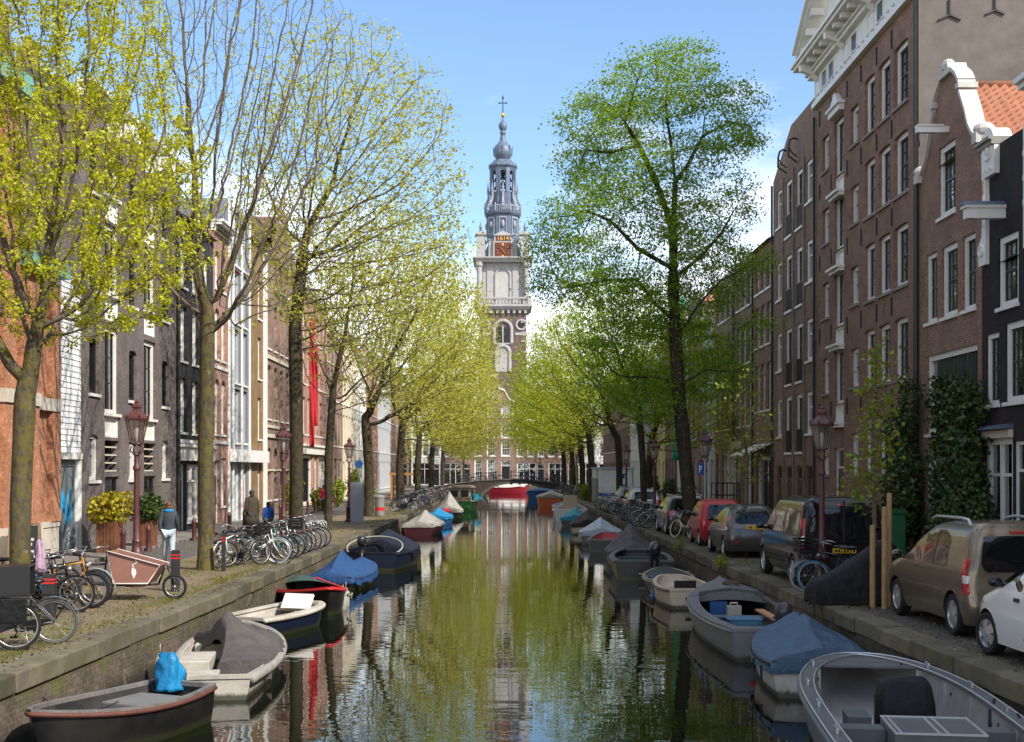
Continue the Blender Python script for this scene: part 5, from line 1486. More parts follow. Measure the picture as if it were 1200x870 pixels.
# --- right bank
make_tree('elm_tree', 'tall elm with leaning dark trunk and broad green crown on the right quay', (7.35, 48, 0), [(0,0,-.1),(-.3,0,3),(-.55,0,5.5),(-.70,0,8.0),(-.76,0,10.0),(-.76,0,11.8)],
   [((-0.63,-1.2,18.03),(1.29,1.69,0.90),1),((-2.12,-1.7,17.56),(1.29,1.69,0.90),1),((0.46,-0.5,17.17),(1.29,1.69,0.90),1),((-3.25,-1.5,16.24),(1.45,1.91,1.01),1),((-4.24,-1.9,15.44),(1.37,1.80,0.96),1),((1.72,-0.4,16.70),(1.21,1.59,0.84),1),((2.18,1.8,15.78),(1.05,1.38,0.73),1),((-4.04,1.3,14.72),(1.37,1.80,0.96),1),((-2.38,1.2,16.24),(1.45,1.91,1.01),1),((-0.60,-1.2,16.77),(1.62,2.12,1.13),1),((-3.61,0.2,13.72),(1.53,2.01,1.07),1),((-4.73,-1.0,12.07),(1.53,2.01,1.07),1),((-2.98,-1.4,12.83),(1.45,1.91,1.01),1),((-1.82,-1.7,13.99),(1.29,1.69,0.90),1),((1.26,-1.3,14.98),(1.21,1.59,0.84),1),((1.65,1.9,12.83),(1.37,1.80,0.96),1),((-0.13,1.4,15.25),(1.37,1.80,0.96),1),((-5.60,1.3,11.21),(1.21,1.59,0.84),1),((-5.36,1.3,9.88),(1.21,1.59,0.84),1),((-3.58,-1.3,9.55),(1.62,2.12,1.13),1),((-2.19,-0.8,8.49),(1.53,2.01,1.07),1),((-3.18,0.6,7.57),(1.37,1.80,0.96),1),((-2.62,1.0,6.04),(1.45,1.91,1.01),1),((-0.63,1.6,6.04),(1.62,2.12,1.13),1),((0.99,1.7,9.82),(1.53,2.01,1.07),1),((1.92,-1.8,10.28),(1.21,1.59,0.84),1),((0.99,0.5,6.24),(1.62,2.12,1.13),1),((0.13,0.8,7.40),(1.45,1.91,1.01),1),((-1.56,0.0,5.05),(1.37,1.80,0.96),1),((-4.04,-1.4,10.88),(1.37,1.80,0.96),1),((2.25,-0.1,8.06),(1.05,1.38,0.73),1),((-0.99,-1.8,10.88),(1.37,1.80,0.96),1),((0.33,1.9,13.92),(1.29,1.69,0.90),1),((1.99,1.6,14.02),(0.97,1.27,0.68),1),((-0.20,0.2,12.37),(1.21,1.59,0.84),1),((-1.79,-0.9,12.13),(1.29,1.69,0.90),1),((0.86,1.8,11.34),(1.21,1.59,0.84),1),((-1.33,0.3,9.68),(1.45,1.91,1.01),1),((-0.40,1.7,8.39),(1.45,1.91,1.01),1),((1.59,1.5,11.21),(1.05,1.38,0.73),1)],
   .27, LEAF_G, BARK_D, TWIG_D, natt=6600, per=27, size=.10, spread=.28, zs=.4, drop=.03, maxr=.0125, seed=31, limbs=[[(-0.76,0.00,11.80),(-1.33,-0.40,13.26),(-1.72,-0.60,14.05),(-2.19,-0.90,14.91),(-2.75,-1.00,15.78),(-3.18,-1.20,16.24)],[(-0.76,0.00,11.80),(-0.63,0.40,13.86),(-0.13,0.80,14.52),(0.53,1.00,15.78),(0.66,1.20,16.67),(1.26,1.30,17.23)],[(-0.63,0.40,13.86),(-0.83,0.20,15.31),(-1.09,-0.20,16.57),(-0.96,0.00,17.83)],[(-0.63,0.00,9.88),(0.40,0.60,10.94),(1.32,1.00,12.00),(1.79,1.20,12.86)],[(-0.73,0.00,10.21),(-2.22,-0.80,11.01),(-3.31,-1.20,12.00),(-4.30,-1.40,12.37)],[(-0.63,0.00,8.49),(-1.39,0.80,9.15),(-2.05,1.20,10.15),(-3.25,1.40,10.15),(-4.64,1.50,9.88)],[(-0.53,0.00,7.57),(0.10,-0.80,8.89),(0.86,-1.00,9.72),(1.79,-1.20,10.21)],[(-0.50,0.00,5.74),(-1.39,0.70,6.24),(-2.45,1.00,6.24)],[(-0.50,0.00,5.91),(0.43,-0.60,6.41),(1.19,-0.90,6.31)],[(-2.19,-0.90,14.91),(-3.31,-0.40,14.78),(-4.11,0.00,14.98)],[(0.53,1.00,15.78),(1.46,0.40,16.17),(2.05,0.20,16.01)],[(-2.75,-1.00,15.78),(-2.32,-0.60,17.17),(-2.05,-0.40,17.99)]], group=TG, trop=(0,0,.04), dk=.36, step=.32, up=.9, r_tip=.006, jitter=.12)
make_tree('elm_tree', 'slim dark green tree behind the big elm near the parked dark car', (7.3, 64, 0), [(0,0,-.1),(-.1,0,3),(-.3,0,6)],
   [((-.9,0,9.5),(3.4,3.2,4.2),1),((-2.2,0,6.6),(2.4,2.4,1.8),.8)], .17, LEAF_G, BARK_D, TWIG_D, natt=1700, per=10, size=.13, spread=.24, maxr=.017, seed=35, group=TG, dk=.52, step=.35, up=.7)
make_tree('elm_tree', 'forked tree with green crown in front of the white site cabin', (7.3, 78, 0), [(0,0,-.1),(.0,0,2.8),(-.1,0,4.5)],
   [((-1.4,0,9.8),(4.4,4.2,5.0),1),((-2.6,0,6.2),(3,3,2),.6)], .21, LEAF_BG, BARK_D, TWIG_D, natt=2000, per=10, size=.145, spread=.28, maxr=.02, seed=39, group=TG, dk=.58, step=.38, up=.6)
t_ = make_tree('elm_tree', 'bright lime green tree beyond the white site cabin', (7.1, 99, 0), [(0,0,-.1),(-.05,0,3),(-.3,0,5.5)],
   [((-2.2,0,9.6),(5.0,4.6,5.6),1),((-4.2,0,6.6),(3.6,3.4,2.8),1)], .27, LEAF_BG, BARK_D, TWIG_D, natt=2700, per=11, size=.155, spread=.34, maxr=.022, seed=43, group=TG, dk=.6, step=.4, up=.6)
for (x, y, rz, sc, lab) in ((7.1,111,.5,.97,'bright green tree third from the bridge on the right bank'),(7.0,124,-.5,.95,'bright green tree second from the bridge on the right bank'),(6.9,139,.3,.95,'bright green tree nearest the bridge on the right bank'),(8.3,71,2.6,.8,'dark trunked tree close to the turquoise banner')):
    copy_tree(t_, loc=(x,y,0), rotz=rz, sc=sc, label=lab)
make_tree('young_tree', 'staked young tree with fresh leaves behind the beige car', (7.08, 23.6, 0), [(0,0,-.1),(.0,0,1.6),(-.05,0,3.2),(.02,0,4.6)],
   [((.05,0,3.6),(.5,.5,1.6),1),((-.45,0,2.4),(.4,.4,.7),.7)], .045, LEAF_S, TWIG_L, TWIG_L, natt=700, per=4, size=.10, spread=.08, maxr=.012, seed=51, group='young street trees', trop=(0,0,.4), dk=.2, di=.9, step=.13, r_tip=.003, thr=.02, flare=False)
make_tree('young_tree', 'young leafy tree between the black van and the grey hatchback', (7.3, 37.2, 0), [(0,0,-.1),(.0,0,2.0),(.0,0,3.2)],
   [((.0,0,3.9),(1.1,1.1,1.8),1),((.1,0,2.6),(.8,.8,.6),.8)], .06, LEAF_S, TWIG_L, TWIG_L, natt=520, per=3, size=.10, spread=.11, maxr=.014, seed=55, group='young street trees', trop=(0,0,.2), dk=.26, di=1.1, step=.17, r_tip=.003, thr=.02, drop=.1, flare=False)
# far trees along the cross canal
tf = make_tree('elm_tree', 'small tree before the tall brown house beyond the bridge', (-6.0, 186, 0), [(0,0,-.1),(0,0,3),(0,0,4.5)],
   [((0,0,8),(3.6,3.6,4.2),1)], .16, LEAF_YG, BARK_D, TWIG_D, natt=1000, per=5, size=.22, spread=.3, maxr=.02, seed=61, group='trees along the cross canal', dk=.6, step=.4)
for (x, rz, lab) in ((-14,1.1,'yellowish tree beyond the bridge in front of the pale house'),(-22,2.2,'tree far left beyond the bridge'),(11,3.0,'tree right of the bridge before the white house'),(18,4.1,'tree far right beyond the bridge')):
    copy_tree(tf, loc=(x,186,0), rotz=rz, label=lab)

# --- shrubs
def shrub(name, label, base, blobs, n, size, leafm, seed, cat='shrub', group=None, stems=5, stemh=.8):
    root = thing(name, label, cat, base, 0, group)
    r_ = np.random.default_rng(seed); V = []
    tot = sum(b[1][0]*b[1][1]*b[1][2] for b in blobs)**1
    for c, rad in blobs:
        k = int(n*rad[0]*rad[1]*rad[2]/tot)
        d = r_.normal(size=(k, 3)); d /= np.linalg.norm(d, axis=1)[:, None]
        u = (.55+.45*r_.random(k))*(1+.12*np.sin(d[:, 0]*9+seed)*np.cos(d[:, 2]*8))
        P = np.array(c)+d*u[:, None]*np.array(rad); V.append((P, d))
    V = [(np.array([a*1.0 for a in A_]), D_) for A_, D_ in V]
    P = np.concatenate([a for a, _ in V]); D = np.concatenate([b for _, b in V]); P = P + np.concatenate([b for _, b in V])*np.array([.5*mnoise.noise(Vector(p)*2.1+Vector((seed, 0, 0))) for p in P])[:, None]*min(1, blobs[0][1][0]*1.1); m_ = P[:, 2] > .03; P = P[m_]; D = D[m_]
    k = len(P)
    nn = D + r_.normal(size=(k, 3))*.75; nn /= np.linalg.norm(nn, axis=1)[:, None]
    d = r_.normal(size=(k, 3)); d[:, 2] -= .5; d -= nn*(d*nn).sum(1)[:, None]; d /= np.linalg.norm(d, axis=1)[:, None]
    w = np.cross(d, nn); L = (size*(.6+.8*r_.random(k)))[:, None]; Wd = L*.42
    v = np.stack([P-d*L*.5, P+w*Wd+nn*L*.1, P+d*L*.5, P-w*Wd+nn*L*.1], axis=1).reshape(-1, 3)
    np_mesh('foliage', v, np.arange(k*4).reshape(-1, 4), leafm, root)
    mb = MB(); rr = random.Random(seed)
    for i in range(stems):
        c, rad = blobs[rr.randrange(len(blobs))]
        tx, ty, tz_ = c[0]+rr.uniform(-.6,.6)*rad[0], c[1]+rr.uniform(-.6,.6)*rad[1], c[2]+rr.uniform(-.3,.7)*rad[2]
        bx, by = rr.uniform(-.15,.15), rr.uniform(-.15,.15)
        mb.tube([(bx,by,0),(bx*.5+tx*.4,by*.5+ty*.4,tz_*.45),(tx,ty,tz_)], [.03,.022,.008], 5)
    mb.build('stems', TWIG_D, root)
    return root
shrub('climbing_shrub', 'large dark climbing shrub covering the front between the brick and the black house', (12.25, 33.5, .09), [((0,0,2.3),(.55,1.55,2.1)),((.1,.5,3.9),(.5,1.2,1.3)),((.05,-.8,1.2),(.6,1.2,1.1)),((.1,1.2,4.4),(.4,.8,.8)),((-.1,-.2,.9),(.65,1.7,.9)),((.15,-.6,4.1),(.35,.7,.9))], 11500, .12, LEAF_D, 5, stems=12)
shrub('climbing_shrub', 'looser climbing shrub left of the large one on the brick front', (12.2, 37.9, .09), [((0,0,2.0),(.55,1.2,1.7)),((.1,.6,3.7),(.4,.8,.9)),((.1,-.4,4.4),(.35,.6,.75)),((0,.2,1.0),(.65,1.4,.9)),((.1,.0,5.0),(.3,.5,.5))], 6500, .115, LEAF_D, 9, stems=14)
shrub('garden_shrub', 'low bright green shrub at the foot of the black house', (12.3, 30.6, .09), [((0,0,.55),(.45,.8,.5))], 700, .13, LEAF_S, 13, stems=4)
LEAF_PL = leafmat('yellow_shrub_leaf', (.30,.34,.02), (.52,.40,.03), .25, (.42,.14,.03))
def planter(label, x, y, w, h, leafm, bl, n, size, seed):
    p = thing('planter', label, 'planter', (x, y, .09))
    mb = MB()
    for k in range(6): mb.box(-w/2+w*k/6+.006, -w/2+w*(k+1)/6-.006, -w/2, -w/2+.03, 0, h); mb.box(-w/2+w*k/6+.006, -w/2+w*(k+1)/6-.006, w/2-.03, w/2, 0, h)
    for k in range(6): mb.box(-w/2, -w/2+.03, -w/2+.032+(w-.064)*k/6, -w/2+.03+(w-.064)*(k+1)/6-.006, 0, h); mb.box(w/2-.03, w/2, -w/2+.032+(w-.064)*k/6, -w/2+.03+(w-.064)*(k+1)/6-.006, 0, h)
    mb.build('tub', M('reddish_wood',(.17,.065,.03),.7,var=.25,vs=6), p)
    part(p, 'soil', EARTH, lambda m: m.box(-w/2+.03,w/2-.03,-w/2+.03,w/2-.03,.05,h-.06))
    s = shrub('potted_shrub', label.replace('wooden tub', 'shrub growing in the wooden tub').replace('holding', 'under'), (x, y, .09+h-.1), bl, n, size, leafm, seed, stems=8)
    return s
planter('tall wooden tub holding a round yellow shrub by the grey warehouse', -11.9, 37.4, .62, .95, LEAF_PL, [((0,0,.45),(.68,.65,.48)),((.25,0,.75),(.4,.4,.3)),((-.3,.1,.35),(.4,.4,.3))], 1500, .12, 21)['label'] = 'round yellow orange shrub growing in the nearer wooden tub'
planter('dark wooden tub holding a dull green shrub behind the red lamp post', -11.7, 40.6, .55, .85, LEAF_D, [((0,0,.45),(.6,.6,.5)),((.2,0,.7),(.35,.35,.3))], 1100, .12, 25)['label'] = 'dull green shrub growing in the tub behind the red lamp post'
for (x, y, h, lab) in ((-11.6,68.2,2.2,'tall green climber on the gothic house wall'),(-11.3,76,1.3,'green bush by the pavement of the gothic house'),(-11.4,84.5,1.8,'green bush under the red banners'),(-11.2,93,2.4,'green garden bush before the cream banded house'),(-11.0,100,1.6,'low green bush before the cream plastered house')):
    shrub('garden_shrub', lab, (x, y, .09), [((0,0,h*.5),(.6,.8,h*.5)),((.1,.4,h*.8),(.4,.5,h*.3))], 900, .16, LEAF_S, int(y), stems=5)
for (x, y, h, lab) in ((11.9,80,1.4,'dark bush by the grey plastered house'),(11.8,88,1.7,'leafy bush under the turquoise banner'),(11.7,97,1.9,'green bush before the dark brown house'),(6.9,103,1.3,'green plants beyond the white site cabin'),(7.1,116,1.1,'low green plants near the bridge on the right quay')):
    shrub('garden_shrub', lab, (x, y, .09 if x > 11 else 0), [((0,0,h*.5),(.6,.8,h*.5)),((.1,.4,h*.8),(.4,.5,h*.3))], 800, .17, LEAF_D if x > 11 else LEAF_S, int(y)+3, stems=5)

# --- grass and weeds on the quays (uncountable)
def grass(name, spots, mat, seed, hmin=.025, hmax=.10, kind='stuff'):
    r_ = np.random.default_rng(seed); Vs = []
    for (x, y, rx, ry, n) in spots:
        k = n; X = x+r_.normal(size=k)*rx; Y = y+r_.normal(size=k)*ry
        Vs.append(np.stack([X, Y], 1))
    P = np.concatenate(Vs)
    ok = np.array([(p[0] < lq(p[1])-.3) or (p[0] > rq(p[1])+.3) for p in P]); P = P[ok]
    k = len(P); a = r_.random(k)*2*PI; h = hmin+(hmax-hmin)*r_.random(k)**2
    w = .003+.006*r_.random(k); lean = r_.normal(size=(k, 2))*.05
    b = np.concatenate([P, np.zeros((k, 1))-.012], 1)
    s = np.stack([np.cos(a)*w, np.sin(a)*w, np.zeros(k)], 1)
    tp_ = b + np.concatenate([lean, h[:, None]], 1)
    v = np.stack([b-s, b+s, tp_], 1).reshape(-1, 3)
    o = np_mesh(name, v, np.arange(k*3).reshape(-1, 3), mat)
    o['kind'] = kind
    return o
GRASS = leafmat('grass_blade', (.085,.11,.016), (.21,.20,.045), .25)
gs = []
rr = random.Random(5)
for y in np.arange(14, 42, .55): gs.append((lq(y)-.55-rr.random()*.25, y, .10, .3, rr.randint(20, 200)))
for y in np.arange(13, 46, .8): gs.append((rr.uniform(-8.9, lq(y)-.7), y, .22, .3, rr.randint(30, 300)))
for (x, y) in ((-8.6,22),(-7.7,32),(-7.7,46),(-7.5,53),(-7.5,69),(7.35,48),(6.95,23.6),(7.3,37.2)): gs.append((x, y, .4, .4, 350))
for y in np.arange(60, 130, 2.2): gs.append((lq(y)-.8, y, .25, .8, 160))
for y in np.arange(24, 60, 1.6): gs.append((rq(y)+.6+rr.random()*.3, y, .12, .35, rr.randint(5, 50)))
gs += [(6.9,34.6,.25,.4,400),(7.2,26.2,.3,.3,200),(6.5,31.7,.15,.4,200)]
tag(grass('grass', gs, GRASS, 8), kind='stuff')
# weeds growing out of the quay wall
def weed(label, x, y, z, s, seed):
    r_ = shrub('weed', label, (x, y, z), [((0,0,.5*s),(.4*s,.5*s,.45*s))], 90, .09*s*2, LEAF_S, seed, cat='plant', group=None, stems=3)
for k, (y, s, lab) in enumerate(((33.4,.55,'bright green weed on the quay edge above the cream dinghy'),(41.5,.5,'weed on the quay edge above the black flat boat'))):
    weed(lab, rq(y)-.1, y, -.18, s, 71+k)

# fallen leaves and crumbs on the quays
r_ = np.random.default_rng(77); n = 5200
Y = 13+r_.random(n)**1.6*60; side = r_.random(n) < .62
X = np.array([(lq(y)-.1-abs(q)*1.5) if s_ else (rq(y)+.15+abs(q)*.9) for y, s_, q in zip(Y, side, r_.normal(size=n))])
a = r_.random(n)*2*PI; L = .012+.03*r_.random(n); z = np.full(n, .004)+.012*r_.random(n)
on = np.array([(x > lq(y)-.45) if s_ else (x < rq(y)+.45) for x, y, s_ in zip(X, Y, side)]); z[on] += .02
d = np.stack([np.cos(a)*L, np.sin(a)*L, .008*r_.normal(size=n)], 1); w = np.stack([-np.sin(a)*L*.5, np.cos(a)*L*.5, .008*r_.normal(size=n)], 1)
C = np.stack([X, Y, z], 1)
tag(np_mesh('leaf_litter', np.stack([C-d, C+w, C+d, C-w], 1).reshape(-1, 3), np.arange(n*4).reshape(-1, 4), leafmat('dry_leaf', (.06,.04,.02), (.26,.19,.08), .1)), kind='stuff')
# ------------------------------------------------------------------ boats
def cloth(name, c, rough=.75, var=.12, ws=3.0, wb=.8, spec=.35):
    m, nt, b = newmat(name)
    v = coords(nt)
    f = noise_fac(nt, v, ws, 4, .6)
    col = ramp(nt, f, [(.3, rgb(c, 1-var*1.6)), (.7, rgb(c, 1+var*1.6))])
    f2 = noise_fac(nt, v, 1.7, 6, .75)
    col = mix(nt, ramp(nt, f2, [(.55, (0,)*3), (.72, (.35,)*3)]), col, rgb((c[0]*.85+.012, c[1]*.85+.011, c[2]*.8+.008)))
    nt.links.new(col, b.inputs['Base Color']); b.inputs['Roughness'].default_value = rough; b.inputs['Specular IOR Level'].default_value = spec
    bumpn(nt, b, noise_fac(nt, v, 5, 4, .55), wb, .05)
    return m
H_BLACK = M('black_hull_paint', (.009,.009,.010), .35, var=.25, vs=3, dirt=(.045,.038,.027), dirt_amt=.5, bump=.1, wl=(.03,.035,.012))
H_NAVY = M('navy_hull_paint', (.007,.012,.028), .35, var=.2, vs=3, wl=(.03,.035,.012))
H_WHITE = M('white_gelcoat', (.50,.465,.40), .5, var=.15, vs=3, dirt=(.20,.17,.12), dirt_amt=.75, wl=(.03,.035,.012))
H_CREAM = M('cream_gelcoat', (.56,.475,.34), .45, var=.1, vs=3, dirt=(.35,.28,.18), wl=(.03,.035,.012))
H_GREY = M('grey_painted_steel_hull', (.15,.158,.165), .45, var=.15, vs=2.5, dirt=(.12,.09,.06), dirt_amt=.4, wl=(.03,.035,.012))
H_GREEN = M('green_hull_paint', (.02,.13,.03), .4, var=.15)
H_RED = M('red_hull_paint', (.22,.012,.02), .35, var=.12)
H_ORANGE = M('orange_hull_paint', (.55,.10,.02), .4, var=.12)
H_BLUE = M('blue_hull_paint', (.02,.10,.27), .4, var=.15)
H_WINE = M('wine_red_hull', (.05,.010,.014), .4, var=.2)
ALU = M('brushed_aluminium', (.46,.44,.41), .42, metal=.45, var=.14, vs=4, bump=.04, bs=60)
ALU_D = M('grey_coated_aluminium', (.13,.135,.14), .5, var=.12, vs=3, metal=.2, wl=(.03,.035,.012))
ALU_F = M('aluminium_deck_plate', (.42,.40,.37), .55, metal=.4, var=.15, vs=6, bump=.2, bs=90)
RUB_RED = M('red_rail_paint', (.50,.022,.025), .45, var=.2)
RUB_RUST = M('rusty_red_rail', (.10,.032,.021), .7, var=.3, vs=9)
WOODM = M('weathered_wood', (.20,.125,.07), .75, var=.3, vs=7)
RUBBER = M('black_rubber', (.012,.012,.012), .75, var=.2)
FEND = M('grey_fender', (.33,.31,.27), .7, var=.15)
DECKG = M('grey_deck_paint', (.15,.155,.16), .7, var=.25, vs=3, dirt=(.12,.10,.07), dirt_amt=.6)
C_GREY = cloth('grey_boat_canvas', (.08,.072,.068))
C_TAUPE = cloth('dark_taupe_canvas', (.095,.085,.085))
C_LGREY = cloth('light_grey_canvas', (.30,.285,.26))
C_BLUE = cloth('blue_tarpaulin', (.018,.06,.165), .55)
C_BLUEG = cloth('faded_blue_tarpaulin', (.05,.095,.15), .55)
C_NAVY = cloth('navy_canvas', (.005,.008,.018), .55)
C_CYAN = cloth('bright_blue_plastic_sheet', (.012,.19,.40), .4)
C_BLACK = cloth('black_cover', (.005,.005,.006), .6, spec=.3)
C_WHITEB = cloth('pale_blue_white_canvas', (.45,.50,.56), .6)
C_TEAL = cloth('teal_tarpaulin', (.02,.24,.34), .5)
C_BROWN = cloth('dark_brown_canvas', (.035,.028,.025))

class Boat:
    def __init__(s, L, B, H, tr=.8, bow=1.9, sheer=.18, draft=.25, blunt=0.0, full=.42):
        s.L, s.B, s.H, s.tr, s.bow, s.sheer, s.draft, s.blunt, s.full = L, B, H, tr, bow, sheer, draft, blunt, full
    def hb(s, t):       # half beam; t 0 stern .. 1 bow
        f = s.full
        if t < f: k = t/f; return s.B/2*(s.tr+(1-s.tr)*math.sin(k*PI/2))
        k = (t-f)/(1-f)
        return s.B/2*(s.blunt+(1-s.blunt)*(max(0, 1-k**s.bow))**(.62 if s.blunt else .8)) if k < 1 else s.B/2*s.blunt
    def gz(s, t): return s.H + s.sheer*(max(0, t-.35)/.65)**2 + s.sheer*.25*(max(0,.3-t)/.3)**2
    def y(s, t): return (t-.5)*s.L
    def rake(s, t, z):  # bow overhang
        return -(1-min(1, max(0, (z+s.draft)/(s.gz(1)+s.draft))))*.35*s.B/2*max(0, (t-.75)/.25)**2

def boat_ts(n=22):
    return [.5-.5*math.cos(PI*(i/n)) if False else (i/n)**.9 if i/n > .5 else i/n for i in range(n+1)]

def hull(root, b, mat, inner, rail, rail_r=.035, floor=.02, thick=.045, n=24, deck=None, transom=True, rimw=.07, rimmat=None, name='hull'):
    ts_ = [1-(1-i/n)**1.35 for i in range(n+1)]
    rings = []
    for t in ts_:
        h = b.hb(t); z1 = b.gz(t); y = b.y(t); d = b.draft*(1-.55*max(0,(t-.7)/.3)**2)
        prof = [(0,-d),(h*.55,-d*.9),(h*.84,-d*.45),(h*.94,z1*.25),(h,z1*.7),(h+.01,z1)]
        left = [Vector((-x, y+b.rake(t, z), z)) for x, z in reversed(prof)]
        right = [Vector((x, y+b.rake(t, z), z)) for x, z in prof[1:]]
        rings.append(left+right)
    mb = MB(); mb.smooth = True
    mb.loft(rings, closed=False, caps=False)
    mb.smooth = False
    r0 = rings[0]; mb.add(r0, [tuple(range(len(r0)))])
    if b.blunt: r1 = rings[-1]; mb.add(r1, [tuple(range(len(r1)))])
    ho = mb.build(name, mat, root, auto=50)
    # inside: gunwale top, inner skin and sole
    mi = MB(); mi.smooth = True; ir = []
    for t in ts_:
        h = max(.012, b.hb(t)-thick-.02); z1 = b.gz(t); y = min(b.y(t), b.y(1)-.08)+(thick if t == 0 else 0)
        f = min(floor, z1-.05); f = floor + (z1-.12-floor)*max(0, (t-.82)/.18)**2
        ir.append([Vector((-h, y, z1-.01)), Vector((-h*.97, y, (z1+f)/2)), Vector((-h*.86, y, f)), Vector((0, y, f)), Vector((h*.86, y, f)), Vector((h*.97, y, (z1+f)/2)), Vector((h, y, z1-.01))])
    mi.loft(ir, closed=False, caps=False); mi.smooth = False; mi.add(ir[0], [tuple(range(7))]); mi.add(ir[-1], [tuple(range(7))])
    mi.build('inside', inner, root, auto=45)
    # gunwale cap + rubbing strake
    mg = MB()
    outer = [Vector((b.hb(t)+.015, b.y(t), b.gz(t)+.012)) for t in ts_]
    for sg in (-1, 1):
        for p, q, t, u in zip(outer, outer[1:], ts_, ts_[1:]):
            w = rimw+thick*.3
            a0 = (sg*p.x, p.y, p.z); a1 = (sg*q.x, q.y, q.z); i0 = (sg*max(.0, p.x-w), p.y, p.z); i1 = (sg*max(.0, q.x-w), q.y, q.z)
            mg.quad(a0, a1, i1, i0); mg.quad((a0[0],a0[1],a0[2]-.05),(a1[0],a1[1],a1[2]-.05),a1,a0)
            mg.quad(i0, i1, (i1[0],i1[1],i1[2]-.05),(i0[0],i0[1],i0[2]-.05))
    p = outer[0]; mg.box(-p.x, p.x, p.y-.02, p.y+rimw, p.z-.06, p.z+.002)
    if b.blunt: p = outer[-1]; mg.box(-p.x, p.x, p.y-rimw, p.y+.02, p.z-.06, p.z+.002)
    mg.build('gunwale', rimmat or rail, root)
    if rail_r:
        mr = MB(); mr.smooth = True
        line = [Vector((-b.hb(t)-.02, b.y(t)+b.rake(t,b.gz(t)), b.gz(t)-.05)) for t in ts_] + [Vector((b.hb(t)+.02, b.y(t)+b.rake(t,b.gz(t)), b.gz(t)-.05)) for t in reversed(ts_)]
        mr.tube(line, rail_r, 8); mr.build('rubbing_strake', rail, root)
    return ho

def thwart(root, b, t, w=.3, z=None, mat=None, name='seat'):
    h = b.hb(t)-.07; zz = z if z is not None else b.gz(t)-.16
    return part(root, name, mat or WOODM, lambda m: (m.box(-h, h, b.y(t)-w/2, b.y(t)+w/2, zz-.04, zz)), bev=.008)
def deck(root, b, t0, t1, mat, z=-.03, camber=.05, name='foredeck', n=10):
    m = MB(); m.smooth = True; rg = []
    for i in range(n+1):
        t = t0+(t1-t0)*i/n; h = max(.01, b.hb(t)-.03); zz = b.gz(t)+z
        rg.append([Vector((h*k/4, b.y(t), zz+camber*(1-(k/4)**2))) for k in range(-4, 5)])
    m.loft(rg, closed=False, caps=False); m.smooth = False
    h = max(.01, b.hb(t0)-.03); zz = b.gz(t0)+z
    e = rg[0] if t1 > t0 else rg[-1]
    m.add([*e, *[v-Vector((0,0,.18)) for v in reversed(e)]], [tuple(range(18))])
    return m.build(name, mat, root, auto=40)
def outboard(root, x, y, z, ang=0.0, tilt=.35, s=1.0, cowlm=None, name='outboard_motor', till=True):
    """motor on the transom; y is the transom line, the leg hangs aft (-y)"""
    Tm = Matrix.Translation((x, y, z)) @ Matrix.Rotation(ang, 4, 'Z') @ Matrix.Rotation(-tilt, 4, 'X') @ Matrix.Scale(s, 4)
    def P(*p): return Tm @ Vector(p)
    m = MB(); m.mbox(Tm @ Matrix.Translation((0,-.10,-.05)), .10, .10, .16)
    m.smooth = True; m.tube([P(0,-.18,-.05), P(0,-.2,-.35), P(0,-.2,-.62)], [.075,.06,.05], 8); m.smooth = False
    m.mbox(Tm @ Matrix.Translation((0,-.2,-.46)), .1, .17, .014)
    m.smooth = True; m.tube([P(0,-.06,-.66), P(0,-.2,-.66), P(0,-.33,-.66)], [.02,.05,.035], 8)
    for a in (0, 2.1, 4.2): m.tube([P(0,-.35,-.66), P(.1*math.cos(a),-.36,-.66+.1*math.sin(a))], [.03,.035], 5)
    o = m.build(name, BLACKP, root)
    c = MB(); c.smooth = True
    rg = []
    for (yy, zz, w, l) in ((-.17,.08,.10,.14),(-.17,.12,.135,.2),(-.18,.24,.14,.215),(-.19,.34,.125,.19),(-.19,.39,.09,.13),(-.19,.40,.02,.03)):
        rg.append([P(w*math.copysign(abs(math.cos(a))**.7, math.cos(a)), yy+l*math.copysign(abs(math.sin(a))**.7, math.sin(a)), zz) for a in [2*PI*k/16 for k in range(16)]])
    c.loft(rg); c.build('cowl', cowlm or M('motor_cowl',(.02,.022,.026),.25,var=.1,coat=.4), o, auto=50)
    if not till: return o
    t_ = MB(); t_.smooth = True; t_.tube([P(0,.02,.1), P(.03,.25,.17), P(.05,.5,.22)], [.02,.018,.022], 6); t_.build('tiller', BLACKP, o)
    return o
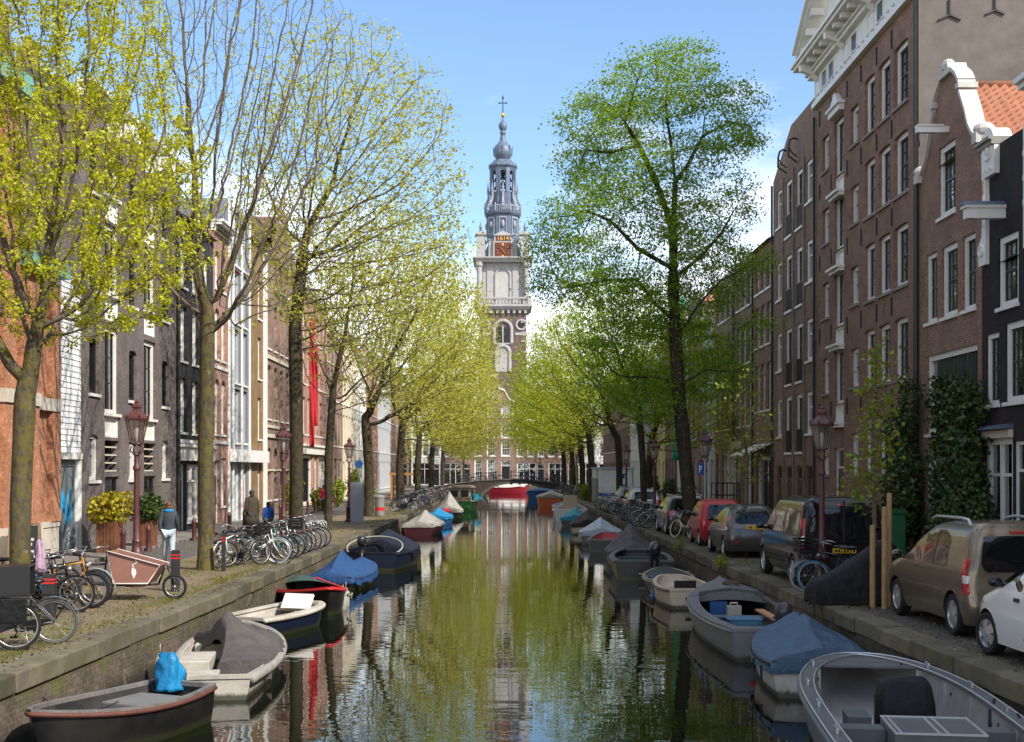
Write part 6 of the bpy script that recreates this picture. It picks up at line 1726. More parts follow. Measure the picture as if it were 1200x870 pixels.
def tarp(root, b, mat, t0, t1, ridge, seed=1, skirt=.18, name='cover', sag=.5, wr=.018, nx=30, ny=44, peaks=None, ripple=.03):
    """tarpaulin pulled over the boat between t0 and t1; ridge(t) is its height above the gunwale at the middle"""
    m = MB(); m.smooth = True; rg = []
    for i in range(ny+1):
        t = t0+(t1-t0)*i/ny; tt = min(max(t, .001), .999)
        h = b.hb(tt)+.035; z = b.gz(tt)+.02; row_ = []
        for j in range(-nx//2-3, nx//2+4):
            if abs(j) <= nx//2:
                s = j/(nx//2); 
                k = (1-abs(s)**1.0)
                zz = z+ridge(t)*(k*(1-sag)+sag*k*k)
                x = h*s
                nz = mnoise.noise(Vector((x*2.3+seed*7, b.y(t)*1.7, seed)))*wr*2.2*min(1, k*3) 
                fold = ripple*(1-k)*k*4*math.sin(b.y(t)*9+4*mnoise.noise(Vector((b.y(t)*.8, seed, x))))
                row_.append(Vector((x, b.y(t), zz+nz+fold)))
            else:
                k = (abs(j)-nx//2)/3; sg = 1 if j > 0 else -1
                ed = skirt*(.85+.14*math.sin(b.y(t)*5.3+seed)+.25*mnoise.noise(Vector((b.y(t)*4, seed, sg))))
                row_.append(Vector((sg*(h+.03*k+.012*math.sin(b.y(t)*11+sg)*k), b.y(t), z-ed*k)))
        rg.append(row_)
    m.loft(rg, closed=False, caps=False)
    # hanging ends
    for e, dy in ((rg[0], -.03), (rg[-1], .03)):
        low = [v+Vector((0, dy, -(v.z-(b.gz(.5)))*.9-.16)) if True else v for v in e]
        m.loft([e, [ (a+c)/2+Vector((0,dy,0)) for a, c in zip(e, low)], low], closed=False, caps=False)
    return m.build(name, mat, root)
def rope(label, pts, r=.012, mat=None, sag=.15):
    a, c = Vector(pts[0]), Vector(pts[-1]); P = []
    for i in range(11):
        t = i/10; p = a.lerp(c, t); p.z -= sag*4*t*(1-t); P.append(p)
    m = MB(); m.smooth = True; m.tube(P, r, 5)
    return tag(m.build('mooring_rope', mat or M('rope',(.04,.04,.038),.9,var=.2)), label, 'rope')
def place(root, x, y, head):  # heading: angle of the bow from +Y, clockwise positive to +X
    root.location = (x, y, WATER); root.rotation_euler = (0, 0, -head)
def BT(name, label, x, y, head, cat='boat', group='boats moored along the quays'):
    r = thing(name, label, cat, (0,0,0), 0, group); place(r, x, y, head); return r

def sausage(label, loc):
    m = MB(); m.smooth = True; m.lathe([(.0,-.32),(.06,-.28),(.10,-.2),(.10,.12),(.06,.2),(.03,.26),(.0,.27)], 10); m.tube([(0,0,.25),(0,.02,.42)], .01, 4); o = m.build('boat_fender', FEND); o.location = loc; return tag(o, label, 'fender')
# ---------------- left bank
# A1 black work boat, bow toward us on the left
r = BT('rowing_boat', 'nearest left boat', -5.12, 16.25, R(180+24))
r['label'] = 'nearest left boat, black with rusty red rail and blue bag'
b = Boat(2.9, 1.4, .5, tr=.74, bow=2.2, sheer=.14)
hull(r, b, H_BLACK, M('black_boat_inside',(.018,.018,.02),.6,var=.3,vs=4,dirt=(.12,.10,.07)), RUB_RUST, .032, floor=.12, rimmat=M('worn_pale_rim',(.17,.16,.15),.6,var=.4,vs=8,dirt=(.04,.035,.03),dirt_amt=.7))
part(r, 'engine_box', DECKG, lambda m: m.box(-.44,.44,-1.05,-.25,.12,.42), bev=.02)
part(r, 'floor_grating', WOODM, lambda m: [m.box(-.5,.5,-.2+.11*k,-.13+.11*k,.13,.17) for k in range(7)])
thwart(r, b, .72, .22, mat=H_BLACK)
o = outboard(r, .2, -1.40, .40, 0, .05, .75, till=False)
# blue plastic sheet over that motor
def bundle(name, label, loc, mat, rad, seed, cat='tarpaulin'):
    m = MB(); m.smooth = True; rg = []
    for i in range(13):
        v = i/12
        rr_ = (1-.45*v**1.6)*(1 if v < .93 else .55)
        rg.append([Vector(((rad[0]*rr_+.05*mnoise.noise(Vector((math.cos(a)*2+seed, math.sin(a)*2, v*3)))*3*rad[0]/.3)*math.cos(a)*(1+.10*math.sin(a*7+seed)*(1-v)), (rad[1]*rr_+.04*mnoise.noise(Vector((math.cos(a)*2, math.sin(a)*2+seed, v*3))))*math.sin(a)*(1+.08*math.sin(a*6+seed)), rad[2]*(v-.12*math.sin(a*3+seed)*v*.6))) for a in [2*PI*k/28 for k in range(28)]])
    m.loft(rg); o = m.build(name, mat); o.location = loc; return tag(o, label, cat)
bundle('tarpaulin_bundle', 'bright blue plastic sheet bundled over the motor of the nearest left boat', (-4.74, 17.58, WATER+.42), C_CYAN, (.215,.20,.50), 2)
rope('dark mooring rope from the nearest left boat to the quay wall', [(-6.2,16.6,-.45),(-5.1,16.4,-.48)], .014)
# A2 white boat with big grey tent-like canvas
r = BT('motor_boat', 'white open boat half covered by a peaked grey canvas on the left', -4.82, 21.9, R(-7.5))
b = Boat(5.9, 1.72, .34, tr=.62, bow=2.6, sheer=.15, full=.5)
hull(r, b, H_WHITE, H_WHITE, M('worn_grey_tube',(.26,.245,.215),.7,var=.2,vs=5), .085, floor=.06, rimmat=H_WHITE)
part(r, 'seat_box', H_WHITE, lambda m: (m.box(-.68,.02,-2.8,-2.2,.06,.36)), bev=.02)
part(r, 'seat_box', H_WHITE, lambda m: (m.box(-.74,-.2,-1.7,-.6,.06,.42)), bev=.02)
part(r, 'seat_box', H_WHITE, lambda m: (m.box(-.7,.3,.6,1.2,.06,.38)), bev=.02)
def tent(t): 
    return .08 + .62*math.exp(-((t-.50)/.13)**2) + .10*math.exp(-((t-.75)/.15)**2)
def a2cover():
    m = MB(); m.smooth = True; rg = []; n = 46
    for i in range(n+1):
        t = .2+.62*i/n; y = b.y(t); h = b.hb(t)+.08; x0 = -h*(.15+.85*min(1, max(0,(t-.45)/.25))); row_ = []
        pk = Vector((-.05, b.y(.5)))
        for j in range(37):
            s = j/36; x = x0+(h-x0)*s
            d = math.hypot((x-pk.x)*1.0, (y-pk.y)*.8)
            a = math.atan2(y-pk.y, x-pk.x)
            z = b.gz(t)+.03+.70*math.exp(-d/.55)+.06*math.sin(a*10+1.6*math.sin(a*3))*min(1, d*1.5)*math.exp(-d*.45)
            if s > .9: z -= (s-.9)/.1*.16
            if s < .08: z -= (.08-s)/.08*.3
            z += .02*mnoise.noise(Vector((x*3, y*3, 4)))
            row_.append(Vector((x, y, z)))
        rg.append(row_)
    m.loft(rg, closed=False, caps=False)
    e = rg[0]; m.loft([[v-Vector((0,.02,max(.1, v.z-.12))) for v in e], e], closed=False, caps=False)
    e = rg[-1]; m.loft([e, [v-Vector((0,-.02,max(.1, v.z-.25))) for v in e]], closed=False, caps=False)
    m.build('cover', C_GREY, r)
a2cover()
for (a_, c_, lab) in (((-5.95,24.4,-.5),(-5.95,25.6,-.1),'thin mooring line from the grey canvas boat up to the quay'),((-5.75,28.3,-.45),(-5.85,29.2,-.12),'thin mooring line from the navy sided dinghy to the quay'),((-5.6,34.0,-.4),(-5.78,35.2,-.1),'mooring line between the red railed boat and the quay'),
        ((5.75,22.0,-.4),(6.1,22.9,-.1),'mooring line from the faded tarpaulin boat to the right quay'),((5.35,34.3,-.4),(6.0,35.4,-.1),'mooring line from the cream dinghy to the right quay'),((5.3,39.3,-.5),(6.0,40.1,-.1),'mooring line from the flat black punt to the right quay')):
    rope(lab, [a_, c_], .012, sag=.08)
sausage('grey fender between the grey canvas boat and the quay wall', (-5.72, 20.6, WATER+.22))
# A3 small white and navy dinghy
r = BT('dinghy', 'small white topped dinghy with navy sides on the left', -5.0, 27.2, R(20))
b = Boat(3.0, 1.35, .44, tr=.86, bow=2.3, blunt=.45, sheer=.06)
hull(r, b, H_NAVY, H_WHITE, H_WHITE, .05, floor=.05, rimw=.11)
thwart(r, b, .5, .45, .3, H_WHITE); thwart(r, b, .12, .5, .36, H_WHITE); thwart(r, b, .86, .5, .38, H_WHITE)
tl = part(r, 'white_board', WHITE, lambda m: m.box(-.36,.36,-.03,.03,0,.38)); tl.location = (.05, .75, .40); tl.rotation_euler = (R(-35),0,0)
# A4 black tug-like boat with red rails and motor
r = BT('motor_boat', 'black boat with bright red rails and green foredeck on the left', -5.0, 32.0, R(160))
b = Boat(4.8, 1.75, .46, tr=.78, bow=2.0, sheer=.26)
hull(r, b, H_BLACK, H_BLACK, RUB_RED, .035, floor=.1, rimmat=RUB_RED, rimw=.06)
deck(r, b, .3, .02, M('dark_green_deck',(.035,.075,.06),.5,var=.2), camber=.16, name='rear_deck')
thwart(r, b, .55, .28, mat=H_BLACK); thwart(r, b, .75, .3, mat=RUB_RED)
outboard(r, .35, -2.25, .66, .5, -.3, 1.1)
part(r, 'name_plate', M('pale_lettering',(.5,.5,.45),.6), lambda m: [m.bar((-.86,.5+.16*k,.28),(-.86,.58+.16*k,.36+.05*(k%2)),.03,.03) for k in range(4)])
def tyre_fender(label, loc, rz):
    m = MB(); m.smooth = True; m.torus((0,0,0), .2, .085, 'x', 20, 8); o = m.build('tyre_fender', RUBBER); o.location = loc; o.rotation_euler = (0,0,rz); return tag(o, label, 'fender', 'tyre fenders')
sausage('worn grey fender hanging at the canal side of the red railed boat', (-4.05, 31.2, WATER+.22))
sausage('grey fender hanging near the tip of the red railed boat', (-4.08, 32.0, WATER+.22))
# A5 boat under a blue tarpaulin
r = BT('covered_boat', 'boat fully wrapped in a bright royal blue tarpaulin on the left', -4.85, 38.2, R(6))
b = Boat(4.5, 1.6, .36, tr=.85, bow=2.2, blunt=.3)
hull(r, b, H_BLACK, H_BLACK, RUBBER, .03)
tarp(r, b, C_BLUE, .0, 1.0, lambda t: .14+.58*math.exp(-((t-.36)/.2)**2), 4, .26, sag=.55, ripple=.05)
# A6 navy covered sloop with pale hoop
r = BT('covered_boat', 'navy covered sloop with a pale ring rail and motor at its near end, left', -4.35, 46.2, R(6))
b = Boat(6.2, 2.35, .62, tr=.82, bow=2.2, sheer=.1)
hull(r, b, H_NAVY, H_BLACK, C_NAVY, .04, floor=.1)
tarp(r, b, C_NAVY, .3, 1.0, lambda t: .22+.42*math.exp(-((t-.55)/.25)**2), 6, .34, sag=.3)
mr = MB(); mr.smooth = True
mr.tube([(1.0*math.cos(a), -2.2+.9*math.sin(a)*.8, .78+.34*math.sin(a)) for a in [2*PI*k/32 for k in range(32)]], .028, 8, closed=True); mr.build('ring_rail', M('pale_grey_tube',(.30,.30,.29),.5), r)
thwart(r, b, .12, .3, .6, M('yellow_varnished_wood',(.45,.24,.06),.4)); outboard(r, -.25, -3.0, .78, 0, .1, 1.1)
# A7.. covered boats further along
def covered(label, x, y, head, L, B, H, hm, cm, rid, seed, name='covered_boat', skirt=.2, sag=.4, t0=0, t1=1.0):
    r = BT(name, label, x, y, head); b = Boat(L, B, H, tr=.82, bow=2.1, sheer=.14)
    hull(r, b, hm, H_BLACK, RUBBER, .03); tarp(r, b, cm, t0, t1, rid, seed, skirt, sag=sag); return r, b
covered('wine red boat under a light grey canvas cover on the left', -4.35, 69.2, R(5), 5.6, 2.0, .55, H_WINE, C_LGREY, lambda t: .15+.55*math.exp(-((t-.5)/.3)**2), 9, skirt=.15)
r, b = covered('small boat draped with bright blue sheets on the left', -4.15, 80.5, R(8), 4.2, 1.7, .5, H_BLUE, C_CYAN, lambda t: .2+.35*math.exp(-((t-.4)/.25)**2), 11)
part(r, 'red_bag', REDC, lambda m: m.ell((.2,1.2,.75),(.35,.3,.2),10,6))
r, b = covered('boat with a pointed pale grey tent cover on the left', -3.95, 91.5, R(6), 4.6, 1.9, .55, H_BLACK, C_LGREY, lambda t: .2+1.15*math.exp(-((t-.45)/.16)**2), 13, sag=.1)
# A10 green houseboat-like cabin boat
r = BT('cabin_boat', 'green hulled cabin boat with brown wheelhouse before the bridge on the left', -3.55, 108.5, R(3))
b = Boat(10, 2.6, .85, tr=.85, bow=2.2, sheer=.3, blunt=.25)
hull(r, b, H_GREEN, WOODM, M('pale_rim',(.5,.48,.40),.6), .06, floor=.2)
CABW = M('pale_cabin_paint', (.50,.42,.32), .5, var=.1)
cbn = part(r, 'cabin', CABW, lambda m: m.box(-.95,.95,-3.6,1.2,.25,1.95), bev=.03)
part(cbn, 'cabin_roof', M('brown_roof_canvas',(.30,.24,.17),.8), lambda m: m.prism([(-1.1,1.95),(1.1,1.95),(.8,2.12),(-.8,2.12)], -3.8, 1.4))
for x in (-.45,.45): part(cbn, 'window', BLACKP, lambda m: m.box(x-.32,x+.32,-3.625,-3.59,1.2,1.75))
for y in (-2.6,-1.4,-.2): part(cbn, 'window', BLACKP, lambda m: m.box(.94,.965,y-.4,y+.4,1.2,1.75))
part(r, 'stern_panel', WOODM, lambda m: m.box(-1.0,1.0,-4.4,-4.3,.7,1.15))
bundle('tarpaulin_bundle', 'blue tarpaulin bundle lying at the side of the green cabin boat', (-2.35, 106.5, WATER+.9), C_TEAL, (.5,.6,.5), 7)

# ---------------- right bank
# B1 big open aluminium boat (near)
r = BT('aluminium_boat', 'large open aluminium boat with black covered console nearest on the right', 4.86, 14.75, R(7.5))
b = Boat(8.4, 2.3, .68, tr=.92, bow=2.7, sheer=.04, full=.5, blunt=.12)
hull(r, b, ALU_D, ALU, ALU_D, .045, floor=.08, thick=.08, rimw=.15, rimmat=ALU_D, n=30)
mr = MB(); mr.smooth = True
for off in (.02, -.15):
    ts_ = [1-(1-i/30)**1.35 for i in range(31)]
    line = [Vector((-max(.02,b.hb(t)+off), b.y(t)-(0 if off > 0 else .15*t), b.gz(t)+.02)) for t in ts_]+[Vector((max(.02,b.hb(t)+off), b.y(t)-(0 if off > 0 else .15*t), b.gz(t)+.02)) for t in reversed(ts_)]
    mr.tube(line, .012, 6)
mr.build('rim_trim', M('bright_aluminium',(.62,.63,.64),.35,metal=.6,var=.05), r)
part(r, 'deck_plate', ALU_F, lambda m: (m.box(-.9,.9,-3.9,2.3,.085,.105)))
part(r, 'foredeck', ALU_D, lambda m: [m.prism([(-b.hb(t0)+.1,b.y(t0)),(b.hb(t0)-.1,b.y(t0)),(max(.03,b.hb(t1)-.1),b.y(t1)),(-max(.03,b.hb(t1)-.1),b.y(t1))], b.gz(t0)-.03, b.gz(t0)+.0, 'z') for t0, t1 in ((.875,.92),(.92,.96),(.96,.985))])
RIBM = M('welded_rib_aluminium',(.62,.60,.56),.35,metal=.7,var=.06)
for sg in (-1, 1):
    for t in (.3,.42,.54,.66,.78,.88):
        h = b.hb(t)-.095; part(r, 'hull_rib', RIBM, lambda m: m.box(min(sg*h,sg*(h-.05)), max(sg*h,sg*(h-.05)), b.y(t)-.025, b.y(t)+.025, .11, b.gz(t)-.02))
    for t in (.48,.72,.84): part(r, 'drain_hole', BLACKP, lambda m: m.ell((sg*(b.hb(t+.036)-.112),b.y(t)+.3,.5),(.02,.035,.035),8,5))
def cleats(m):
    for t in (.32,.5,.68,.86):
        for sg in (-1, 1):
            x = sg*(b.hb(t)-.07); y = b.y(t); z = b.gz(t)+.03
            m.tube([(x,y-.11,z+.05),(x,y+.11,z+.05)], .016, 6); m.bar((x,y-.04,z-.02),(x,y-.04,z+.05),.025); m.bar((x,y+.04,z-.02),(x,y+.04,z+.05),.025)
part(r, 'cleat', M('polished_cleat',(.7,.7,.68),.25,metal=.8,var=.03), cleats)
cs_ = MB(); cs_.smooth = True; rg = []
for z, w, l, sh in ((.11,.35,.30,0),(.3,.36,.31,0),(.62,.345,.29,.0),(.80,.315,.23,.04),(.86,.28,.19,.05),(.875,.09,.08,.05)):
    rg.append([Vector((.12+w*math.copysign(abs(math.cos(a))**.35, math.cos(a))*(1+.03*math.sin(a*5+z*9)), 1.05+sh+l*math.copysign(abs(math.sin(a))**.35, math.sin(a)), z+.02*math.sin(a*2))) for a in [2*PI*k/32+.05 for k in range(32)]])
cs_.loft(rg); cs_.build('console_cover', C_BLACK, r, auto=60)
part(r, 'console_step', ALU_D, lambda m: m.box(-.62,-.32,.85,1.3,.18,.42), bev=.01)
tb = part(r, 'seat_box', ALU_D, lambda m: (m.box(-.42,.56,-1.3,-.35,.11,.66)), bev=.015)
def tbx(m):
    for x in (-.42,-.36,.05,.14,.53): m.box(x,x+.03,-1.3,-.35,.662,.672)
    m.box(-.42,.56,-.37,-.34,.655,.675); m.box(-.42,.56,-1.32,-1.29,.655,.675)
part(tb, 'box_trim', M('bright_trim',(.66,.66,.66),.35,metal=.6,var=.05), tbx)
part(r, 'cross_bench', ALU_D, lambda m: m.box(-.98,-.43,-.8,-.5,.11,.6)); part(r, 'cross_bench', ALU_D, lambda m: m.box(.57,.98,-.8,-.5,.11,.6))
tm = text_mesh('P 0006', .2, .004); tm.transform(Matrix.Rotation(R(90), 4, 'X')); tm.transform(Matrix.Rotation(R(-90), 4, 'Z'))
mkobj('registration_letters', tm, M('silver_lettering',(.62,.62,.60),.4), r, (-b.hb(.3)-.022, b.y(.30), .34))
rp = MB(); rp.smooth = True; rp.tube([(b.hb(.5)-.07,b.y(.56),.74),(1.0,.4,.62),(.97,.3,.2)], .02, 6); rp.build('strap', BLACKP, r)
rope('black mooring rope at the right rim of the aluminium boat', [(5.9,14.2,WATER+.74),(6.36,14.6,-.3)], .016, sag=.12)
rope('black mooring rope from the bow of the aluminium boat', [(5.75,17.9,WATER+.74),(6.2,18.9,-.25)], .014, sag=.1)
# B2 boat under faded blue tarpaulin
r = BT('covered_boat', 'boat under a faded grey blue tarpaulin behind the aluminium boat', 5.12, 20.9, R(6))
b = Boat(3.6, 1.75, .52, tr=.86, bow=2.2, blunt=.3)
hull(r, b, H_WHITE, H_BLACK, RUBBER, .04)
tarp(r, b, C_BLUEG, 0, 1.0, lambda t: .20+.28*math.exp(-((t-.55)/.3)**2), 17, .22, sag=.3, wr=.03, ripple=.045)
part(r, 'tie_rope', RUBBER, lambda m: [m.tube([(-b.hb(t)-.06,b.y(t),.2),(-b.hb(t)-.07,b.y(t),.42)], .02, 5) for t in (.15,.35)])
# B3 grey steel boat with outboard, full of gear
r = BT('steel_boat', 'long grey steel boat with foredeck, gear and outboard motor on the right', 5.12, 26.8, R(3.6))
b = Boat(8.2, 2.1, .55, tr=.62, bow=2.3, sheer=.24, full=.5)
hull(r, b, H_GREY, M('dark_boat_interior',(.035,.038,.042),.7,var=.3,vs=5), H_GREY, .03, floor=.08, rimw=.24, rimmat=DECKG, n=28)
deck(r, b, .70, .995, DECKG, z=.01, camber=.10)
part(r, 'rear_deck', DECKG, lambda m: m.box(-.62,.62,-4.08,-3.75,.5,.585))
part(r, 'coaming', M('dark_coaming',(.07,.075,.08),.6), lambda m: (m.bar((-.72,b.y(.70),b.gz(.7)+.06),(0,b.y(.70)+.12,b.gz(.7)+.15),.06,.1), m.bar((.72,b.y(.70),b.gz(.7)+.06),(0,b.y(.70)+.12,b.gz(.7)+.15),.06,.1)))
outboard(r, .25, -3.95, .66, .2, .25, 1.0, cowlm=M('worn_grey_cowl',(.035,.037,.04),.3,var=.3))
part(r, 'transom_plate', M('red_plate',(.55,.03,.05),.5), lambda m: m.box(-.32,-.12,-4.125,-4.1,.36,.46))
thwart(r, b, .45, .3, .42, M('grey_bench',(.12,.125,.13),.6)); thwart(r, b, .22, .34, .42, M('worn_bench',(.16,.15,.14),.6))
def gear(name, label, x, y, z, fn, mat, cat, bev=0):
    m = MB(); fn(m); o = m.build(name, mat, bev=bev); o.location = (x, y, z); return tag(o, label, cat)
BLUEPL = M('faded_blue_plastic', (.06,.17,.27), .5, var=.15)
gear('plastic_crate', 'faded blue plastic box inside the grey steel boat', 4.85, 25.0, WATER+.1, lambda m: (m.box(-.32,.32,-.25,.25,0,.04), m.box(-.32,-.29,-.25,.25,.04,.42), m.box(.29,.32,-.25,.25,.04,.42), m.box(-.29,.29,-.25,-.22,.04,.42), m.box(-.29,.29,.22,.25,.04,.42), m.box(-.34,.34,-.27,.27,.42,.45)), BLUEPL, 'box', .01)
gear('jerry_can', 'small blue jerry can in the front of the grey steel boat', 4.95, 28.6, WATER+.1, lambda m: (m.box(-.2,.2,-.14,.14,0,.4), m.tube([(-.1,0,.4),(-.1,0,.47),(.1,0,.47),(.1,0,.4)], .025, 6)), H_BLUE, 'canister', .04)
gear('jerry_can', 'white jerry can beside the blue one in the grey steel boat', 5.25, 28.2, WATER+.1, lambda m: (m.box(-.16,.16,-.1,.1,0,.34), m.tube([(-.08,0,.34),(-.08,0,.4),(.08,0,.4),(.08,0,.34)], .022, 6)), H_WHITE, 'canister', .03)
gear('plank', 'orange brown plank lying on the benches of the grey steel boat', 5.6, 26.2, WATER+.45, lambda m: m.box(-.09,.09,-.9,.9,0,.04), M('fresh_wood',(.50,.27,.12),.7,var=.15), 'plank')
gear('rope_coil', 'coil of dark rope on the foredeck of the grey steel boat', 5.45, 29.6, WATER+.83, lambda m: [m.torus((0,0,.02*k), .2-.03*k, .02, 'z', 18, 5) for k in range(3)], M('brown_rope',(.10,.06,.04),.9), 'rope')
rope('mooring line across the foredeck of the grey steel boat to the quay', [(5.5,29.8,WATER+.85),(6.05,31.5,.02)], .014, sag=.05)
# B4 cream dinghy
r = BT('dinghy', 'cream coloured round dinghy beside the grey steel boat', 4.75, 33.0, R(-2))
b = Boat(3.3, 1.45, .48, tr=.82, bow=2.1, blunt=.3, sheer=.12)
hull(r, b, H_CREAM, M('cream_inside',(.55,.47,.36),.5), M('dark_brown_band',(.05,.035,.025),.5), .025, floor=.06, rimw=.09, rimmat=H_CREAM)
thwart(r, b, .3, .32, .34, M('brown_seat',(.14,.09,.06),.6)); thwart(r, b, .62, .3, .34, M('brown_seat2',(.14,.09,.06),.6))
part(r, 'hatch_panel', BLACKP, lambda m: m.box(-.28,.3,-.5,-.46,.3,.62))
part(r, 'number_plate', DGREEN, lambda m: m.box(-.2,-.05,-1.68,-1.66,.22,.3))
# B5 flat black boat
r = BT('flat_boat', 'low flat black punt with pale waterline and blue oar on the right', 4.95, 37.3, R(4))
b = Boat(4.2, 1.5, .36, tr=.75, bow=2.0, sheer=.1)
hull(r, b, H_BLACK, H_BLACK, M('pale_strake',(.30,.26,.18),.6), .025, floor=.06)
deck(r, b, .35, .99, M('dark_deck_sheet',(.045,.047,.05),.6,var=.3), camber=.1)
tag(gear('oar', 'blue oar leaning from the flat black boat into the water', 4.15, 34.6, WATER-.02, lambda m: (m.tube([(0,0,0),(.25,1.9,.42)], .03, 6), m.bar((-.02,-.25,-.03),(.03,.15,.04),.16,.03)), H_BLUE, 'oar'))
# B6 dark boat with outboard
r = BT('motor_boat', 'dark green black motor boat with tilted outboard on the right', 4.62, 41.9, R(3))
b = Boat(4.8, 2.0, .62, tr=.9, bow=2.2, blunt=.35, sheer=.08)
hull(r, b, H_BLACK, M('black_inside',(.02,.023,.022),.55), M('grey_green_rim',(.09,.11,.11),.5), .045, floor=.1, rimw=.14)
thwart(r, b, .35, .35, .5, H_BLACK); thwart(r, b, .7, .5, .5, M('dark_seat',(.03,.03,.03),.6)); outboard(r, .3, -2.38, .8, .1, -.2, 1.25)
gear('boat_hook', 'yellowish boat hook lying behind the dark motor boat', 5.2, 39.3, WATER+.22, lambda m: m.tube([(-.9,0,0),(.75,.2,.05)], .025, 5), M('yellow_wood',(.45,.3,.1),.6), 'boat hook')
# B7 .. B16
covered('dark boat under a peaked taupe grey canvas on the right', 4.85, 47.4, R(4), 5.0, 1.9, .5, H_BLACK, C_TAUPE, lambda t: .25+.75*math.exp(-((t-.45)/.22)**2), 23, sag=.2)
r = BT('dinghy', 'small dark dinghy with red interior on the right', 4.55, 54.6, R(8)); b = Boat(3.6, 1.5, .5, tr=.85, bow=2.1, blunt=.3)
hull(r, b, H_BLACK, M('pink_red_inside',(.55,.12,.11),.6,var=.1), M('grey_rim',(.2,.2,.2),.5), .04, floor=.08); thwart(r, b, .5, .3, mat=M('teal_seat',(.03,.2,.2),.6))
covered('grey blue boat under a pale blue white canvas on the right', 4.75, 60.5, R(5), 5.2, 2.0, .55, H_GREY, C_WHITEB, lambda t: .18+.45*math.exp(-((t-.5)/.35)**2), 27, skirt=.35)
covered('pale boat under a dark brown canvas on the right', 4.75, 69.5, R(4), 5.6, 2.0, .55, H_CREAM, C_BROWN, lambda t: .25+.5*math.exp(-((t-.5)/.3)**2), 29)
covered('low boat under a teal tarpaulin on the right', 4.6, 78.6, R(6), 4.6, 1.9, .5, H_BLACK, C_TEAL, lambda t: .2+.5*math.exp(-((t-.35)/.2)**2), 31)
r = BT('cabin_boat', 'white cabin cruiser with beige windscreen board on the right', 4.75, 88.5, R(3)); b = Boat(6.5, 2.4, .75, tr=.88, bow=2.2, blunt=.2, sheer=.15)
hull(r, b, PL_WHITE, WHITE, WHITE2, .05, floor=.2); tarp(r, b, C_WHITEB if False else C_LGREY, .25, .98, lambda t: .15+.55*math.exp(-((t-.4)/.25)**2), 33, .12, sag=.2)
part(r, 'windscreen_board', M('beige_board',(.42,.33,.22),.7), lambda m: m.box(-.5,.5,-2.2,-2.12,.7,1.75))
r = BT('motor_boat', 'small pale motor boat with blue canvas beyond the white cruiser', 5.0, 102, R(3)); b = Boat(5, 1.9, .6, tr=.85, bow=2.1); hull(r, b, PL_WHITE, H_BLUE, WHITE2, .04); tarp(r, b, C_CYAN, .3, .7, lambda t: .2, 35, .1)
r = BT('sloop', 'orange red hulled sloop with pale deck near the bridge on the right', 4.6, 121, R(3)); b = Boat(8.5, 2.6, .95, tr=.85, bow=2.1, sheer=.2, blunt=.2)
hull(r, b, H_ORANGE, H_CREAM, WHITE, .05, floor=.3); deck(r, b, .45, .98, PL_CREAM, camber=.25); tarp(r, b, C_LGREY, .0, .6, lambda t: .2+.25*math.sin(PI*min(1,t/.6)), 37, .1)
r = BT('sloop', 'blue open boat moored just before the bridge', 4.45, 149.5, R(4)); b = Boat(8, 3.2, .9, tr=.8, bow=2.0, sheer=.25, blunt=.2); hull(r, b, H_BLUE, WOODM, C_BLUE, .08, floor=.3); tarp(r, b, C_BLUE, .0, .95, lambda t: .12+.15*math.sin(PI*t), 39, .1)
r = BT('canal_barge', 'red barge with white cabin seen through the bridge arch', .85, 178, R(90)); b = Boat(5.8, 2.2, .9, tr=.7, bow=2.0, sheer=.5, blunt=.15); hull(r, b, H_RED, WOODM, H_RED, .06, floor=.3); deck(r, b, .02, .98, WHITE, camber=.15, name='deck')
cbn = part(r, 'cabin', WHITE, lambda m: m.box(-.9,.9,-1.6,2.2,.95,2.0), bev=.08)
for y in (-.9,.3,1.5): part(cbn, 'porthole', BLACKP, lambda m: m.lathe([(.2,-.02),(.2,.03)], 14, (.91,y,1.55), M=Matrix.Rotation(R(90),3,'Y')))
# ------------------------------------------------------------------ cars (front towards +y, origin on the ground at the middle)
def carpaint(name, c, metal=.0, rough=.28, coat=.8, dirt=(.12,.105,.085)):
    m, nt, b = newmat(name)
    v = coords(nt); f = noise_fac(nt, v, 1.3, 6, .7)
    sp = nt.nodes.new('ShaderNodeSeparateXYZ'); nt.links.new(v, sp.inputs[0])
    lo = nd(nt, 'ShaderNodeMapRange'); lo.inputs['From Min'].default_value = .75; lo.inputs['From Max'].default_value = .25; lo.inputs['To Max'].default_value = .6; nt.links.new(sp.outputs[2], lo.inputs['Value'])
    mu = nd(nt, 'ShaderNodeMath', operation='MULTIPLY'); nt.links.new(lo.outputs[0], mu.inputs[0]); nt.links.new(f, mu.inputs[1])
    nt.links.new(mix(nt, mu.outputs[0], rgb(c), rgb(dirt)), b.inputs['Base Color'])
    b.inputs['Metallic'].default_value = metal; b.inputs['Roughness'].default_value = rough; b.inputs['Coat Weight'].default_value = coat; b.inputs['Coat Roughness'].default_value = .04
    return m
CARGLASS = M('car_glass', (.006,.007,.008), .04, var=.02, spec=.55)
TYRE = M('tyre_rubber', (.009,.009,.009), .85, var=.2, vs=8, bump=.2, bs=60)
RIM = M('alloy_rim', (.55,.55,.54), .3, metal=.7, var=.08)
TRIM = M('black_plastic_trim', (.022,.022,.024), .6, var=.1)
TAILR = M('red_tail_light', (.42,.008,.015), .15, var=.1, coat=1)
TAILW = M('clear_lamp', (.62,.58,.58), .12, var=.05, coat=1)
CHROME = M('chrome', (.65,.65,.66), .15, metal=.95, var=.02)
PLATE = M('yellow_plate', (.72,.43,.02), .4, var=.04)
def il(tab, x):
    if x <= tab[0][0]: return tab[0][1]
    for (a, p), (c, q) in zip(tab, tab[1:]):
        if a <= x <= c: return p+(q-p)*(x-a)/(c-a)
    return tab[-1][1]
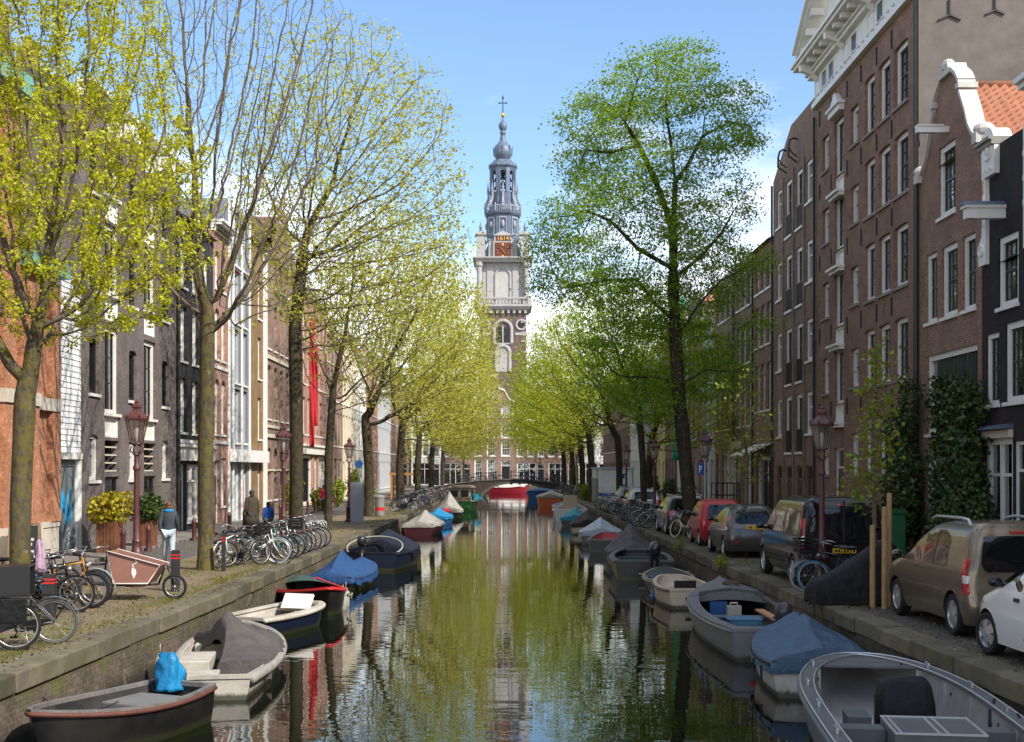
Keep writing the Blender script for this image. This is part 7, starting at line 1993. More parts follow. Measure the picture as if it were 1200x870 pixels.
def rr_line(poly, rad, n=4):
    """round the corners of a 2-D polygon"""
    out = []; k = len(poly)
    for i in range(k):
        p0, p, p1 = Vector(poly[i-1]), Vector(poly[i]), Vector(poly[(i+1) % k])
        a = (p0-p); c = (p1-p); r_ = min(rad, a.length*.45, c.length*.45)
        A = p+a.normalized()*r_; B = p+c.normalized()*r_
        for j in range(n+1):
            t = j/n; out.append(A*(1-t)**2+p*2*t*(1-t)+B*t*t)
    return out
class Car:
    """yr(z): rear profile, yf(z): front profile (both as tables), w(z): half width"""
    def __init__(s, rear, front, width, zlev, rx=(.16,.30), ry=(.14,.38), exp=2.0):
        s.rear, s.front, s.width, s.zlev, s.rx, s.ry = rear, front, width, zlev, rx, ry
    def half(s, y, z):
        w = il(s.width, z); y0, y1 = il(s.rear, z), il(s.front, z)
        d = y-y0
        if d < s.ry[0]: k = (s.ry[0]-max(0,d))/s.ry[0]; return w-s.rx[0]*(1-math.sqrt(max(0,1-k*k)))
        d = y1-y
        if d < s.ry[1]: k = (s.ry[1]-max(0,d))/s.ry[1]; return w-s.rx[1]*(1-math.sqrt(max(0,1-k*k)))
        return w
    def rear_y(s, x, z):
        w = il(s.width, z); y0 = il(s.rear, z); e = abs(x)-(w-s.rx[0])
        if e <= 0: return y0 + .015*(x/w)**2
        return y0+s.ry[0]*(1-math.sqrt(max(0,1-(e/s.rx[0])**2)))+.012
    def ring(s, z):
        w = il(s.width, z); y0, y1 = il(s.rear, z), il(s.front, z); pts = []; nc = 6
        R_ = []
        for k in range(5): R_.append(((w-s.rx[0])*k/5, y0+.015*(k/5)**2))
        for k in range(nc+1): a = PI/2*k/nc; R_.append((w-s.rx[0]+s.rx[0]*math.sin(a), y0+s.ry[0]*(1-math.cos(a))))
        for k in range(1, 12): R_.append((w, y0+s.ry[0]+(y1-s.ry[1]-y0-s.ry[0])*k/12))
        for k in range(nc+1): a = PI/2*k/nc; R_.append((w-s.rx[1]*(1-math.cos(a)), y1-s.ry[1]*(1-math.sin(a))))
        for k in range(1, 6): R_.append(((w-s.rx[1])*(1-k/5), y1+.03*(k/5)))
        full = R_+[(-x, y) for x, y in reversed(R_[1:-1])]
        return [Vector((x, y, z)) for x, y in full]
    def body(s, root, mat, wheels, wr):
        m = MB(); m.smooth = True
        rings = [s.ring(z) for z in s.zlev]
        top = rings[-1]; c = sum(top, Vector())/len(top)
        rings.append([c+(p-c)*.6+Vector((0,0,.02)) for p in top]); rings.append([c+(p-c)*.02+Vector((0,0,.028)) for p in top])
        bot = rings[0]; cb_ = sum(bot, Vector())/len(bot); rings.insert(0, [cb_+(p-cb_)*.02 for p in bot])
        m.loft(rings)
        o = m.build('body', [mat, TRIM], root, clean=True)
        for y in wheels:
            q = MB(); q.cur = 0; q.lathe([(wr+.055, -2), (wr+.055, 2)], 32, (0, y, wr), M=Matrix.Rotation(R(90), 3, 'Y'))
            c_ = q.build('cut', TRIM, root, clean=True)
            bo = o.modifiers.new('arch', 'BOOLEAN'); bo.object = c_; bo.operation = 'DIFFERENCE'; bo.solver = 'EXACT'
        cut = [mm.object for mm in o.modifiers]
        bake(o)
        for c_ in cut: bpy.data.objects.remove(c_)
        o.data.set_sharp_from_angle(angle=R(38))
        # keep only a dark inner shell: wheel wells read as black
        u = MB(); y0, y1 = il(s.rear, .4)+.12, il(s.front, .4)-.2; w = il(s.width, .4)-.22
        u.box(-w, w, y0, y1, .2, .55); u.build('underbody', TRIM, root)
        return o
    def side_patch(s, root, name, mat, poly, off=.006, rad=.045, sides=(-1, 1), parent=None):
        for sg in sides:
            P = rr_line(poly, rad); cy = sum(p[0] for p in P)/len(P); cz = sum(p[1] for p in P)/len(P)
            m = MB(); m.smooth = True; rg = []
            for k in (1, .75, .5, .25, .02):
                rg.append([(sg*(s.half(cy+(p[0]-cy)*k, cz+(p[1]-cz)*k)+off), cy+(p[0]-cy)*k, cz+(p[1]-cz)*k) for p in P])
            rg.insert(0, [(a-sg*.03, b_, c_) for a, b_, c_ in rg[0]])
            m.loft(rg, caps=False); m.build(name, mat, parent or root, auto=40)
    def rear_patch(s, root, name, mat, poly, off=.008, rad=.06, parent=None):
        P = rr_line(poly, rad); cx = sum(p[0] for p in P)/len(P); cz = sum(p[1] for p in P)/len(P)
        m = MB(); m.smooth = True; rg = []
        for k in (1, .8, .6, .4, .2, .02):
            rg.append([(cx+(p[0]-cx)*k, s.rear_y(cx+(p[0]-cx)*k, cz+(p[1]-cz)*k)-off, cz+(p[1]-cz)*k) for p in P])
        rg.insert(0, [(a, b_+.04, c_) for a, b_, c_ in rg[0]])
        m.loft(rg, caps=False); return m.build(name, mat, parent or root, auto=40)
    def front_screen(s, root, z0, z1, inset=.09):
        m = MB(); m.smooth = True; rg = []
        for i in range(7):
            z = z0+(z1-z0)*i/6; w = il(s.width, z)-inset; y = il(s.front, z)
            rg.append([(w*k/5, y+.03*(1-(k/5)**2)+.006-(.16*max(0, abs(k)-3.6)**2)*.12, z+.006) for k in range(-5, 6)])
        m.loft(rg, closed=False, caps=False); m.build('windscreen', CARGLASS, root)
def wheel(root, x, y, r, w=.2, spokes=5, turn=0.0, rim=None):
    sg = 1 if x > 0 else -1
    T = Matrix.Rotation(R(90), 3, 'Y')
    m = MB(); m.smooth = True
    m.lathe([(r*.68, w/2*.9), (r*.9, w/2), (r*.985, w*.38), (r, w*.2), (r, -w*.2), (r*.985, -w*.38), (r*.9, -w/2), (r*.68, -w/2*.9)], 32, M=T, caps=False)
    o = m.build('wheel', TYRE, root, auto=40); o.location = (x, y, r); o.rotation_euler = (0, 0, turn)
    q = MB(); q.smooth = True
    q.lathe([(r*.70, -w*.4), (r*.70, w*.4)], 28, M=T, caps=False)
    q.smooth = False
    f = sg*w*.36
    for k in range(spokes):
        a = 2*PI*k/spokes
        ca, sa = math.cos(a), math.sin(a)
        P = lambda u, v, d: (f+sg*d, u*ca-v*sa, u*sa+v*ca)
        w0, w1 = .05*r/.3, .075*r/.3
        q.add([P(r*.1,-w0,.02),P(r*.1,w0,.02),P(r*.66,w1,.0),P(r*.66,-w1,.0),P(r*.1,-w0,-.03),P(r*.1,w0,-.03),P(r*.66,w1,-.03),P(r*.66,-w1,-.03)], [(0,1,2,3),(7,6,5,4),(0,4,5,1),(1,5,6,2),(2,6,7,3),(3,7,4,0)])
    q.smooth = True; q.lathe([(0, f+sg*.03), (r*.17, f+sg*.025), (r*.2, f-sg*.03)], 14, M=T)
    q.lathe([(r*.70, sg*w*.42), (r*.64, sg*w*.44), (r*.62, sg*w*.3)], 28, M=T, caps=False)
    q.build('rim', rim or RIM, o, auto=40)
    d = MB(); d.lathe([(0, f-sg*.07), (r*.68, f-sg*.07)], 20, M=T); d.build('brake_disc', BLACKP, o)
def mirror(root, s, y, z, mat, sides=(-1, 1)):
    for sg in sides:
        x = sg*(s.half(y, z)+.0)
        m = MB(); m.smooth = True; m.ell((x+sg*.12, y, z+.06), (.10,.06,.075), 12, 8); m.tube([(x-sg*.02,y+.03,z), (x+sg*.08,y+.02,z+.03)], .03, 6)
        o = m.build('mirror', mat, root)
        part(o, 'mirror_glass', CARGLASS, lambda q: q.ell((x+sg*.12, y-.045, z+.06), (.08,.022,.055), 16, 8))
def plate(root, s, z, w=.26, y=None, txt=None):
    yy = s.rear_y(0, z)-.03
    p = part(root, 'number_plate', PLATE, lambda m: m.box(-w, w, yy, yy+.025, z-.055, z+.055), bev=.004)
    part(p, 'plate_lettering', BLACKP, lambda m: [m.box(-w+.05+k*.066, -w+.05+k*.066+.042, yy-.004, yy-.001, z-.03, z+.032) for k in range(7) if k not in (2, 5)])
def seam(root, s, pts, name='door_seam', sides=(-1,)):
    for sg in sides:
        part(root, name, BLACKP, lambda m: m.tube([(sg*(s.half(y, z)+.001), y, z) for y, z in pts], .006, 4))
CG = 'cars parked along the right quay'
def car(name, label, x, y, rz=0.0):
    return thing(name, label, 'car' if 'van' not in name else 'van', (x, y, 0), rz, CG)

# --- beige people carrier
PB = carpaint('beige_metallic_paint', (.20,.155,.10), .5, .24, .5)
r = car('people_carrier', 'beige metallic people carrier with silver roof rails', 7.92, 20.75)
s = Car(rear=[(.22,-2.02),(.35,-2.13),(.62,-2.16),(.66,-2.10),(1.05,-2.08),(1.2,-2.05),(1.5,-1.93),(1.66,-1.84),(1.76,-1.72)],
        front=[(.22,2.05),(.4,2.18),(.72,2.14),(.92,1.95),(1.0,1.68),(1.08,1.22),(1.5,.52),(1.64,.22),(1.72,-.05),(1.76,-.3)],
        width=[(.2,.84),(.4,.90),(.75,.915),(1.05,.895),(1.4,.82),(1.62,.745),(1.7,.69),(1.76,.60)],
        zlev=[.22,.3,.42,.55,.66,.8,.92,.99,1.03,1.08,1.2,1.35,1.5,1.6,1.66,1.71,1.745,1.76], rx=(.14,.32), ry=(.14,.45))
s.body(r, PB, (-1.36,1.38), .325)
for x in (-.80,.80):
    wheel(r, x, -1.36, .325); wheel(r, x, 1.38, .325)
s.side_patch(r, 'side_window', CARGLASS, [(-1.12,1.06),(.02,1.06),(.02,1.60),(-.75,1.62),(-1.05,1.52)], rad=.10)
s.side_patch(r, 'side_window', CARGLASS, [(.12,1.07),(1.20,1.09),(.62,1.50),(.12,1.60)], rad=.06)
s.side_patch(r, 'window_pillar', TRIM, [(-.52,1.07),(-.47,1.07),(-.47,1.60),(-.52,1.60)], off=.010, rad=.01)
s.rear_patch(r, 'rear_window', CARGLASS, [(-.66,1.04),(.66,1.04),(.72,1.2),(.62,1.58),(-.62,1.58),(-.72,1.2)], rad=.09)
for sg in (-1, 1):
    s.side_patch(r, 'tail_light', TAILR, [(-2.06,.70),(-1.90,.70),(-1.78,1.02),(-1.80,1.24),(-1.98,1.24)], off=.014, rad=.04, sides=(sg,))
    s.side_patch(r, 'reversing_light', TAILW, [(-2.04,.86),(-1.90,.86),(-1.86,.98),(-2.04,.98)], off=.022, rad=.02, sides=(sg,))
    rl = MB(); rl.smooth = True; rl.tube([(sg*.62,-1.45,1.70),(sg*.63,-1.38,1.80),(sg*.64,-1.1,1.825),(sg*.64,.0,1.815),(sg*.62,.25,1.78),(sg*.61,.32,1.70)], [.03,.028,.026,.026,.026,.03], 8)
    rl.build('roof_rail', RIM, r)
    for y in (.05,.36) if sg < 0 else (): s.side_patch(r, 'door_handle', PB, [(y-.1,.96),(y+.1,.96),(y+.1,1.0),(y-.1,1.0)], off=.028, rad=.015, sides=(sg,))
    s.side_patch(r, 'side_moulding', PB, [(-.85,.62),(1.0,.60),(1.0,.66),(-.85,.70)], off=.016, rad=.02, sides=(sg,))
s.rear_patch(r, 'rear_bumper', PB, [(-.72,.36),(.72,.36),(.72,.62),(-.72,.62)], off=.035, rad=.06)
s.rear_patch(r, 'brake_light', TAILR, [(-.2,1.62),(.2,1.62),(.2,1.65),(-.2,1.65)], off=.012, rad=.01)
plate(r, s, .82); mirror(r, s, 1.02, 1.06, PB)
for pts in ([(.07,.35),(.07,1.1)], [(1.06,.62),(1.08,1.08)], [(-.98,.8),(-.98,1.1)]): seam(r, s, pts)
s.front_screen(r, 1.1, 1.6)
part(r, 'aerial', TRIM, lambda m: m.tube([(0,-.0,1.77),(0,-.25,2.0)], .006, 4))

# --- white hatchback, mostly out of frame
PW = carpaint('white_paint', (.76,.75,.71), 0, .3, dirt=(.45,.42,.36))
r = car('hatchback', 'white small hatchback cut by the right edge of the photo', 7.6, 16.2)
s = Car(rear=[(.22,-1.6),(.4,-1.72),(.7,-1.74),(1.0,-1.62),(1.3,-1.4),(1.44,-1.1)],
        front=[(.2,1.62),(.35,1.78),(.6,1.80),(.8,1.66),(.92,1.30),(1.0,1.02),(1.2,.62),(1.36,.26),(1.44,-.1),(1.47,-.3)],
        width=[(.2,.78),(.45,.815),(.75,.82),(.95,.80),(1.2,.72),(1.4,.62),(1.47,.5)],
        zlev=[.2,.3,.42,.55,.7,.8,.87,.92,.96,1.0,1.1,1.22,1.34,1.41,1.45,1.47], rx=(.2,.36), ry=(.2,.5))
s.body(r, PW, (-1.15,1.2), .295)
for x in (-.73,.73): wheel(r, x, -1.15, .295); wheel(r, x, 1.2, .295, turn=.14)
s.side_patch(r, 'side_window', CARGLASS, [(-.75,.98),(-.02,.98),(-.02,1.34),(-.6,1.34)], rad=.06)
s.side_patch(r, 'side_window', CARGLASS, [(.06,.98),(.88,.985),(.52,1.22),(.06,1.36)], rad=.05)
s.side_patch(r, 'door_handle', BLACKP, [(.08,.84),(.24,.84),(.24,.89),(.08,.89)], off=.02, rad=.02)
mirror(r, s, .74, 1.0, TRIM)
for pts in ([(-.02,.35),(-.02,.98)], [(.86,.45),(.9,.98)]): seam(r, s, pts)
s.front_screen(r, 1.0, 1.38); 
s.side_patch(r, 'indicator', M('amber_lens',(.6,.25,.03),.2), [(1.28,.72),(1.33,.72),(1.33,.75),(1.28,.75)], off=.01, rad=.01)

# --- black delivery van
PK = carpaint('black_van_paint', (.008,.0075,.007), .0, .10, .0, dirt=(.07,.058,.042))
r = car('passenger_van', 'large black passenger van with red upright tail lights', 7.42, 29.25)
s = Car(rear=[(.25,-2.2),(.45,-2.33),(.68,-2.36),(.72,-2.30),(1.1,-2.30),(1.6,-2.22),(1.9,-2.12),(1.97,-1.98)],
        front=[(.25,2.2),(.45,2.40),(.8,2.36),(1.0,2.2),(1.1,1.95),(1.2,1.72),(1.6,1.22),(1.85,.88),(1.93,.6),(1.97,.35)],
        width=[(.25,.88),(.5,.95),(.9,.955),(1.15,.94),(1.6,.87),(1.85,.81),(1.93,.74),(1.97,.62)],
        zlev=[.25,.35,.5,.62,.72,.85,1.0,1.1,1.15,1.2,1.35,1.5,1.65,1.78,1.86,1.91,1.95,1.97], rx=(.1,.34), ry=(.1,.5))
s.body(r, PK, (-1.5,1.6), .335)
for x in (-.85,.85): wheel(r, x, -1.5, .335, .22, 7); wheel(r, x, 1.6, .335, .22, 7)
s.side_patch(r, 'side_window', CARGLASS, [(-1.95,1.15),(-.75,1.15),(-.75,1.72),(-1.9,1.72)], rad=.07)
s.side_patch(r, 'side_window', CARGLASS, [(-.63,1.15),(.48,1.15),(.48,1.72),(-.63,1.72)], rad=.07)
s.side_patch(r, 'side_window', CARGLASS, [(.58,1.14),(1.62,1.14),(1.22,1.52),(.85,1.72),(.58,1.72)], rad=.07)
s.rear_patch(r, 'rear_window', CARGLASS, [(-.74,1.08),(-.05,1.08),(-.05,1.72),(-.70,1.72)], rad=.07); s.rear_patch(r, 'rear_window', CARGLASS, [(.05,1.08),(.74,1.08),(.70,1.72),(.05,1.72)], rad=.07)
for sg in (-1, 1):
    s.rear_patch(r, 'tail_light', TAILR, [(sg*.86,.86),(sg*.945,.86),(sg*.90,1.52),(sg*.82,1.52)], off=.02, rad=.03)
    s.rear_patch(r, 'reversing_light', TAILW, [(sg*.868,.98),(sg*.935,.98),(sg*.928,1.14),(sg*.862,1.14)], off=.027, rad=.02)
    s.side_patch(r, 'side_moulding', TRIM, [(-1.1,.60),(1.15,.60),(1.15,.70),(-1.1,.70)], off=.016, rad=.03, sides=(sg,))
s.rear_patch(r, 'rear_bumper', TRIM, [(-.88,.36),(.88,.36),(.88,.68),(-.88,.68)], off=.04, rad=.06)
s.rear_patch(r, 'brake_light', TAILR, [(-.12,1.80),(.12,1.80),(.12,1.83),(-.12,1.83)], off=.015, rad=.01)
mirror(r, s, 1.42, 1.15, TRIM); plate(r, s, .82)
part(r, 'aerial', TRIM, lambda m: m.tube([(-.2,.9,1.9),(-.2,.7,2.35)], .008, 4))
for pts in ([(.53,.4),(.53,1.9)], [(-.69,.4),(-.69,1.9)], [(1.66,.75),(1.64,1.14)]): seam(r, s, pts)
s.front_screen(r, 1.2, 1.86)
part(r, 'rear_door_seam', BLACKP, lambda m: m.box(-.006,.006,-2.36,-2.2,.7,1.9))

# --- grey hatchback
PG = carpaint('grey_metallic_paint', (.085,.082,.076), .5, .3, .5)
r = car('hatchback', 'dark grey rounded hatchback with yellow number plate behind the black van', 7.35, 37.9)
s = Car(rear=[(.2,-1.78),(.4,-1.88),(.66,-1.90),(.72,-1.84),(.9,-1.82),(1.0,-1.74),(1.3,-1.42),(1.44,-1.2),(1.5,-1.0)],
        front=[(.2,1.72),(.35,1.9),(.6,1.9),(.78,1.75),(.92,1.3),(1.0,1.0),(1.25,.55),(1.42,.2),(1.5,-.1),(1.53,-.3)],
        width=[(.2,.79),(.45,.84),(.75,.85),(.98,.82),(1.25,.72),(1.44,.62),(1.53,.48)],
        zlev=[.2,.3,.42,.55,.68,.78,.88,.95,1.0,1.1,1.22,1.34,1.42,1.48,1.51,1.53], rx=(.22,.36), ry=(.22,.5))
s.body(r, PG, (-1.2,1.22), .30)
for x in (-.75,.75): wheel(r, x, -1.2, .30); wheel(r, x, 1.22, .30)
s.side_patch(r, 'side_window', CARGLASS, [(-1.0,1.0),(-.05,.98),(-.05,1.38),(-.75,1.38)], rad=.05)
s.side_patch(r, 'side_window', CARGLASS, [(.03,.98),(.9,.98),(.5,1.25),(.03,1.38)], rad=.05)
s.rear_patch(r, 'rear_window', CARGLASS, [(-.5,1.0),(.5,1.0),(.56,1.08),(.46,1.38),(-.46,1.38),(-.56,1.08)], rad=.06)
for sg in (-1, 1):
    s.side_patch(r, 'tail_light', TAILR, [(-1.72,.80),(-1.60,.80),(-1.5,1.04),(-1.42,1.22),(-1.52,1.2)], off=.012, rad=.04, sides=(sg,)); s.side_patch(r, 'reversing_light', TAILW, [(-1.72,.82),(-1.64,.82),(-1.62,.9),(-1.70,.9)], off=.02, rad=.02, sides=(sg,))
    s.rear_patch(r, 'reflector', TAILR, [(sg*.45,.45),(sg*.62,.45),(sg*.62,.5),(sg*.45,.5)], off=.012, rad=.01)
plate(r, s, .90); mirror(r, s, .72, 1.0, TRIM); s.front_screen(r, 1.0, 1.42)
part(r, 'roof_rail', TRIM, lambda m: [m.box(x-.012,x+.012,-.9,.1,1.5,1.54) for x in (-.42,.42)])
for pts in ([(-.01,.35),(-.01,1.0)], [(.9,.45),(.92,.98)]): seam(r, s, pts)

# --- red small van-like car
PR = carpaint('red_paint', (.42,.008,.012), 0, .35, .25)
r = car('microcar', 'boxy bright red microcar in front of the grey hatchback', 7.35, 43.0)
s = Car(rear=[(.2,-1.32),(.4,-1.42),(.7,-1.44),(.95,-1.40),(1.4,-1.28),(1.52,-1.16)], front=[(.2,1.3),(.4,1.45),(.7,1.42),(.9,1.2),(1.0,1.0),(1.3,.62),(1.5,.3),(1.56,.1)],
        width=[(.2,.68),(.5,.73),(.9,.73),(1.3,.66),(1.5,.58),(1.56,.46)], zlev=[.2,.3,.45,.6,.75,.88,.95,1.0,1.15,1.3,1.42,1.5,1.54,1.56], rx=(.14,.3), ry=(.14,.4))
s.body(r, PR, (-.95,.95), .27)
for x in (-.65,.65): wheel(r, x, -.95, .27, .15); wheel(r, x, .95, .27, .15)
s.side_patch(r, 'side_window', CARGLASS, [(-.95,.96),(-.1,.96),(-.1,1.38),(-.9,1.38)], rad=.06); s.side_patch(r, 'side_window', CARGLASS, [(0,.96),(.85,.96),(.5,1.3),(0,1.38)], rad=.06)
s.rear_patch(r, 'rear_window', CARGLASS, [(-.48,.95),(.48,.95),(.44,1.40),(-.44,1.40)], rad=.08)
for sg in (-1, 1): s.rear_patch(r, 'tail_light', TAILR, [(sg*.56,.6),(sg*.66,.6),(sg*.66,.85),(sg*.56,.85)], off=.02, rad=.03)
mirror(r, s, .75, .98, TRIM); plate(r, s, .6); s.front_screen(r, 1.0, 1.48)

# --- dark SUV behind the elm, silver estate
PS = carpaint('dark_brown_metallic_paint', (.045,.04,.036), .4, .28)
r = car('estate_car', 'dark brown car with roof rails beside the big elm trunk', 7.3, 50.6)
s = Car(rear=[(.22,-2.0),(.4,-2.14),(.68,-2.16),(.95,-2.08),(1.2,-1.9),(1.48,-1.62),(1.54,-1.45)], front=[(.2,2.0),(.4,2.16),(.7,2.12),(.9,1.7),(1.0,1.15),(1.3,.6),(1.48,.2),(1.56,-.1)],
        width=[(.2,.85),(.5,.90),(.9,.90),(1.3,.78),(1.5,.66),(1.56,.52)], zlev=[.2,.3,.45,.6,.75,.88,.95,1.0,1.15,1.3,1.42,1.5,1.54,1.56], rx=(.2,.34), ry=(.2,.5))
def generic(r, s, paint):
    s.body(r, paint, (-1.35,1.35), .32)
    for x in (-.78,.78): wheel(r, x, -1.35, .32); wheel(r, x, 1.35, .32)
    s.side_patch(r, 'side_window', CARGLASS, [(-1.65,1.0),(-.75,.98),(-.75,1.4),(-1.45,1.4)], rad=.06); s.side_patch(r, 'side_window', CARGLASS, [(-.66,.98),(.1,.98),(.1,1.42),(-.66,1.42)], rad=.06); s.side_patch(r, 'side_window', CARGLASS, [(.18,.98),(1.0,.98),(.58,1.26),(.18,1.42)], rad=.06)
    s.rear_patch(r, 'rear_window', CARGLASS, [(-.6,1.0),(.6,1.0),(.5,1.4),(-.5,1.4)], rad=.08)
    for sg in (-1, 1):
        s.rear_patch(r, 'tail_light', TAILR, [(sg*.56,.78),(sg*.84,.78),(sg*.82,.98),(sg*.6,.96)], off=.02, rad=.04)
        s.rear_patch(r, 'reversing_light', TAILW, [(sg*.58,.82),(sg*.66,.82),(sg*.66,.9),(sg*.58,.9)], off=.028, rad=.02)
        part(r, 'roof_rail', RIM, lambda m: m.box(sg*.6-.018, sg*.6+.018, -1.3, .1, 1.54, 1.59))
    mirror(r, s, .8, 1.0, TRIM); plate(r, s, .66); s.front_screen(r, 1.0, 1.46)
generic(r, s, PS)
r = car('estate_car', 'silver estate car with bicycles leaning round it near the site cabin', 7.5, 67.5)
generic(r, s, carpaint('silver_paint', (.33,.36,.37), .5, .25))
r = car('estate_car', 'blue grey parked car beyond the silver estate car', 7.5, 73.5)
generic(r, s, carpaint('blue_grey_paint', (.10,.13,.17), .4, .25))

# --- covered scooter
r = thing('covered_scooter', 'scooter hidden under a black waterproof cover by the right quay', 'scooter', (6.85, 23.75, 0))
m = MB(); m.smooth = True; rg = []
prof = [(-1.0,.36),(-.9,.50),(-.72,.56),(-.5,.66),(-.25,.82),(.0,.98),(.2,1.12),(.38,1.24),(.52,1.26),(.62,1.16),(.7,.9),(.76,.6)]
for i, (x, h) in enumerate(prof):
    wv = .23+.10*math.exp(-((x-.42)/.2)**2); row_ = []
    for k in range(25):
        a = PI*k/24; c_, s_ = math.cos(a), math.sin(a)
        yy = wv*math.copysign(abs(c_)**.45, c_)*(1+.12*(1-s_)); zz = .03+(h-.03)*s_**.55
        fold = .022*math.sin(x*14+k*.9)*(1-s_*.6)
        row_.append(Vector((x+.02*math.sin(k), yy+fold, zz)))
    rg.append(row_)
m.loft([[Vector((p.x-.03, p.y*.7, p.z*.25)) for p in rg[0]]]+rg+[[Vector((p.x+.04, p.y*.8, p.z*.3)) for p in rg[-1]]], closed=False, caps=False)
m.build('cover', C_BLACK, r)
for x in (-.68,.5):
    q = MB(); q.smooth = True; q.torus((0,0,0), .2, .06, 'y', 20, 8); o = q.build('wheel', TYRE, r); o.location = (x, 0, .255)
part(r, 'seat', BLACKP, lambda m: m.box(-.6,.1,-.12,.12,.4,.62)); part(r, 'handlebar', BLACKP, lambda m: m.tube([(.42,-.3,1.05),(.42,.3,1.05)], .02, 6))
# ------------------------------------------------------------------ bicycles
SPOKE = M('steel_spokes', (.38,.38,.38), .35, metal=.7, var=.05)
def paint(name, c, rough=.35): return M(name, c, rough, var=.1, coat=.3)
BP = dict(black=paint('black_bike_paint',(.012,.012,.013)), white=paint('white_bike_paint',(.66,.66,.64)), orange=paint('orange_bike_paint',(.40,.17,.015)), blue=paint('blue_bike_paint',(.03,.13,.27)),
          teal=paint('teal_bike_paint',(.02,.16,.15)), silver=M('silver_bike_paint',(.45,.46,.47),.3,metal=.5,var=.05), cream=paint('cream_bike_paint',(.50,.44,.27)), red=paint('red_bike_paint',(.30,.02,.02)), grey=paint('grey_bike_paint',(.12,.13,.14)), green=paint('lime_bike_paint',(.20,.30,.03)))
_bk = {}
def bike_meshes(wr, tyre_r, step, guard, rack, crate):
    key = (wr, tyre_r, step, guard, rack, crate)
    if key in _bk: return _bk[key]
    d = {}
    hbx, fx_ = -.53, .55                     # rear / front axle, bike points to +x
    m = MB(); m.smooth = True; m.torus((0,0,0), wr-tyre_r, tyre_r, 'y', 30, 6); d['tyre'] = m.mesh('tyre')
    m = MB(); m.smooth = True; m.torus((0,0,0), wr-2*tyre_r-.008, .012, 'y', 30, 5); m.lathe([(.022,-.05),(.022,.05)], 8, M=Matrix.Rotation(R(90),3,'X'))
    for k in range(14):
        a = 2*PI*k/14; m.tube([(.018*math.cos(a+1.2), .03*(-1)**k, .018*math.sin(a+1.2)), ((wr-2*tyre_r)*math.cos(a), 0, (wr-2*tyre_r)*math.sin(a))], .0022, 3, caps=False)
    d['rim'] = m.mesh('rim')
    bb = (-.05,0,.28); st = (-.22,0,.80 if not step else .74); hd = (.36,0,.86); hl = (.40,0,.68)
    m = MB(); m.smooth = True
    m.tube([bb, st], .017, 7); m.tube([bb, hl], .021, 7)
    if step: m.tube([(-.12,0,.45), (.1,0,.47), hl], .019, 7)
    else: m.tube([(-.21,0,.76), hd], .018, 7)
    m.tube([hl, (.34,0,.95)], .022, 7)
    for y in (-.06,.06):
        m.tube([(-.05,y*.5,.28),(hbx,y,wr)], .011, 5); m.tube([(-.2,y*.4,.70),(hbx,y,wr)], .010, 5)
        m.tube([(.40,y*.8,.64),(.45,y,.5),(fx_,y,wr)], .013, 5)
    d['frame'] = m.mesh('frame')
    m = MB(); m.smooth = True
    m.tube([(.34,0,.94),(.325,0,1.04)], .014, 6)
    m.tube([(.10,-.30,1.04),(.2,-.31,1.07),(.31,-.24,1.09),(.34,0,1.05),(.31,.24,1.09),(.2,.31,1.07),(.10,.30,1.04)], .012, 6); d['handlebar'] = m.mesh('handlebar')
    m = MB(); m.smooth = True; m.ell((-.27,0,.0),(.14,.095,.045),12,6); m.ell((-.15,0,.005),(.13,.04,.035),10,6); m.tube([(-.22,0,-.2),(-.24,0,-.02)], .013, 6); d['saddle'] = m.mesh('saddle')
    m = MB(); m.smooth = True; m.torus((-.05,0,.28), .09, .01, 'y', 18, 5)
    m.tube([(-.05,.05,.28),(.02,.07,.14)], .01, 5); m.tube([(-.05,-.05,.28),(-.12,-.07,.42)], .01, 5); m.smooth = False; m.box(-.03,.07,.06,.16,.125,.15); m.box(-.17,-.07,-.16,-.06,.41,.435)
    m.prism([(-.14,.2),(.02,.2),(.05,.3),(.0,.37),(-.5,.40),(-.56,.34)], .045, .06)
    d['crank'] = m.mesh('crank')
    if guard:
        m = MB(); m.smooth = True
        for cx, a0, a1 in ((hbx, R(10), R(200)), (fx_, R(0), R(165))):
            pts = [(cx+(wr+.035)*math.cos(a0+(a1-a0)*k/14), (wr+.035)*math.sin(a0+(a1-a0)*k/14)+wr) for k in range(15)]
            rg = [[Vector((x, y*.032, z-abs(y)*.012)) for y in (-1, 0, 1)] for x, z in pts]; m.loft(rg, closed=False, caps=False)
        d['mudguard'] = m.mesh('mudguard')
    if rack:
        m = MB(); m.smooth = True
        for y in (-.06,.06): m.tube([(-.25,y,.74),(-.78,y,.74),(hbx,y,wr)], .007, 4)
        for x in (-.35,-.48,-.61,-.74): m.tube([(x,-.06,.74),(x,.06,.74)], .006, 4)
        m.smooth = False; m.box(-.83,-.79,-.05,.05,.66,.72); d['rack'] = m.mesh('rack')
    if crate:
        m = MB()
        for z in (.86,.94,1.02,1.10):
            m.box(.36,.76,-.24,-.225,z-.025,z+.025); m.box(.36,.76,.225,.24,z-.025,z+.025); m.box(.36,.375,-.225,.225,z-.025,z+.025); m.box(.745,.76,-.225,.225,z-.025,z+.025)
        for x in (.36,.745):
            for y in (-.225,.21): m.box(x+.001,x+.014,y,y+.015,.84,1.12)
        m.box(.37,.75,-.22,.22,.83,.845); m.tube([(.45,.15,.83),(.55,.09,wr)], .008, 4); m.tube([(.45,-.15,.83),(.55,-.09,wr)], .008, 4)
        d['crate'] = m.mesh('front_crate')
    m = MB(); m.smooth = True; m.ell((.44,0,.80),(.05,.045,.045),8,6); d['lamp'] = m.mesh('headlight')
    m = MB(); m.smooth = True; m.tube([(-.12,.05,.28),(-.2,.2,.0)], .009, 4); d['stand'] = m.mesh('kickstand')
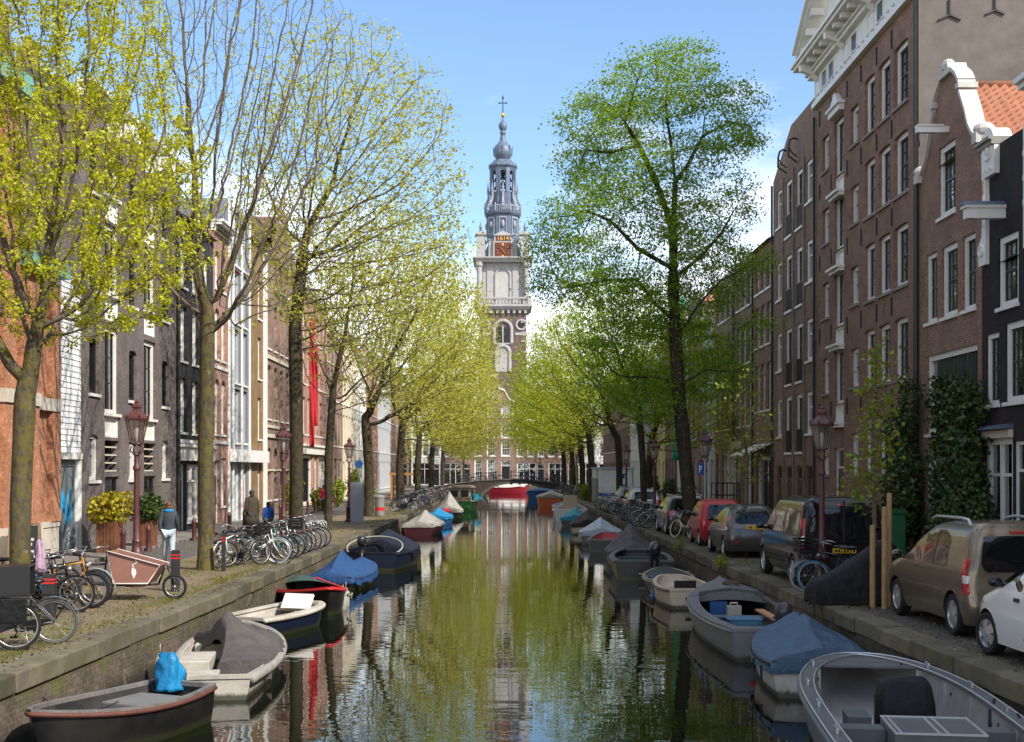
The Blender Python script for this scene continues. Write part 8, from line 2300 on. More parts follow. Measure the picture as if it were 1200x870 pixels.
    _bk[key] = d
    return d
def bike(label, x, y, head, col='black', wr=.345, tyre_r=.022, step=False, guard=True, rack=True, crate=False, lean=.12, tyrem=None, gm=None, hb_=None, group='parked bicycles', z=0.0, steer=0.0):
    """head: direction the front wheel points to, angle from +x"""
    d = bike_meshes(wr, tyre_r, step, guard, rack, crate); fm = BP[col]
    r = thing('bicycle', label, 'bicycle', (x, y, z+.0), 0, group)
    r.rotation_euler = (lean, 0, head)
    def inst(nm, me, mt, par, loc=(0,0,0)):
        o = bpy.data.objects.new(nm, me); COL.objects.link(o); o.parent = par; o.location = loc
        if not me.materials: me.materials.append(mt)
        o.material_slots[0].link = 'OBJECT'; o.material_slots[0].material = mt
        return o
    for cx in (-.53,.55):
        w = inst('wheel', d['tyre'], tyrem or TYRE, r, (cx, 0, wr)); inst('rim', d['rim'], SPOKE, w)
    inst('frame', d['frame'], fm, r); inst('handlebar', d['handlebar'], hb_ or SPOKE, r); inst('saddle', d['saddle'], BLACKP, r, (0,0,.95 if not step else .92)); inst('crank', d['crank'], fm if col in ('white',) else BLACKP, r)
    if guard: inst('mudguard', d['mudguard'], gm or fm, r)
    if rack: inst('rack', d['rack'], BLACKP, r)
    if crate: inst('front_crate', d['crate'], BLACKP, r)
    inst('headlight', d['lamp'], SPOKE, r); inst('kickstand', d['stand'], SPOKE, r)
    return r
# near left group, wheels toward the canal
bike('black bicycle nearest the camera in the left group by the striped bollard', -8.3, 22.45, .05, 'black', lean=.1)
bike('orange framed bicycle with fat black tyres in the near left group', -8.25, 23.15, -.02, 'orange', wr=.34, tyre_r=.034, lean=-.1, gm=BP['black'])
bike('black bicycle with silver mudguard beside the wooden cargo bike', -8.35, 23.75, -.05, 'black', lean=.1, gm=BP['silver'])
bike('dark bicycle between the orange and the blue one in the near left group', -8.75, 22.9, .1, 'black', lean=.05, gm=BP['black'])
bike('blue framed bicycle behind the striped bollard', -8.95, 22.6, .02, 'blue', lean=-.12, gm=BP['black'])
bike('bicycle leaning by the mossy tree at the left edge', -9.4, 20.3, 1.2, 'silver', lean=.1)
# bicycle with the delivery box
b1 = bike('bicycle carrying the black delivery box at the left edge', -7.5, 17.6, PI+.25, 'black', lean=.04)
bike('second bicycle behind the delivery box bicycle at the left edge', -7.2, 18.35, PI+.1, 'grey', lean=-.08, tyrem=M('grey_tyre',(.10,.095,.09),.8))
q = thing('delivery_box', 'large open black delivery box on the bicycle at the left edge', 'box', (-7.2, 17.75, .78), .25)
part(q, 'box_shell', BLACKP, lambda m: (m.box(-.5,.42,-.27,.27,0,.02), m.box(-.5,.42,-.27,-.25,.02,.44), m.box(-.5,.42,.25,.27,.02,.44), m.box(-.5,-.48,-.25,.25,.02,.44), m.box(-.48,.42,-.25,.25,.42,.44)), bev=.006)
part(q, 'pannier', C_BLACK, lambda m: m.box(.02,.38,-.33,-.30,-.36,-.01), bev=.02)
# cargo bike with the wooden box
r = thing('cargo_bicycle', 'cargo bicycle with pink brown wooden box and white emblem', 'cargo bicycle', (-7.4, 24.75, 0), 0)
CWOOD = M('pink_brown_plywood', (.29,.135,.10), .6, var=.12, vs=3)
for x, wr in ((.82,.25),(-1.35,.33)):
    w = MB(); w.smooth = True; w.torus((0,0,0), wr-.028, .028, 'y', 26, 6); o = w.build('wheel', TYRE, r, (x,0,wr))
    w = MB(); w.smooth = True; w.torus((0,0,0), wr-.06, .012, 'y', 26, 5); w.lathe([(.03,-.05),(.03,.05)], 8, M=Matrix.Rotation(R(90),3,'X'))
    for k in range(12): a = 2*PI*k/12; w.tube([(0,0,0),((wr-.05)*math.cos(a),0,(wr-.05)*math.sin(a))], .003, 3)
    w.build('rim', SPOKE, o)
side = [(-.42,.98),(.62,.70),(.38,.34),(-.30,.34)]
bx_ = MB()
for y in (-.31,.29): bx_.prism(side, y, y+.02)
for (a, c_) in ((side[3],side[0]),(side[1],side[2]),(side[2],side[3])):
    d = Vector((c_[0]-a[0], c_[1]-a[1])); n = Vector((d.y,-d.x)).normalized()*.02
    bx_.prism([a, c_, (c_[0]+n.x,c_[1]+n.y), (a[0]+n.x,a[1]+n.y)], -.289, .289)
bo = bx_.build('cargo_box', CWOOD, r)
tr_ = MB(); tr_.smooth = True
for y in (-.335,.335): tr_.tube([(x,y,z) for x, z in side], .016, 6, closed=True)
tr_.build('box_edge', WHITE, bo)
em = MB()
em.prism([(.06,.66),(.14,.62),(.15,.54),(.10,.43),(.05,.54)], -.318, -.3105)
em.tube([(x,-.314,z) for x, z in ((.10,.66),(.06,.70),(.12,.73),(.17,.76),(.13,.80),(.17,.83))], .013, 5)
em.build('emblem', M('pale_emblem_paint',(.70,.74,.72),.5), bo)
fr_ = MB(); fr_.smooth = True
fr_.tube([(-1.35,0,.33),(-.95,0,.30),(-.3,0,.28),(.5,0,.30)], .025, 8); fr_.tube([(-.95,0,.3),(-1.08,0,.85)], .018, 6); fr_.tube([(-.6,0,.3),(-.52,0,1.0)], .02, 6); fr_.tube([(-.55,0,.7),(-1.04,0,.68)], .018, 6)
fr_.tube([(.5,0,.3),(.66,0,.72)], .02, 6); fr_.tube([(.66,0,.7),(.82,.06,.25)], .014, 5); fr_.tube([(.66,0,.7),(.82,-.06,.25)], .014, 5)
fr_.build('frame', BLACKP, r)
fr_ = MB(); fr_.smooth = True; fr_.tube([(-.75,-.3,1.02),(-.6,-.25,1.06),(-.52,0,1.04),(-.6,.25,1.06),(-.75,.3,1.02)], .013, 6); fr_.build('handlebar', SPOKE, r)
sd_ = MB(); sd_.smooth = True; sd_.ell((-1.1,0,.9),(.14,.09,.045),10,6); sd_.build('saddle', BLACKP, r)
# middle left group
mid = [('white ladies bicycle with white tyres nearest in the middle left group',-6.75,34.0,.06,'white',True,dict(tyrem=BP['silver'])),
       ('teal ladies bicycle behind the white one',-6.8,34.8,-.03,'teal',True,{}),('black bicycle third in the middle left row',-6.75,35.5,.04,'black',False,{}),('silver bicycle fourth in the middle left row',-6.7,36.2,0,'silver',True,{}),
       ('black bicycle with crate fifth in the middle left row',-6.75,36.9,.05,'black',False,dict(crate=True)),('grey bicycle sixth in the middle left row',-6.7,37.6,-.04,'grey',False,{}),
       ('red bicycle seventh in the middle left row',-6.7,38.4,.03,'red',True,{}),('black bicycle eighth in the middle left row',-6.65,39.2,0,'black',False,{}),('silver bicycle ninth in the middle left row',-6.6,40.0,.05,'silver',False,{}),('dark bicycle tenth in the middle left row',-6.6,41.0,.0,'grey',True,{})]
for lab, x, y, h, c_, st, kw in mid: bike(lab, x, y, h, c_, step=st, lean=.10 if int(y*10) % 2 else -.09, group='bicycles in the middle left row', **kw)
bike('white bicycle seen from behind with red tail lamp next to the tree', -7.35, 32.9, PI/2-.25, 'white', step=False, lean=.1, gm=BP['white'])
bike('black bicycle with front crate beside the white rear facing bicycle', -6.95, 33.2, PI/2-.75, 'black', crate=True, lean=-.1, gm=BP['cream'])
def hoops():
    m = MB(); m.smooth = True
    for k in range(3):
        y = k*.55; m.tube([(-.3,y,0),(-.3,y,.72),(-.22,y,.8),(.22,y,.8),(.3,y,.72),(.3,y,0)], .024, 7)
    m.tube([(-.3,-.1,.03),(-.3,1.25,.03)], .02, 6); m.tube([(.3,-.1,.03),(.3,1.25,.03)], .02, 6)
    o = m.build('bicycle_rack', M('galvanised_tube',(.40,.41,.42),.4,metal=.6,var=.1)); o.location = (-6.5, 42.2, 0); tag(o, 'empty galvanised hoop rack after the middle left bicycles', 'bike rack')
hoops()
# far left row and the other far rows: look-alikes
rr = random.Random(12)
cols_ = ['black','black','grey','silver','black','white','black','blue','red','black','teal']
for k in range(20):
    y = 75.5+k*1.05+rr.uniform(-.15,.15)
    bike('city bicycle in the dense row on the far left quay', -6.15+rr.uniform(-.2,.2), y, rr.uniform(-.15,.15), cols_[k % 11], step=rr.random() < .4, crate=rr.random() < .15, lean=rr.uniform(-.15,.15), group='bicycles in the far left row')
for k in range(10):
    y = 98.5+k*2.2
    bike('bicycle parked between the trees near the bridge on the left', -6.0+rr.uniform(-.3,.2), y, rr.uniform(-.3,.3), cols_[k % 11], lean=rr.uniform(-.15,.15), group='bicycles near the bridge on the left')
# right bank
bike('bicycle with blue front tyre and white handlebar by the right lamp post', 7.05, 25.9, PI-.1, 'black', lean=.12, tyrem=M('blue_tyre',(.03,.14,.24),.7), group='bicycles by the right lamp post')
bike('black bicycle with front crate and pale tyres behind the blue tyred one', 6.95, 26.35, PI+.1, 'black', crate=True, lean=-.08, tyrem=M('pale_tyre',(.40,.38,.33),.7), gm=BP['blue'], group='bicycles by the right lamp post')
bike('cream painted bicycle leaning on the big elm trunk', 6.75, 46.6, PI*.5+.5, 'cream', step=True, lean=.22, tyrem=BP['cream'], gm=BP['cream'])
for k in range(9):
    bike('bicycle in the row beside the silver estate car on the right quay', 6.7+rr.uniform(-.15,.15), 54.5+k*1.0, PI+rr.uniform(-.2,.2), cols_[(k+3) % 11], step=rr.random() < .4, crate=rr.random() < .2, lean=rr.uniform(-.15,.15), group='bicycles by the silver estate car')
for k in range(8):
    bike('bicycle leaning on the quay fence before the site cabin', 6.75+rr.uniform(-.1,.1), 70+k*1.4, PI+rr.uniform(-.3,.3), cols_[(k*2+1) % 11], lean=rr.uniform(-.15,.15), group='bicycles before the site cabin')
for k in range(8):
    bike('bicycle parked near the bridge on the right quay', 6.6+rr.uniform(-.1,.2), 104+k*4.4, PI+rr.uniform(-.4,.4), cols_[(k*3) % 11], lean=rr.uniform(-.15,.15), group='bicycles near the bridge on the right')
for k in range(9):
    x = -4.6+k*1.25 if k < 4 else -1.2+k*1.1
    bike('bicycle leaning on the bridge railing', x, 160.45, rr.choice((0, PI))+rr.uniform(-.1,.1), cols_[(k*3+2) % 11], lean=.12, group='bicycles on the bridge', z=topz(x)+.0)

# ------------------------------------------------------------------ lamp posts
LAMPRED = M('dark_red_lamp_paint', (.075,.020,.020), .45, var=.3, vs=4, dirt=(.16,.08,.07), dirt_amt=.35)
m = bpy.data.materials.new('lantern_glass'); m.use_nodes = True; nt = m.node_tree; nt.nodes.remove(nt.nodes['Principled BSDF'])
g_ = nt.nodes.new('ShaderNodeBsdfGlossy'); g_.inputs['Roughness'].default_value = .08; t_ = nt.nodes.new('ShaderNodeBsdfTransparent'); t_.inputs['Color'].default_value = (.86,.84,.80,1)
df = nt.nodes.new('ShaderNodeBsdfTranslucent'); df.inputs['Color'].default_value = (.75,.72,.66,1)
m1 = nt.nodes.new('ShaderNodeMixShader'); m1.inputs[0].default_value = .32; m2 = nt.nodes.new('ShaderNodeMixShader'); m2.inputs[0].default_value = .14
nt.links.new(t_.outputs[0], m1.inputs[1]); nt.links.new(df.outputs[0], m1.inputs[2]); nt.links.new(m1.outputs[0], m2.inputs[1]); nt.links.new(g_.outputs[0], m2.inputs[2]); nt.links.new(m2.outputs[0], nt.nodes['Material Output'].inputs['Surface'])
LGLASS = m
def lamp_post(label, x, y, H=4.0):
    r = thing('street_lamp', label, 'street lamp', (x, y, 0), 0, 'crown topped street lamps')
    zb = H-.98
    m = MB(); m.smooth = True
    m.lathe([(.20,0),(.20,.10),(.16,.14),(.15,.62),(.175,.66),(.175,.72),(.12,.78),(.095,.95),(.11,1.0),(.085,1.05),(.07,1.6),(.058,zb-.55),(.085,zb-.53),(.085,zb-.47),(.055,zb-.42),(.05,zb-.22),(.09,zb-.2),(.06,zb-.14)], 14)
    m.build('post', LAMPRED, r, auto=40)
    m = MB(); m.smooth = True
    for k in range(4):
        a = PI/4+k*PI/2; P = lambda q, z: (q*math.cos(a), q*math.sin(a), z)
        m.tube([P(.04,zb-.2),P(.16,zb-.12),P(.13,zb-.02),P(.07,zb+.0),P(.14,zb+.06)], .016, 5)
    m.lathe([(.15,zb+.02),(.15,zb+.06)], 6); m.build('lamp_bracket', LAMPRED, r)
    z0, z1 = zb+.06, zb+.58
    ln = MB()
    for k in range(6):
        a0 = k*PI/3; a1 = a0+PI/3; P = lambda a, q, z: (q*math.cos(a), q*math.sin(a), z)
        ln.quad(P(a0,.135,z0),P(a1,.135,z0),P(a1,.245,z1),P(a0,.245,z1))
    lo = ln.build('lantern', LGLASS, r)
    fb = MB()
    for k in range(6):
        a0 = k*PI/3; fb.tube([(.138*math.cos(a0),.138*math.sin(a0),z0),(.25*math.cos(a0),.25*math.sin(a0),z1)], .011, 5)
    fb.build('lantern_frame', M('pale_lantern_frame',(.36,.30,.26),.5) if False else LAMPRED, lo)
    bu = MB(); bu.smooth = True; bu.lathe([(.03,z0),(.035,z0+.12),(.05,z0+.16),(.055,z0+.3),(.03,z0+.36),(0,z0+.38)], 10); bu.build('bulb', WHITE2, lo)
    m = MB(); m.smooth = False
    m.lathe([(.27,z1-.02),(.28,z1+.03),(.19,z1+.13),(.10,z1+.21),(.09,z1+.25),(.12,z1+.27),(.11,z1+.33),(.05,z1+.37),(.06,z1+.40),(.03,z1+.43),(0,z1+.47)], 6)
    for k in range(6):
        a0 = k*PI/3; c_, s_ = math.cos(a0), math.sin(a0); m.lathe([(.0,-.01),(.03,.03),(.02,.07),(0,.10)], 6, (.26*c_,.26*s_,z1+.03))
    m.build('crown', LAMPRED, r)
    return r
lp0 = lamp_post('red painted street lamp behind the cargo bike on the left', -8.15, 27.5, 4.1)
for lab, x, y, sc in (('street lamp before the gothic house on the left',-7.5,42.2,1),('third street lamp back on the left beside the grey utility box',-7.6,61,1),('far left street lamp by the dense bicycle row',-7.5,93,1.0),('street lamp nearest the bridge on the left',-7.3,122,1),
     ('street lamp beside the black van and the bicycles on the right',6.92,26.9,.96),('street lamp with the blue parking sign on the right',7.15,43.9,.97),('third street lamp back on the right',7.2,59,.98),('street lamp in front of the white site cabin',7.2,72.5,.98),('street lamp nearest the bridge on the right',7.1,118,1)):
    copy_tree(lp0, loc=(x, y, 0), label=lab, sc=sc)

# ------------------------------------------------------------------ bollards and street furniture
STRIPE = M('red_reflector', (.55,.02,.02), .4)
def bollard(label, x, y, h=.74, w=.10):
    r = thing('bollard', label, 'bollard', (x, y, 0), .1, 'square black bollards')
    part(r, 'post', M('black_bollard',(.02,.02,.022),.6,var=.2), lambda m: (m.box(-w,w,-w,w,0,h), m.box(-w*.8,w*.8,-w*.8,w*.8,h,h+.015)), bev=.012)
    for z in (.80,.88): part(r, 'reflector_band', STRIPE, lambda m: m.box(-w-.004,w+.004,-w-.004,w+.004,h*z,h*z+.03))
bollard('black bollard with two red bands in front of the near left bicycles', -7.98, 21.75)
bollard('black bollard with red bands beyond the cargo bike', -7.0, 26.4, .86, .085)
bollard('slim black bollard beside the second left tree', -7.15, 31.6, .95, .05)
def post(label, x, y):
    m = MB(); m.smooth = True; m.lathe([(.105,0),(.10,.05),(.085,.1),(.07,.62),(.085,.65),(.085,.70),(.065,.74),(.055,.80),(.03,.84),(0,.85)], 12)
    o = m.build('bollard', LAMPRED, auto=40); o.location = (x, y, .0); return tag(o, label, 'bollard', 'red brown cast bollards along the left pavement')
p0 = post('cast iron bollard at the edge of the left pavement', -11.25, 36.6)
for k in range(16):
    c_ = p0.copy(); COL.objects.link(c_); c_.location = (-11.25, 39.2+k*2.9, 0)
def misc(name, label, cat, loc, rz=0.0): return thing(name, label, cat, loc, rz)
UT = M('grey_utility_paint', (.30,.33,.37), .5, var=.06, vs=3)
r = misc('utility_box', 'tall grey steel utility cabinet on the left quay', 'utility box', (-7.1, 60, 0))
part(r, 'cabinet', UT, lambda m: m.box(-.3,.3,-.22,.22,0,1.95), bev=.015); part(r, 'cabinet_door', UT, lambda m: (m.box(-.27,.27,-.235,-.221,1.02,1.9), m.box(-.27,.27,-.235,-.221,.08,.98)))
r = misc('traffic_sign', 'round blue sign on a pole behind the grey utility cabinet', 'road sign', (-7.15, 61.2, 0))
part(r, 'pole', SPOKE, lambda m: m.tube([(0,0,0),(0,0,3.2)], .03, 6)); part(r, 'sign_plate', M('blue_sign',(.01,.08,.24),.4), lambda m: m.lathe([(.2,-.01),(.2,.01)], 20, (0,-.03,2.85), M=Matrix.Rotation(R(90),3,'X')))
r = misc('litter_bin', 'grey cylindrical litter bin with red band on the left quay', 'litter bin', (-6.75, 67.5, 0))
part(r, 'bin_body', M('grey_bin',(.22,.21,.21),.5), lambda m: m.lathe([(.24,.05),(.26,.1),(.26,1.0),(.28,1.02),(.28,1.1),(.1,1.2)], 16)); part(r, 'red_band', STRIPE, lambda m: m.lathe([(.264,.34),(.264,.52)], 16))
r = misc('parking_sign', 'blue parking sign with white P by the right lamp post', 'road sign', (6.95, 43.6, 0), -1.1)
part(r, 'pole', SPOKE, lambda m: m.tube([(.18,.05,0),(.18,.05,2.9)], .03, 6))
pn = part(r, 'sign_plate', M('parking_blue',(.01,.06,.30),.4), lambda m: m.box(-.2,.16,-.0,.02,2.4,2.82)); tm = text_mesh('P', .36, .003); tm.transform(Matrix.Rotation(R(90), 4, 'X')); mkobj('letter', tm, WHITE2, pn, (-.02,-.006,2.58))
r = misc('site_cabin', 'white site cabin with blue mark on the right quay', 'cabin', (8.45, 95, 0))
part(r, 'cabin_wall', PL_WHITE, lambda m: m.box(-1.4,1.4,-1.2,3.6,.15,2.62)); part(r, 'cabin_roof', PL_GREY, lambda m: m.box(-1.5,1.5,-1.3,3.7,2.625,2.75)); part(r, 'corner_post', SPOKE, lambda m: m.box(-1.43,-1.3,-1.23,-1.1,0,2.63)); part(r, 'corner_post', SPOKE, lambda m: m.box(1.3,1.43,-1.23,-1.1,0,2.63))
part(r, 'blue_stripe', M('cabin_blue',(.02,.12,.40),.5), lambda m: m.box(-1.28,1.28,-1.215,-1.205,.55,.8))
part(r, 'blue_emblem', M('cabin_navy',(.015,.04,.25),.5), lambda m: (m.prism([(.3,1.9),(.8,1.9),(.72,2.05),(.85,2.3),(.6,2.25),(.5,2.35),(.4,2.15)],-1.215,-1.205)))
part(r, 'teal_emblem', M('cabin_teal',(.02,.35,.45),.5), lambda m: (m.prism([(.4,1.25),(.8,1.3),(.85,1.45),(.6,1.5),(.5,1.7),(.42,1.5)],-1.215,-1.205)))
r = misc('fence_panel', 'galvanised mesh fence panels in front of the white site cabin', 'fence', (6.75, 88, 0))
def fp(m):
    for k in range(3):
        y0 = k*2.2; m.tube([(0,y0,.05),(0,y0,1.95),(0,y0+2.1,1.95),(0,y0+2.1,.05)], .022, 5, closed=True)
        for j in range(1, 14): m.tube([(0,y0+2.1*j/14,.06),(0,y0+2.1*j/14,1.94)], .006, 3)
        for j in range(1, 5): m.tube([(0,y0,.39*j),(0,y0+2.1,.39*j)], .006, 3)
part(r, 'mesh_panel', SPOKE, fp)
# banners
def banner(name, label, x, y, z0, z1, w, mat, side):
    r = thing(name, label, 'banner', (x, y, 0))
    m = MB(); m.smooth = True; rg = []
    for i in range(25):
        z = z0+(z1-z0)*i/24; rg.append([Vector((side*(w*k/6), .05*math.sin(k*.9+z*1.3)+.03*math.sin(z*3), z)) for k in range(7)])
    m.loft(rg, closed=False, caps=False); o = m.build('cloth', mat, r); so_ = o.modifiers.new('thickness','SOLIDIFY'); so_.thickness = .008
    part(r, 'pole', WHITE, lambda m: m.tube([(-side*.5,0,z1+.05),(side*(w+.1),0,z1+.05)], .03, 6))
banner('banner', 'long red banner hanging from the left house above the white shopfront', -12.5, 79.7, 4.0, 12.3, .32, REDC, 1)
banner('banner', 'shorter red banner behind the long red one on the left', -12.75, 83.0, 5.5, 11.0, .3, REDC, 1)
banner('banner', 'turquoise banner hanging beside the big elm trunk on the right', 12.35, 84.0, 3.2, 14.2, .85, TEALC, -1)
# wooden frame shelter far left
r = misc('shelter', 'orange brown timber frame near the far left bicycles', 'shelter', (-8.3, 104, 0))
part(r, 'timber', M('orange_timber',(.38,.17,.05),.7,var=.2), lambda m: (m.box(-1.2,-1.05,0,.15,0,2.1), m.box(1.05,1.2,0,.15,0,2.1), m.box(-1.3,1.3,-.02,.17,2.1,2.28), m.box(-1.2,-1.05,2,2.15,0,2.1), m.box(1.05,1.2,2,2.15,0,2.1), m.box(-1.3,1.3,1.98,2.17,2.1,2.28)))
# stoop railing on the right
r = misc('stoop', 'stone front steps with black railing before the cream doorway', 'steps', (12.1, 67.6, .09))
part(r, 'step', STONE, lambda m: [m.box(-.75+.25*k,.68,-1.2,.3,.2*k,.2*k+.2) for k in range(3)])
def sr(m):
    for y in (-1.2,.3):
        for x in (-.7,-.1,.55): m.tube([(x,y,0),(x,y,1.75)], .03, 5)
        m.tube([(-.7,y,1.75),(.55,y,1.75)], .03, 5); m.tube([(-.7,y,1.1),(.55,y,1.1)], .02, 5)
    m.tube([(-.7,-1.2,1.75),(-.7,.3,1.75)], .03, 5)
part(r, 'railing', IRON, sr)
# sandwich board and hanging cloth at the left edge
r = misc('sandwich_board', 'black chalkboard sandwich board at the left edge of the photo', 'sign', (-12.0, 31.0, .09), .25)
part(r, 'board_frame', WOODM, lambda m: (m.bar((-.35,-.3,0),(-.35,0,1.15),.05), m.bar((.35,-.3,0),(.35,0,1.15),.05), m.bar((-.35,.3,0),(-.35,.02,1.15),.05), m.bar((.35,.3,0),(.35,.02,1.15),.05), m.bar((-.35,-.005,1.13),(.35,-.005,1.13),.05)))
bd = MB(); bd.add([(-.33,-.30,.08),(.33,-.30,.08),(.33,-.03,1.1),(-.33,-.03,1.1)], [(0,1,2,3)]); bo = bd.build('chalkboard', BLACKP, r)
ck_ = MB()
for k, (z, w) in enumerate(((.9,.0),(.72,.24),(.6,.2),(.42,.25),(.3,.18))):
    if w: ck_.add([(-w,-.30+.27*(z-.08)/1.02-.012,z),(w,-.30+.27*(z-.08)/1.02-.012,z),(w,-.30+.27*(z+.02)/1.02-.034,z+.07),(-w,-.30+.27*(z+.02)/1.02-.034,z+.07)], [(0,1,2,3)])
ck_.build('chalk_block', M('pale_chalk',(.5,.48,.52),.8), bo)
part(bo, 'green_mark', M('green_chalk',(.02,.30,.14),.7), lambda m: m.bar((-.15,-.095,.9),(.15,-.095,.98),.02,.12))
o = bundle('hanging_cloth', 'pink and white striped cloth hanging beside the nearest left tree', (-8.35, 22.3, .75), M('pink_cloth',(.40,.27,.36),.8,var=.3,vs=14), (.10,.09,.55), 5, cat='cloth')
# stakes round the young right tree
r = misc('tree_stakes', 'three round wooden stakes with dark tie holding the young tree', 'tree stakes', (7.08, 23.3, 0))
SW = M('stake_wood', (.34,.21,.095), .8, var=.2, vs=6)
for (dx, dy, h) in ((-.16,-.1,1.55),(.02,-.24,1.9),(.2,.05,2.15)):
    part(r, 'stake', SW, lambda m: m.tube([(dx,dy,-.1),(dx,dy,h)], [.055,.05], 10))
part(r, 'tie_strap', BLACKP, lambda m: (m.bar((-.16,-.1,1.42),(.0,.05,1.48),.02,.06), m.bar((.2,.05,1.42),(.0,.05,1.48),.02,.06), m.bar((.02,-.24,1.44),(.0,.05,1.48),.02,.06)))
r = misc('wheelie_bin', 'dark green bin standing behind the young staked tree', 'bin', (11.2, 36.3, 0))
part(r, 'bin_body', M('bin_green',(.01,.10,.035),.5,var=.1), lambda m: (m.box(-.45,.45,-.5,.5,.05,1.3),), bev=.03); part(r, 'bin_lid', M('bin_lid_green',(.01,.085,.03),.5), lambda m: m.prism([(-.5,1.305),(.5,1.305),(.45,1.42),(-.45,1.5)], -.53, .53))

# ------------------------------------------------------------------ people
def person(label, x, y, rz, h=1.72, top=(.04,.045,.06), legs=(.35,.42,.48), hair=(.05,.03,.02), coat=False, stride=.16, extra=None, skin=(.45,.28,.2)):
    r = thing('person', label, 'person', (x, y, 0), rz)
    k = h/1.75
    V = {}; names = []; E = []
    def J(n, p, rad): V[n] = (Vector(p)*k, rad*k); names.append(n)
    J('pel',(0,0,.95),.145); J('bel',(0,.0,1.10),.135); J('che',(0,.01,1.32),.155); J('nec',(0,.0,1.50),.062); J('hed',(0,-.01,1.60),.085); J('top',(0,-.01,1.69),.080)
    for s_, n in ((-1,'l'),(1,'r')):
        f = s_*stride
        J('hip'+n,(s_*.09,0,.90),.105); J('kne'+n,(s_*.10,-f*.6-.03,.50),.068); J('ank'+n,(s_*.10,f*.0-f,.09),.045); J('toe'+n,(s_*.11,-f-.15,.035),.04)
        J('sho'+n,(s_*.185,.01,1.42),.068); J('elb'+n,(s_*.235,.04+f*.4,1.15),.05); J('wri'+n,(s_*.235,-.05+f*.9,.92),.034); J('han'+n,(s_*.235,-.07+f*1.0,.84),.036)
    ed = [('pel','bel'),('bel','che'),('che','nec'),('nec','hed'),('hed','top')]
    for n in 'lr': ed += [('pel','hip'+n),('hip'+n,'kne'+n),('kne'+n,'ank'+n),('ank'+n,'toe'+n),('che','sho'+n),('sho'+n,'elb'+n),('elb'+n,'wri'+n),('wri'+n,'han'+n)]
    def skinned(nm, keys, edges, mat, grow, par, sub=1):
        me = bpy.data.meshes.new(nm); ix = {n: i for i, n in enumerate(keys)}
        me.from_pydata([V[n][0] for n in keys], [(ix[a], ix[c_]) for a, c_ in edges], [])
        o = bpy.data.objects.new(nm, me); COL.objects.link(o); o.parent = par
        sk = o.modifiers.new('skin', 'SKIN'); sk.use_smooth_shade = True
        for i, n in enumerate(keys): q = V[n][1]*grow; me.skin_vertices[0].data[i].radius = (q, q*(.72 if n in ('che','bel','pel') else 1))
        me.skin_vertices[0].data[0].use_root = True
        o.modifiers.new('sub', 'SUBSURF').levels = sub; o.modifiers['sub'].render_levels = sub
        bake(o); o.data.materials.clear(); o.data.materials.append(mat)
        o.data.polygons.foreach_set('use_smooth', [True]*len(o.data.polygons))
        return o
    body = skinned('body', names, ed, M('skin', skin, .6, var=.08), 1.0, r)
    jk = ['che','bel','pel','sholl','x'][:3] + ['shol','elbl','wril','shor','elbr','wrir']
    skinned('jacket', jk, [('pel','bel'),('bel','che')]+[e for n in 'lr' for e in (('che','sho'+n),('sho'+n,'elb'+n),('elb'+n,'wri'+n))], M('jacket_cloth', top, .8, var=.2, vs=9, bump=.3, bs=20), 1.36, r)
    tk = ['pel','hipl','knel','ankl','hipr','kner','ankr']
    skinned('trousers', tk, [e for n in 'lr' for e in (('pel','hip'+n),('hip'+n,'kne'+n),('kne'+n,'ank'+n))], M('trouser_cloth', legs, .85, var=.12, vs=9), 1.3, r)
    tb = MB(); tb.smooth = True; tb.lathe([(.16*k,.84*k),(.185*k,.86*k),(.18*k,1.02*k),(.178*k,1.2*k),(.20*k,1.36*k),(.17*k,1.46*k),(.085*k,1.535*k),(.07*k,1.54*k)], 18, M=Matrix.Scale(.74,3,(0,1,0))); tb.build('jacket_body', M('jacket_cloth', top, .8, var=.2, vs=9, bump=.3, bs=20), r)
    for n in 'lr': skinned('shoe', ['ank'+n,'toe'+n], [('ank'+n,'toe'+n)], BLACKP, 1.15, r)
    hm = MB(); hm.smooth = True; hm.ell(V['top'][0]+Vector((0,.018*k,-.02*k)), (.098*k,.105*k,.095*k), 12, 8)
    hm.ell(V['hed'][0]+Vector((0,.06*k,-.02*k)), (.085*k,.06*k,.12*k), 10, 6); hm.build('hair', M('hair', hair, .7, var=.2), r)
    fc = MB(); c_ = V['hed'][0]
    fc.smooth = True; fc.ell(c_+Vector((0,-.098*k,.0)), (.014*k,.02*k,.024*k), 6, 4)
    for s_ in (-1, 1): fc.ell(c_+Vector((s_*.092*k,.0,.005*k)), (.012*k,.022*k,.032*k), 6, 4)
    fc.build('face', M('skin', skin, .6), r)
    ey = MB(); [ey.ell(c_+Vector((s_*.034*k,-.084*k,.028*k)), (.012*k,.008*k,.008*k), 6, 4) for s_ in (-1, 1)]; ey.build('eyes', BLACKP, r)
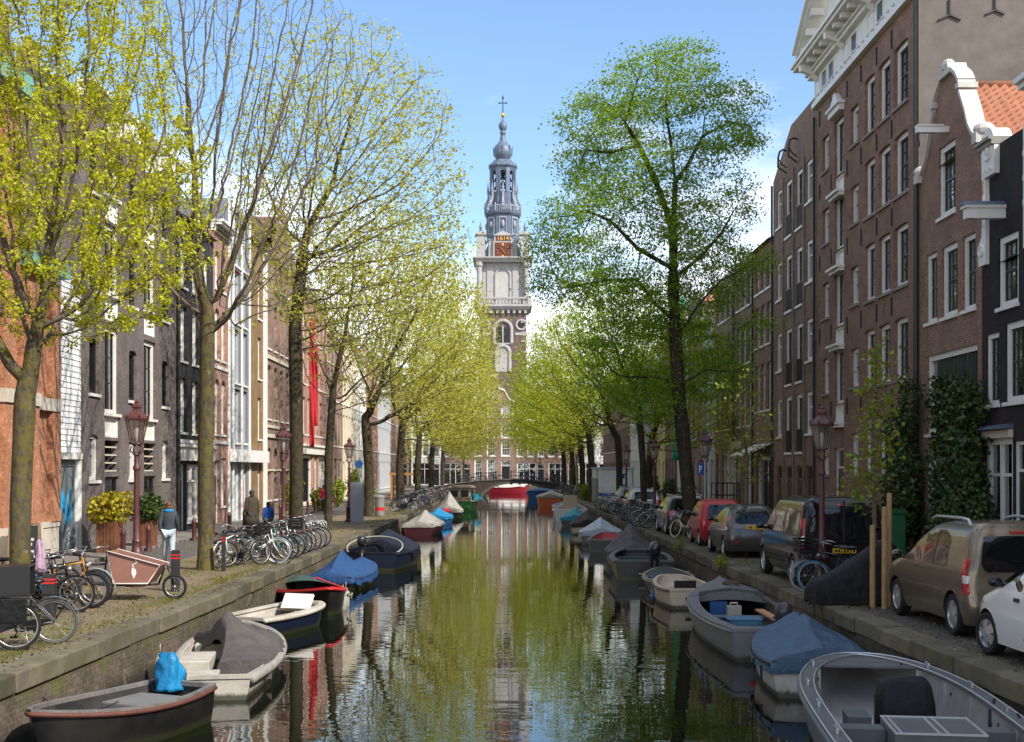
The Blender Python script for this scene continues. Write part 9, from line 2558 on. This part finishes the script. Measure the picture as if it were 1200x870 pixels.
    mo = MB(); mo.ell(c_+Vector((0,-.084*k,-.045*k)), (.024*k,.008*k,.006*k), 6, 4); mo.build('mouth', M('lips',(.35,.12,.1),.6), r)
    for s_, n in ((-1,'l'),(1,'r')):
        hd_ = MB(); hd_.smooth = True; p = V['han'+n][0]
        for q, (l, dy) in enumerate(((.075,-.03),(.085,-.01),(.08,.01),(.065,.028))):
            hd_.tube([p+Vector((0,dy*k,-.01*k)), p+Vector((0,dy*k-.01*k,-.05*k)), p+Vector((-s_*.02*k,dy*k-.012*k,-.02*k-l*k))], [.011*k,.010*k,.007*k], 6)
        hd_.tube([p+Vector((0,-.035*k,.02*k)), p+Vector((-s_*.01*k,-.06*k,-.02*k)), p+Vector((-s_*.02*k,-.065*k,-.05*k))], [.012*k,.011*k,.008*k], 6)
        hd_.build('fingers', M('skin', skin, .6), r)
    if coat:
        ct = MB(); ct.smooth = True; ct.lathe([(.30*k,.48*k),(.27*k,.75*k),(.23*k,1.0*k),(.235*k,1.3*k),(.19*k,1.46*k),(.08*k,1.53*k)], 18, M=Matrix.Scale(.72,3,(0,1,0))); ct.build('coat', M('long_coat', top, .85, var=.2, vs=7, bump=.3), r)
    if extra: extra(r, V, k)
    return r
def scarf(r, V, k):
    m = MB(); m.smooth = True; m.torus((V['nec'][0].x,V['nec'][0].y+.01,V['nec'][0].z), .10*k, .045*k, 'z', 18, 7); m.build('scarf', M('blue_scarf',(.01,.22,.55),.8,var=.2), r)
person('person walking away in a dark jacket, light blue jeans and bright blue scarf', -9.2, 34.0, PI+.25, 1.70, (.035,.042,.055), (.42,.50,.56), (.10,.045,.022), extra=scarf)
person('person in a long dark brown coat with long hair by the middle left bicycles', -9.4, 46.2, PI+.5, 1.82, (.045,.035,.02), (.03,.03,.03), (.03,.02,.015), coat=True, stride=.06)
person('small person in a bright blue jacket beside the one in the long coat', -8.9, 46.8, PI+.2, 1.36, (.01,.07,.30), (.05,.05,.06), (.02,.015,.012), stride=.08)
person('person in a red jacket on the pavement under the red banners', -10.3, 71.0, PI-.4, 1.70, (.42,.03,.05), (.04,.04,.05), (.05,.03,.02), stride=.12)
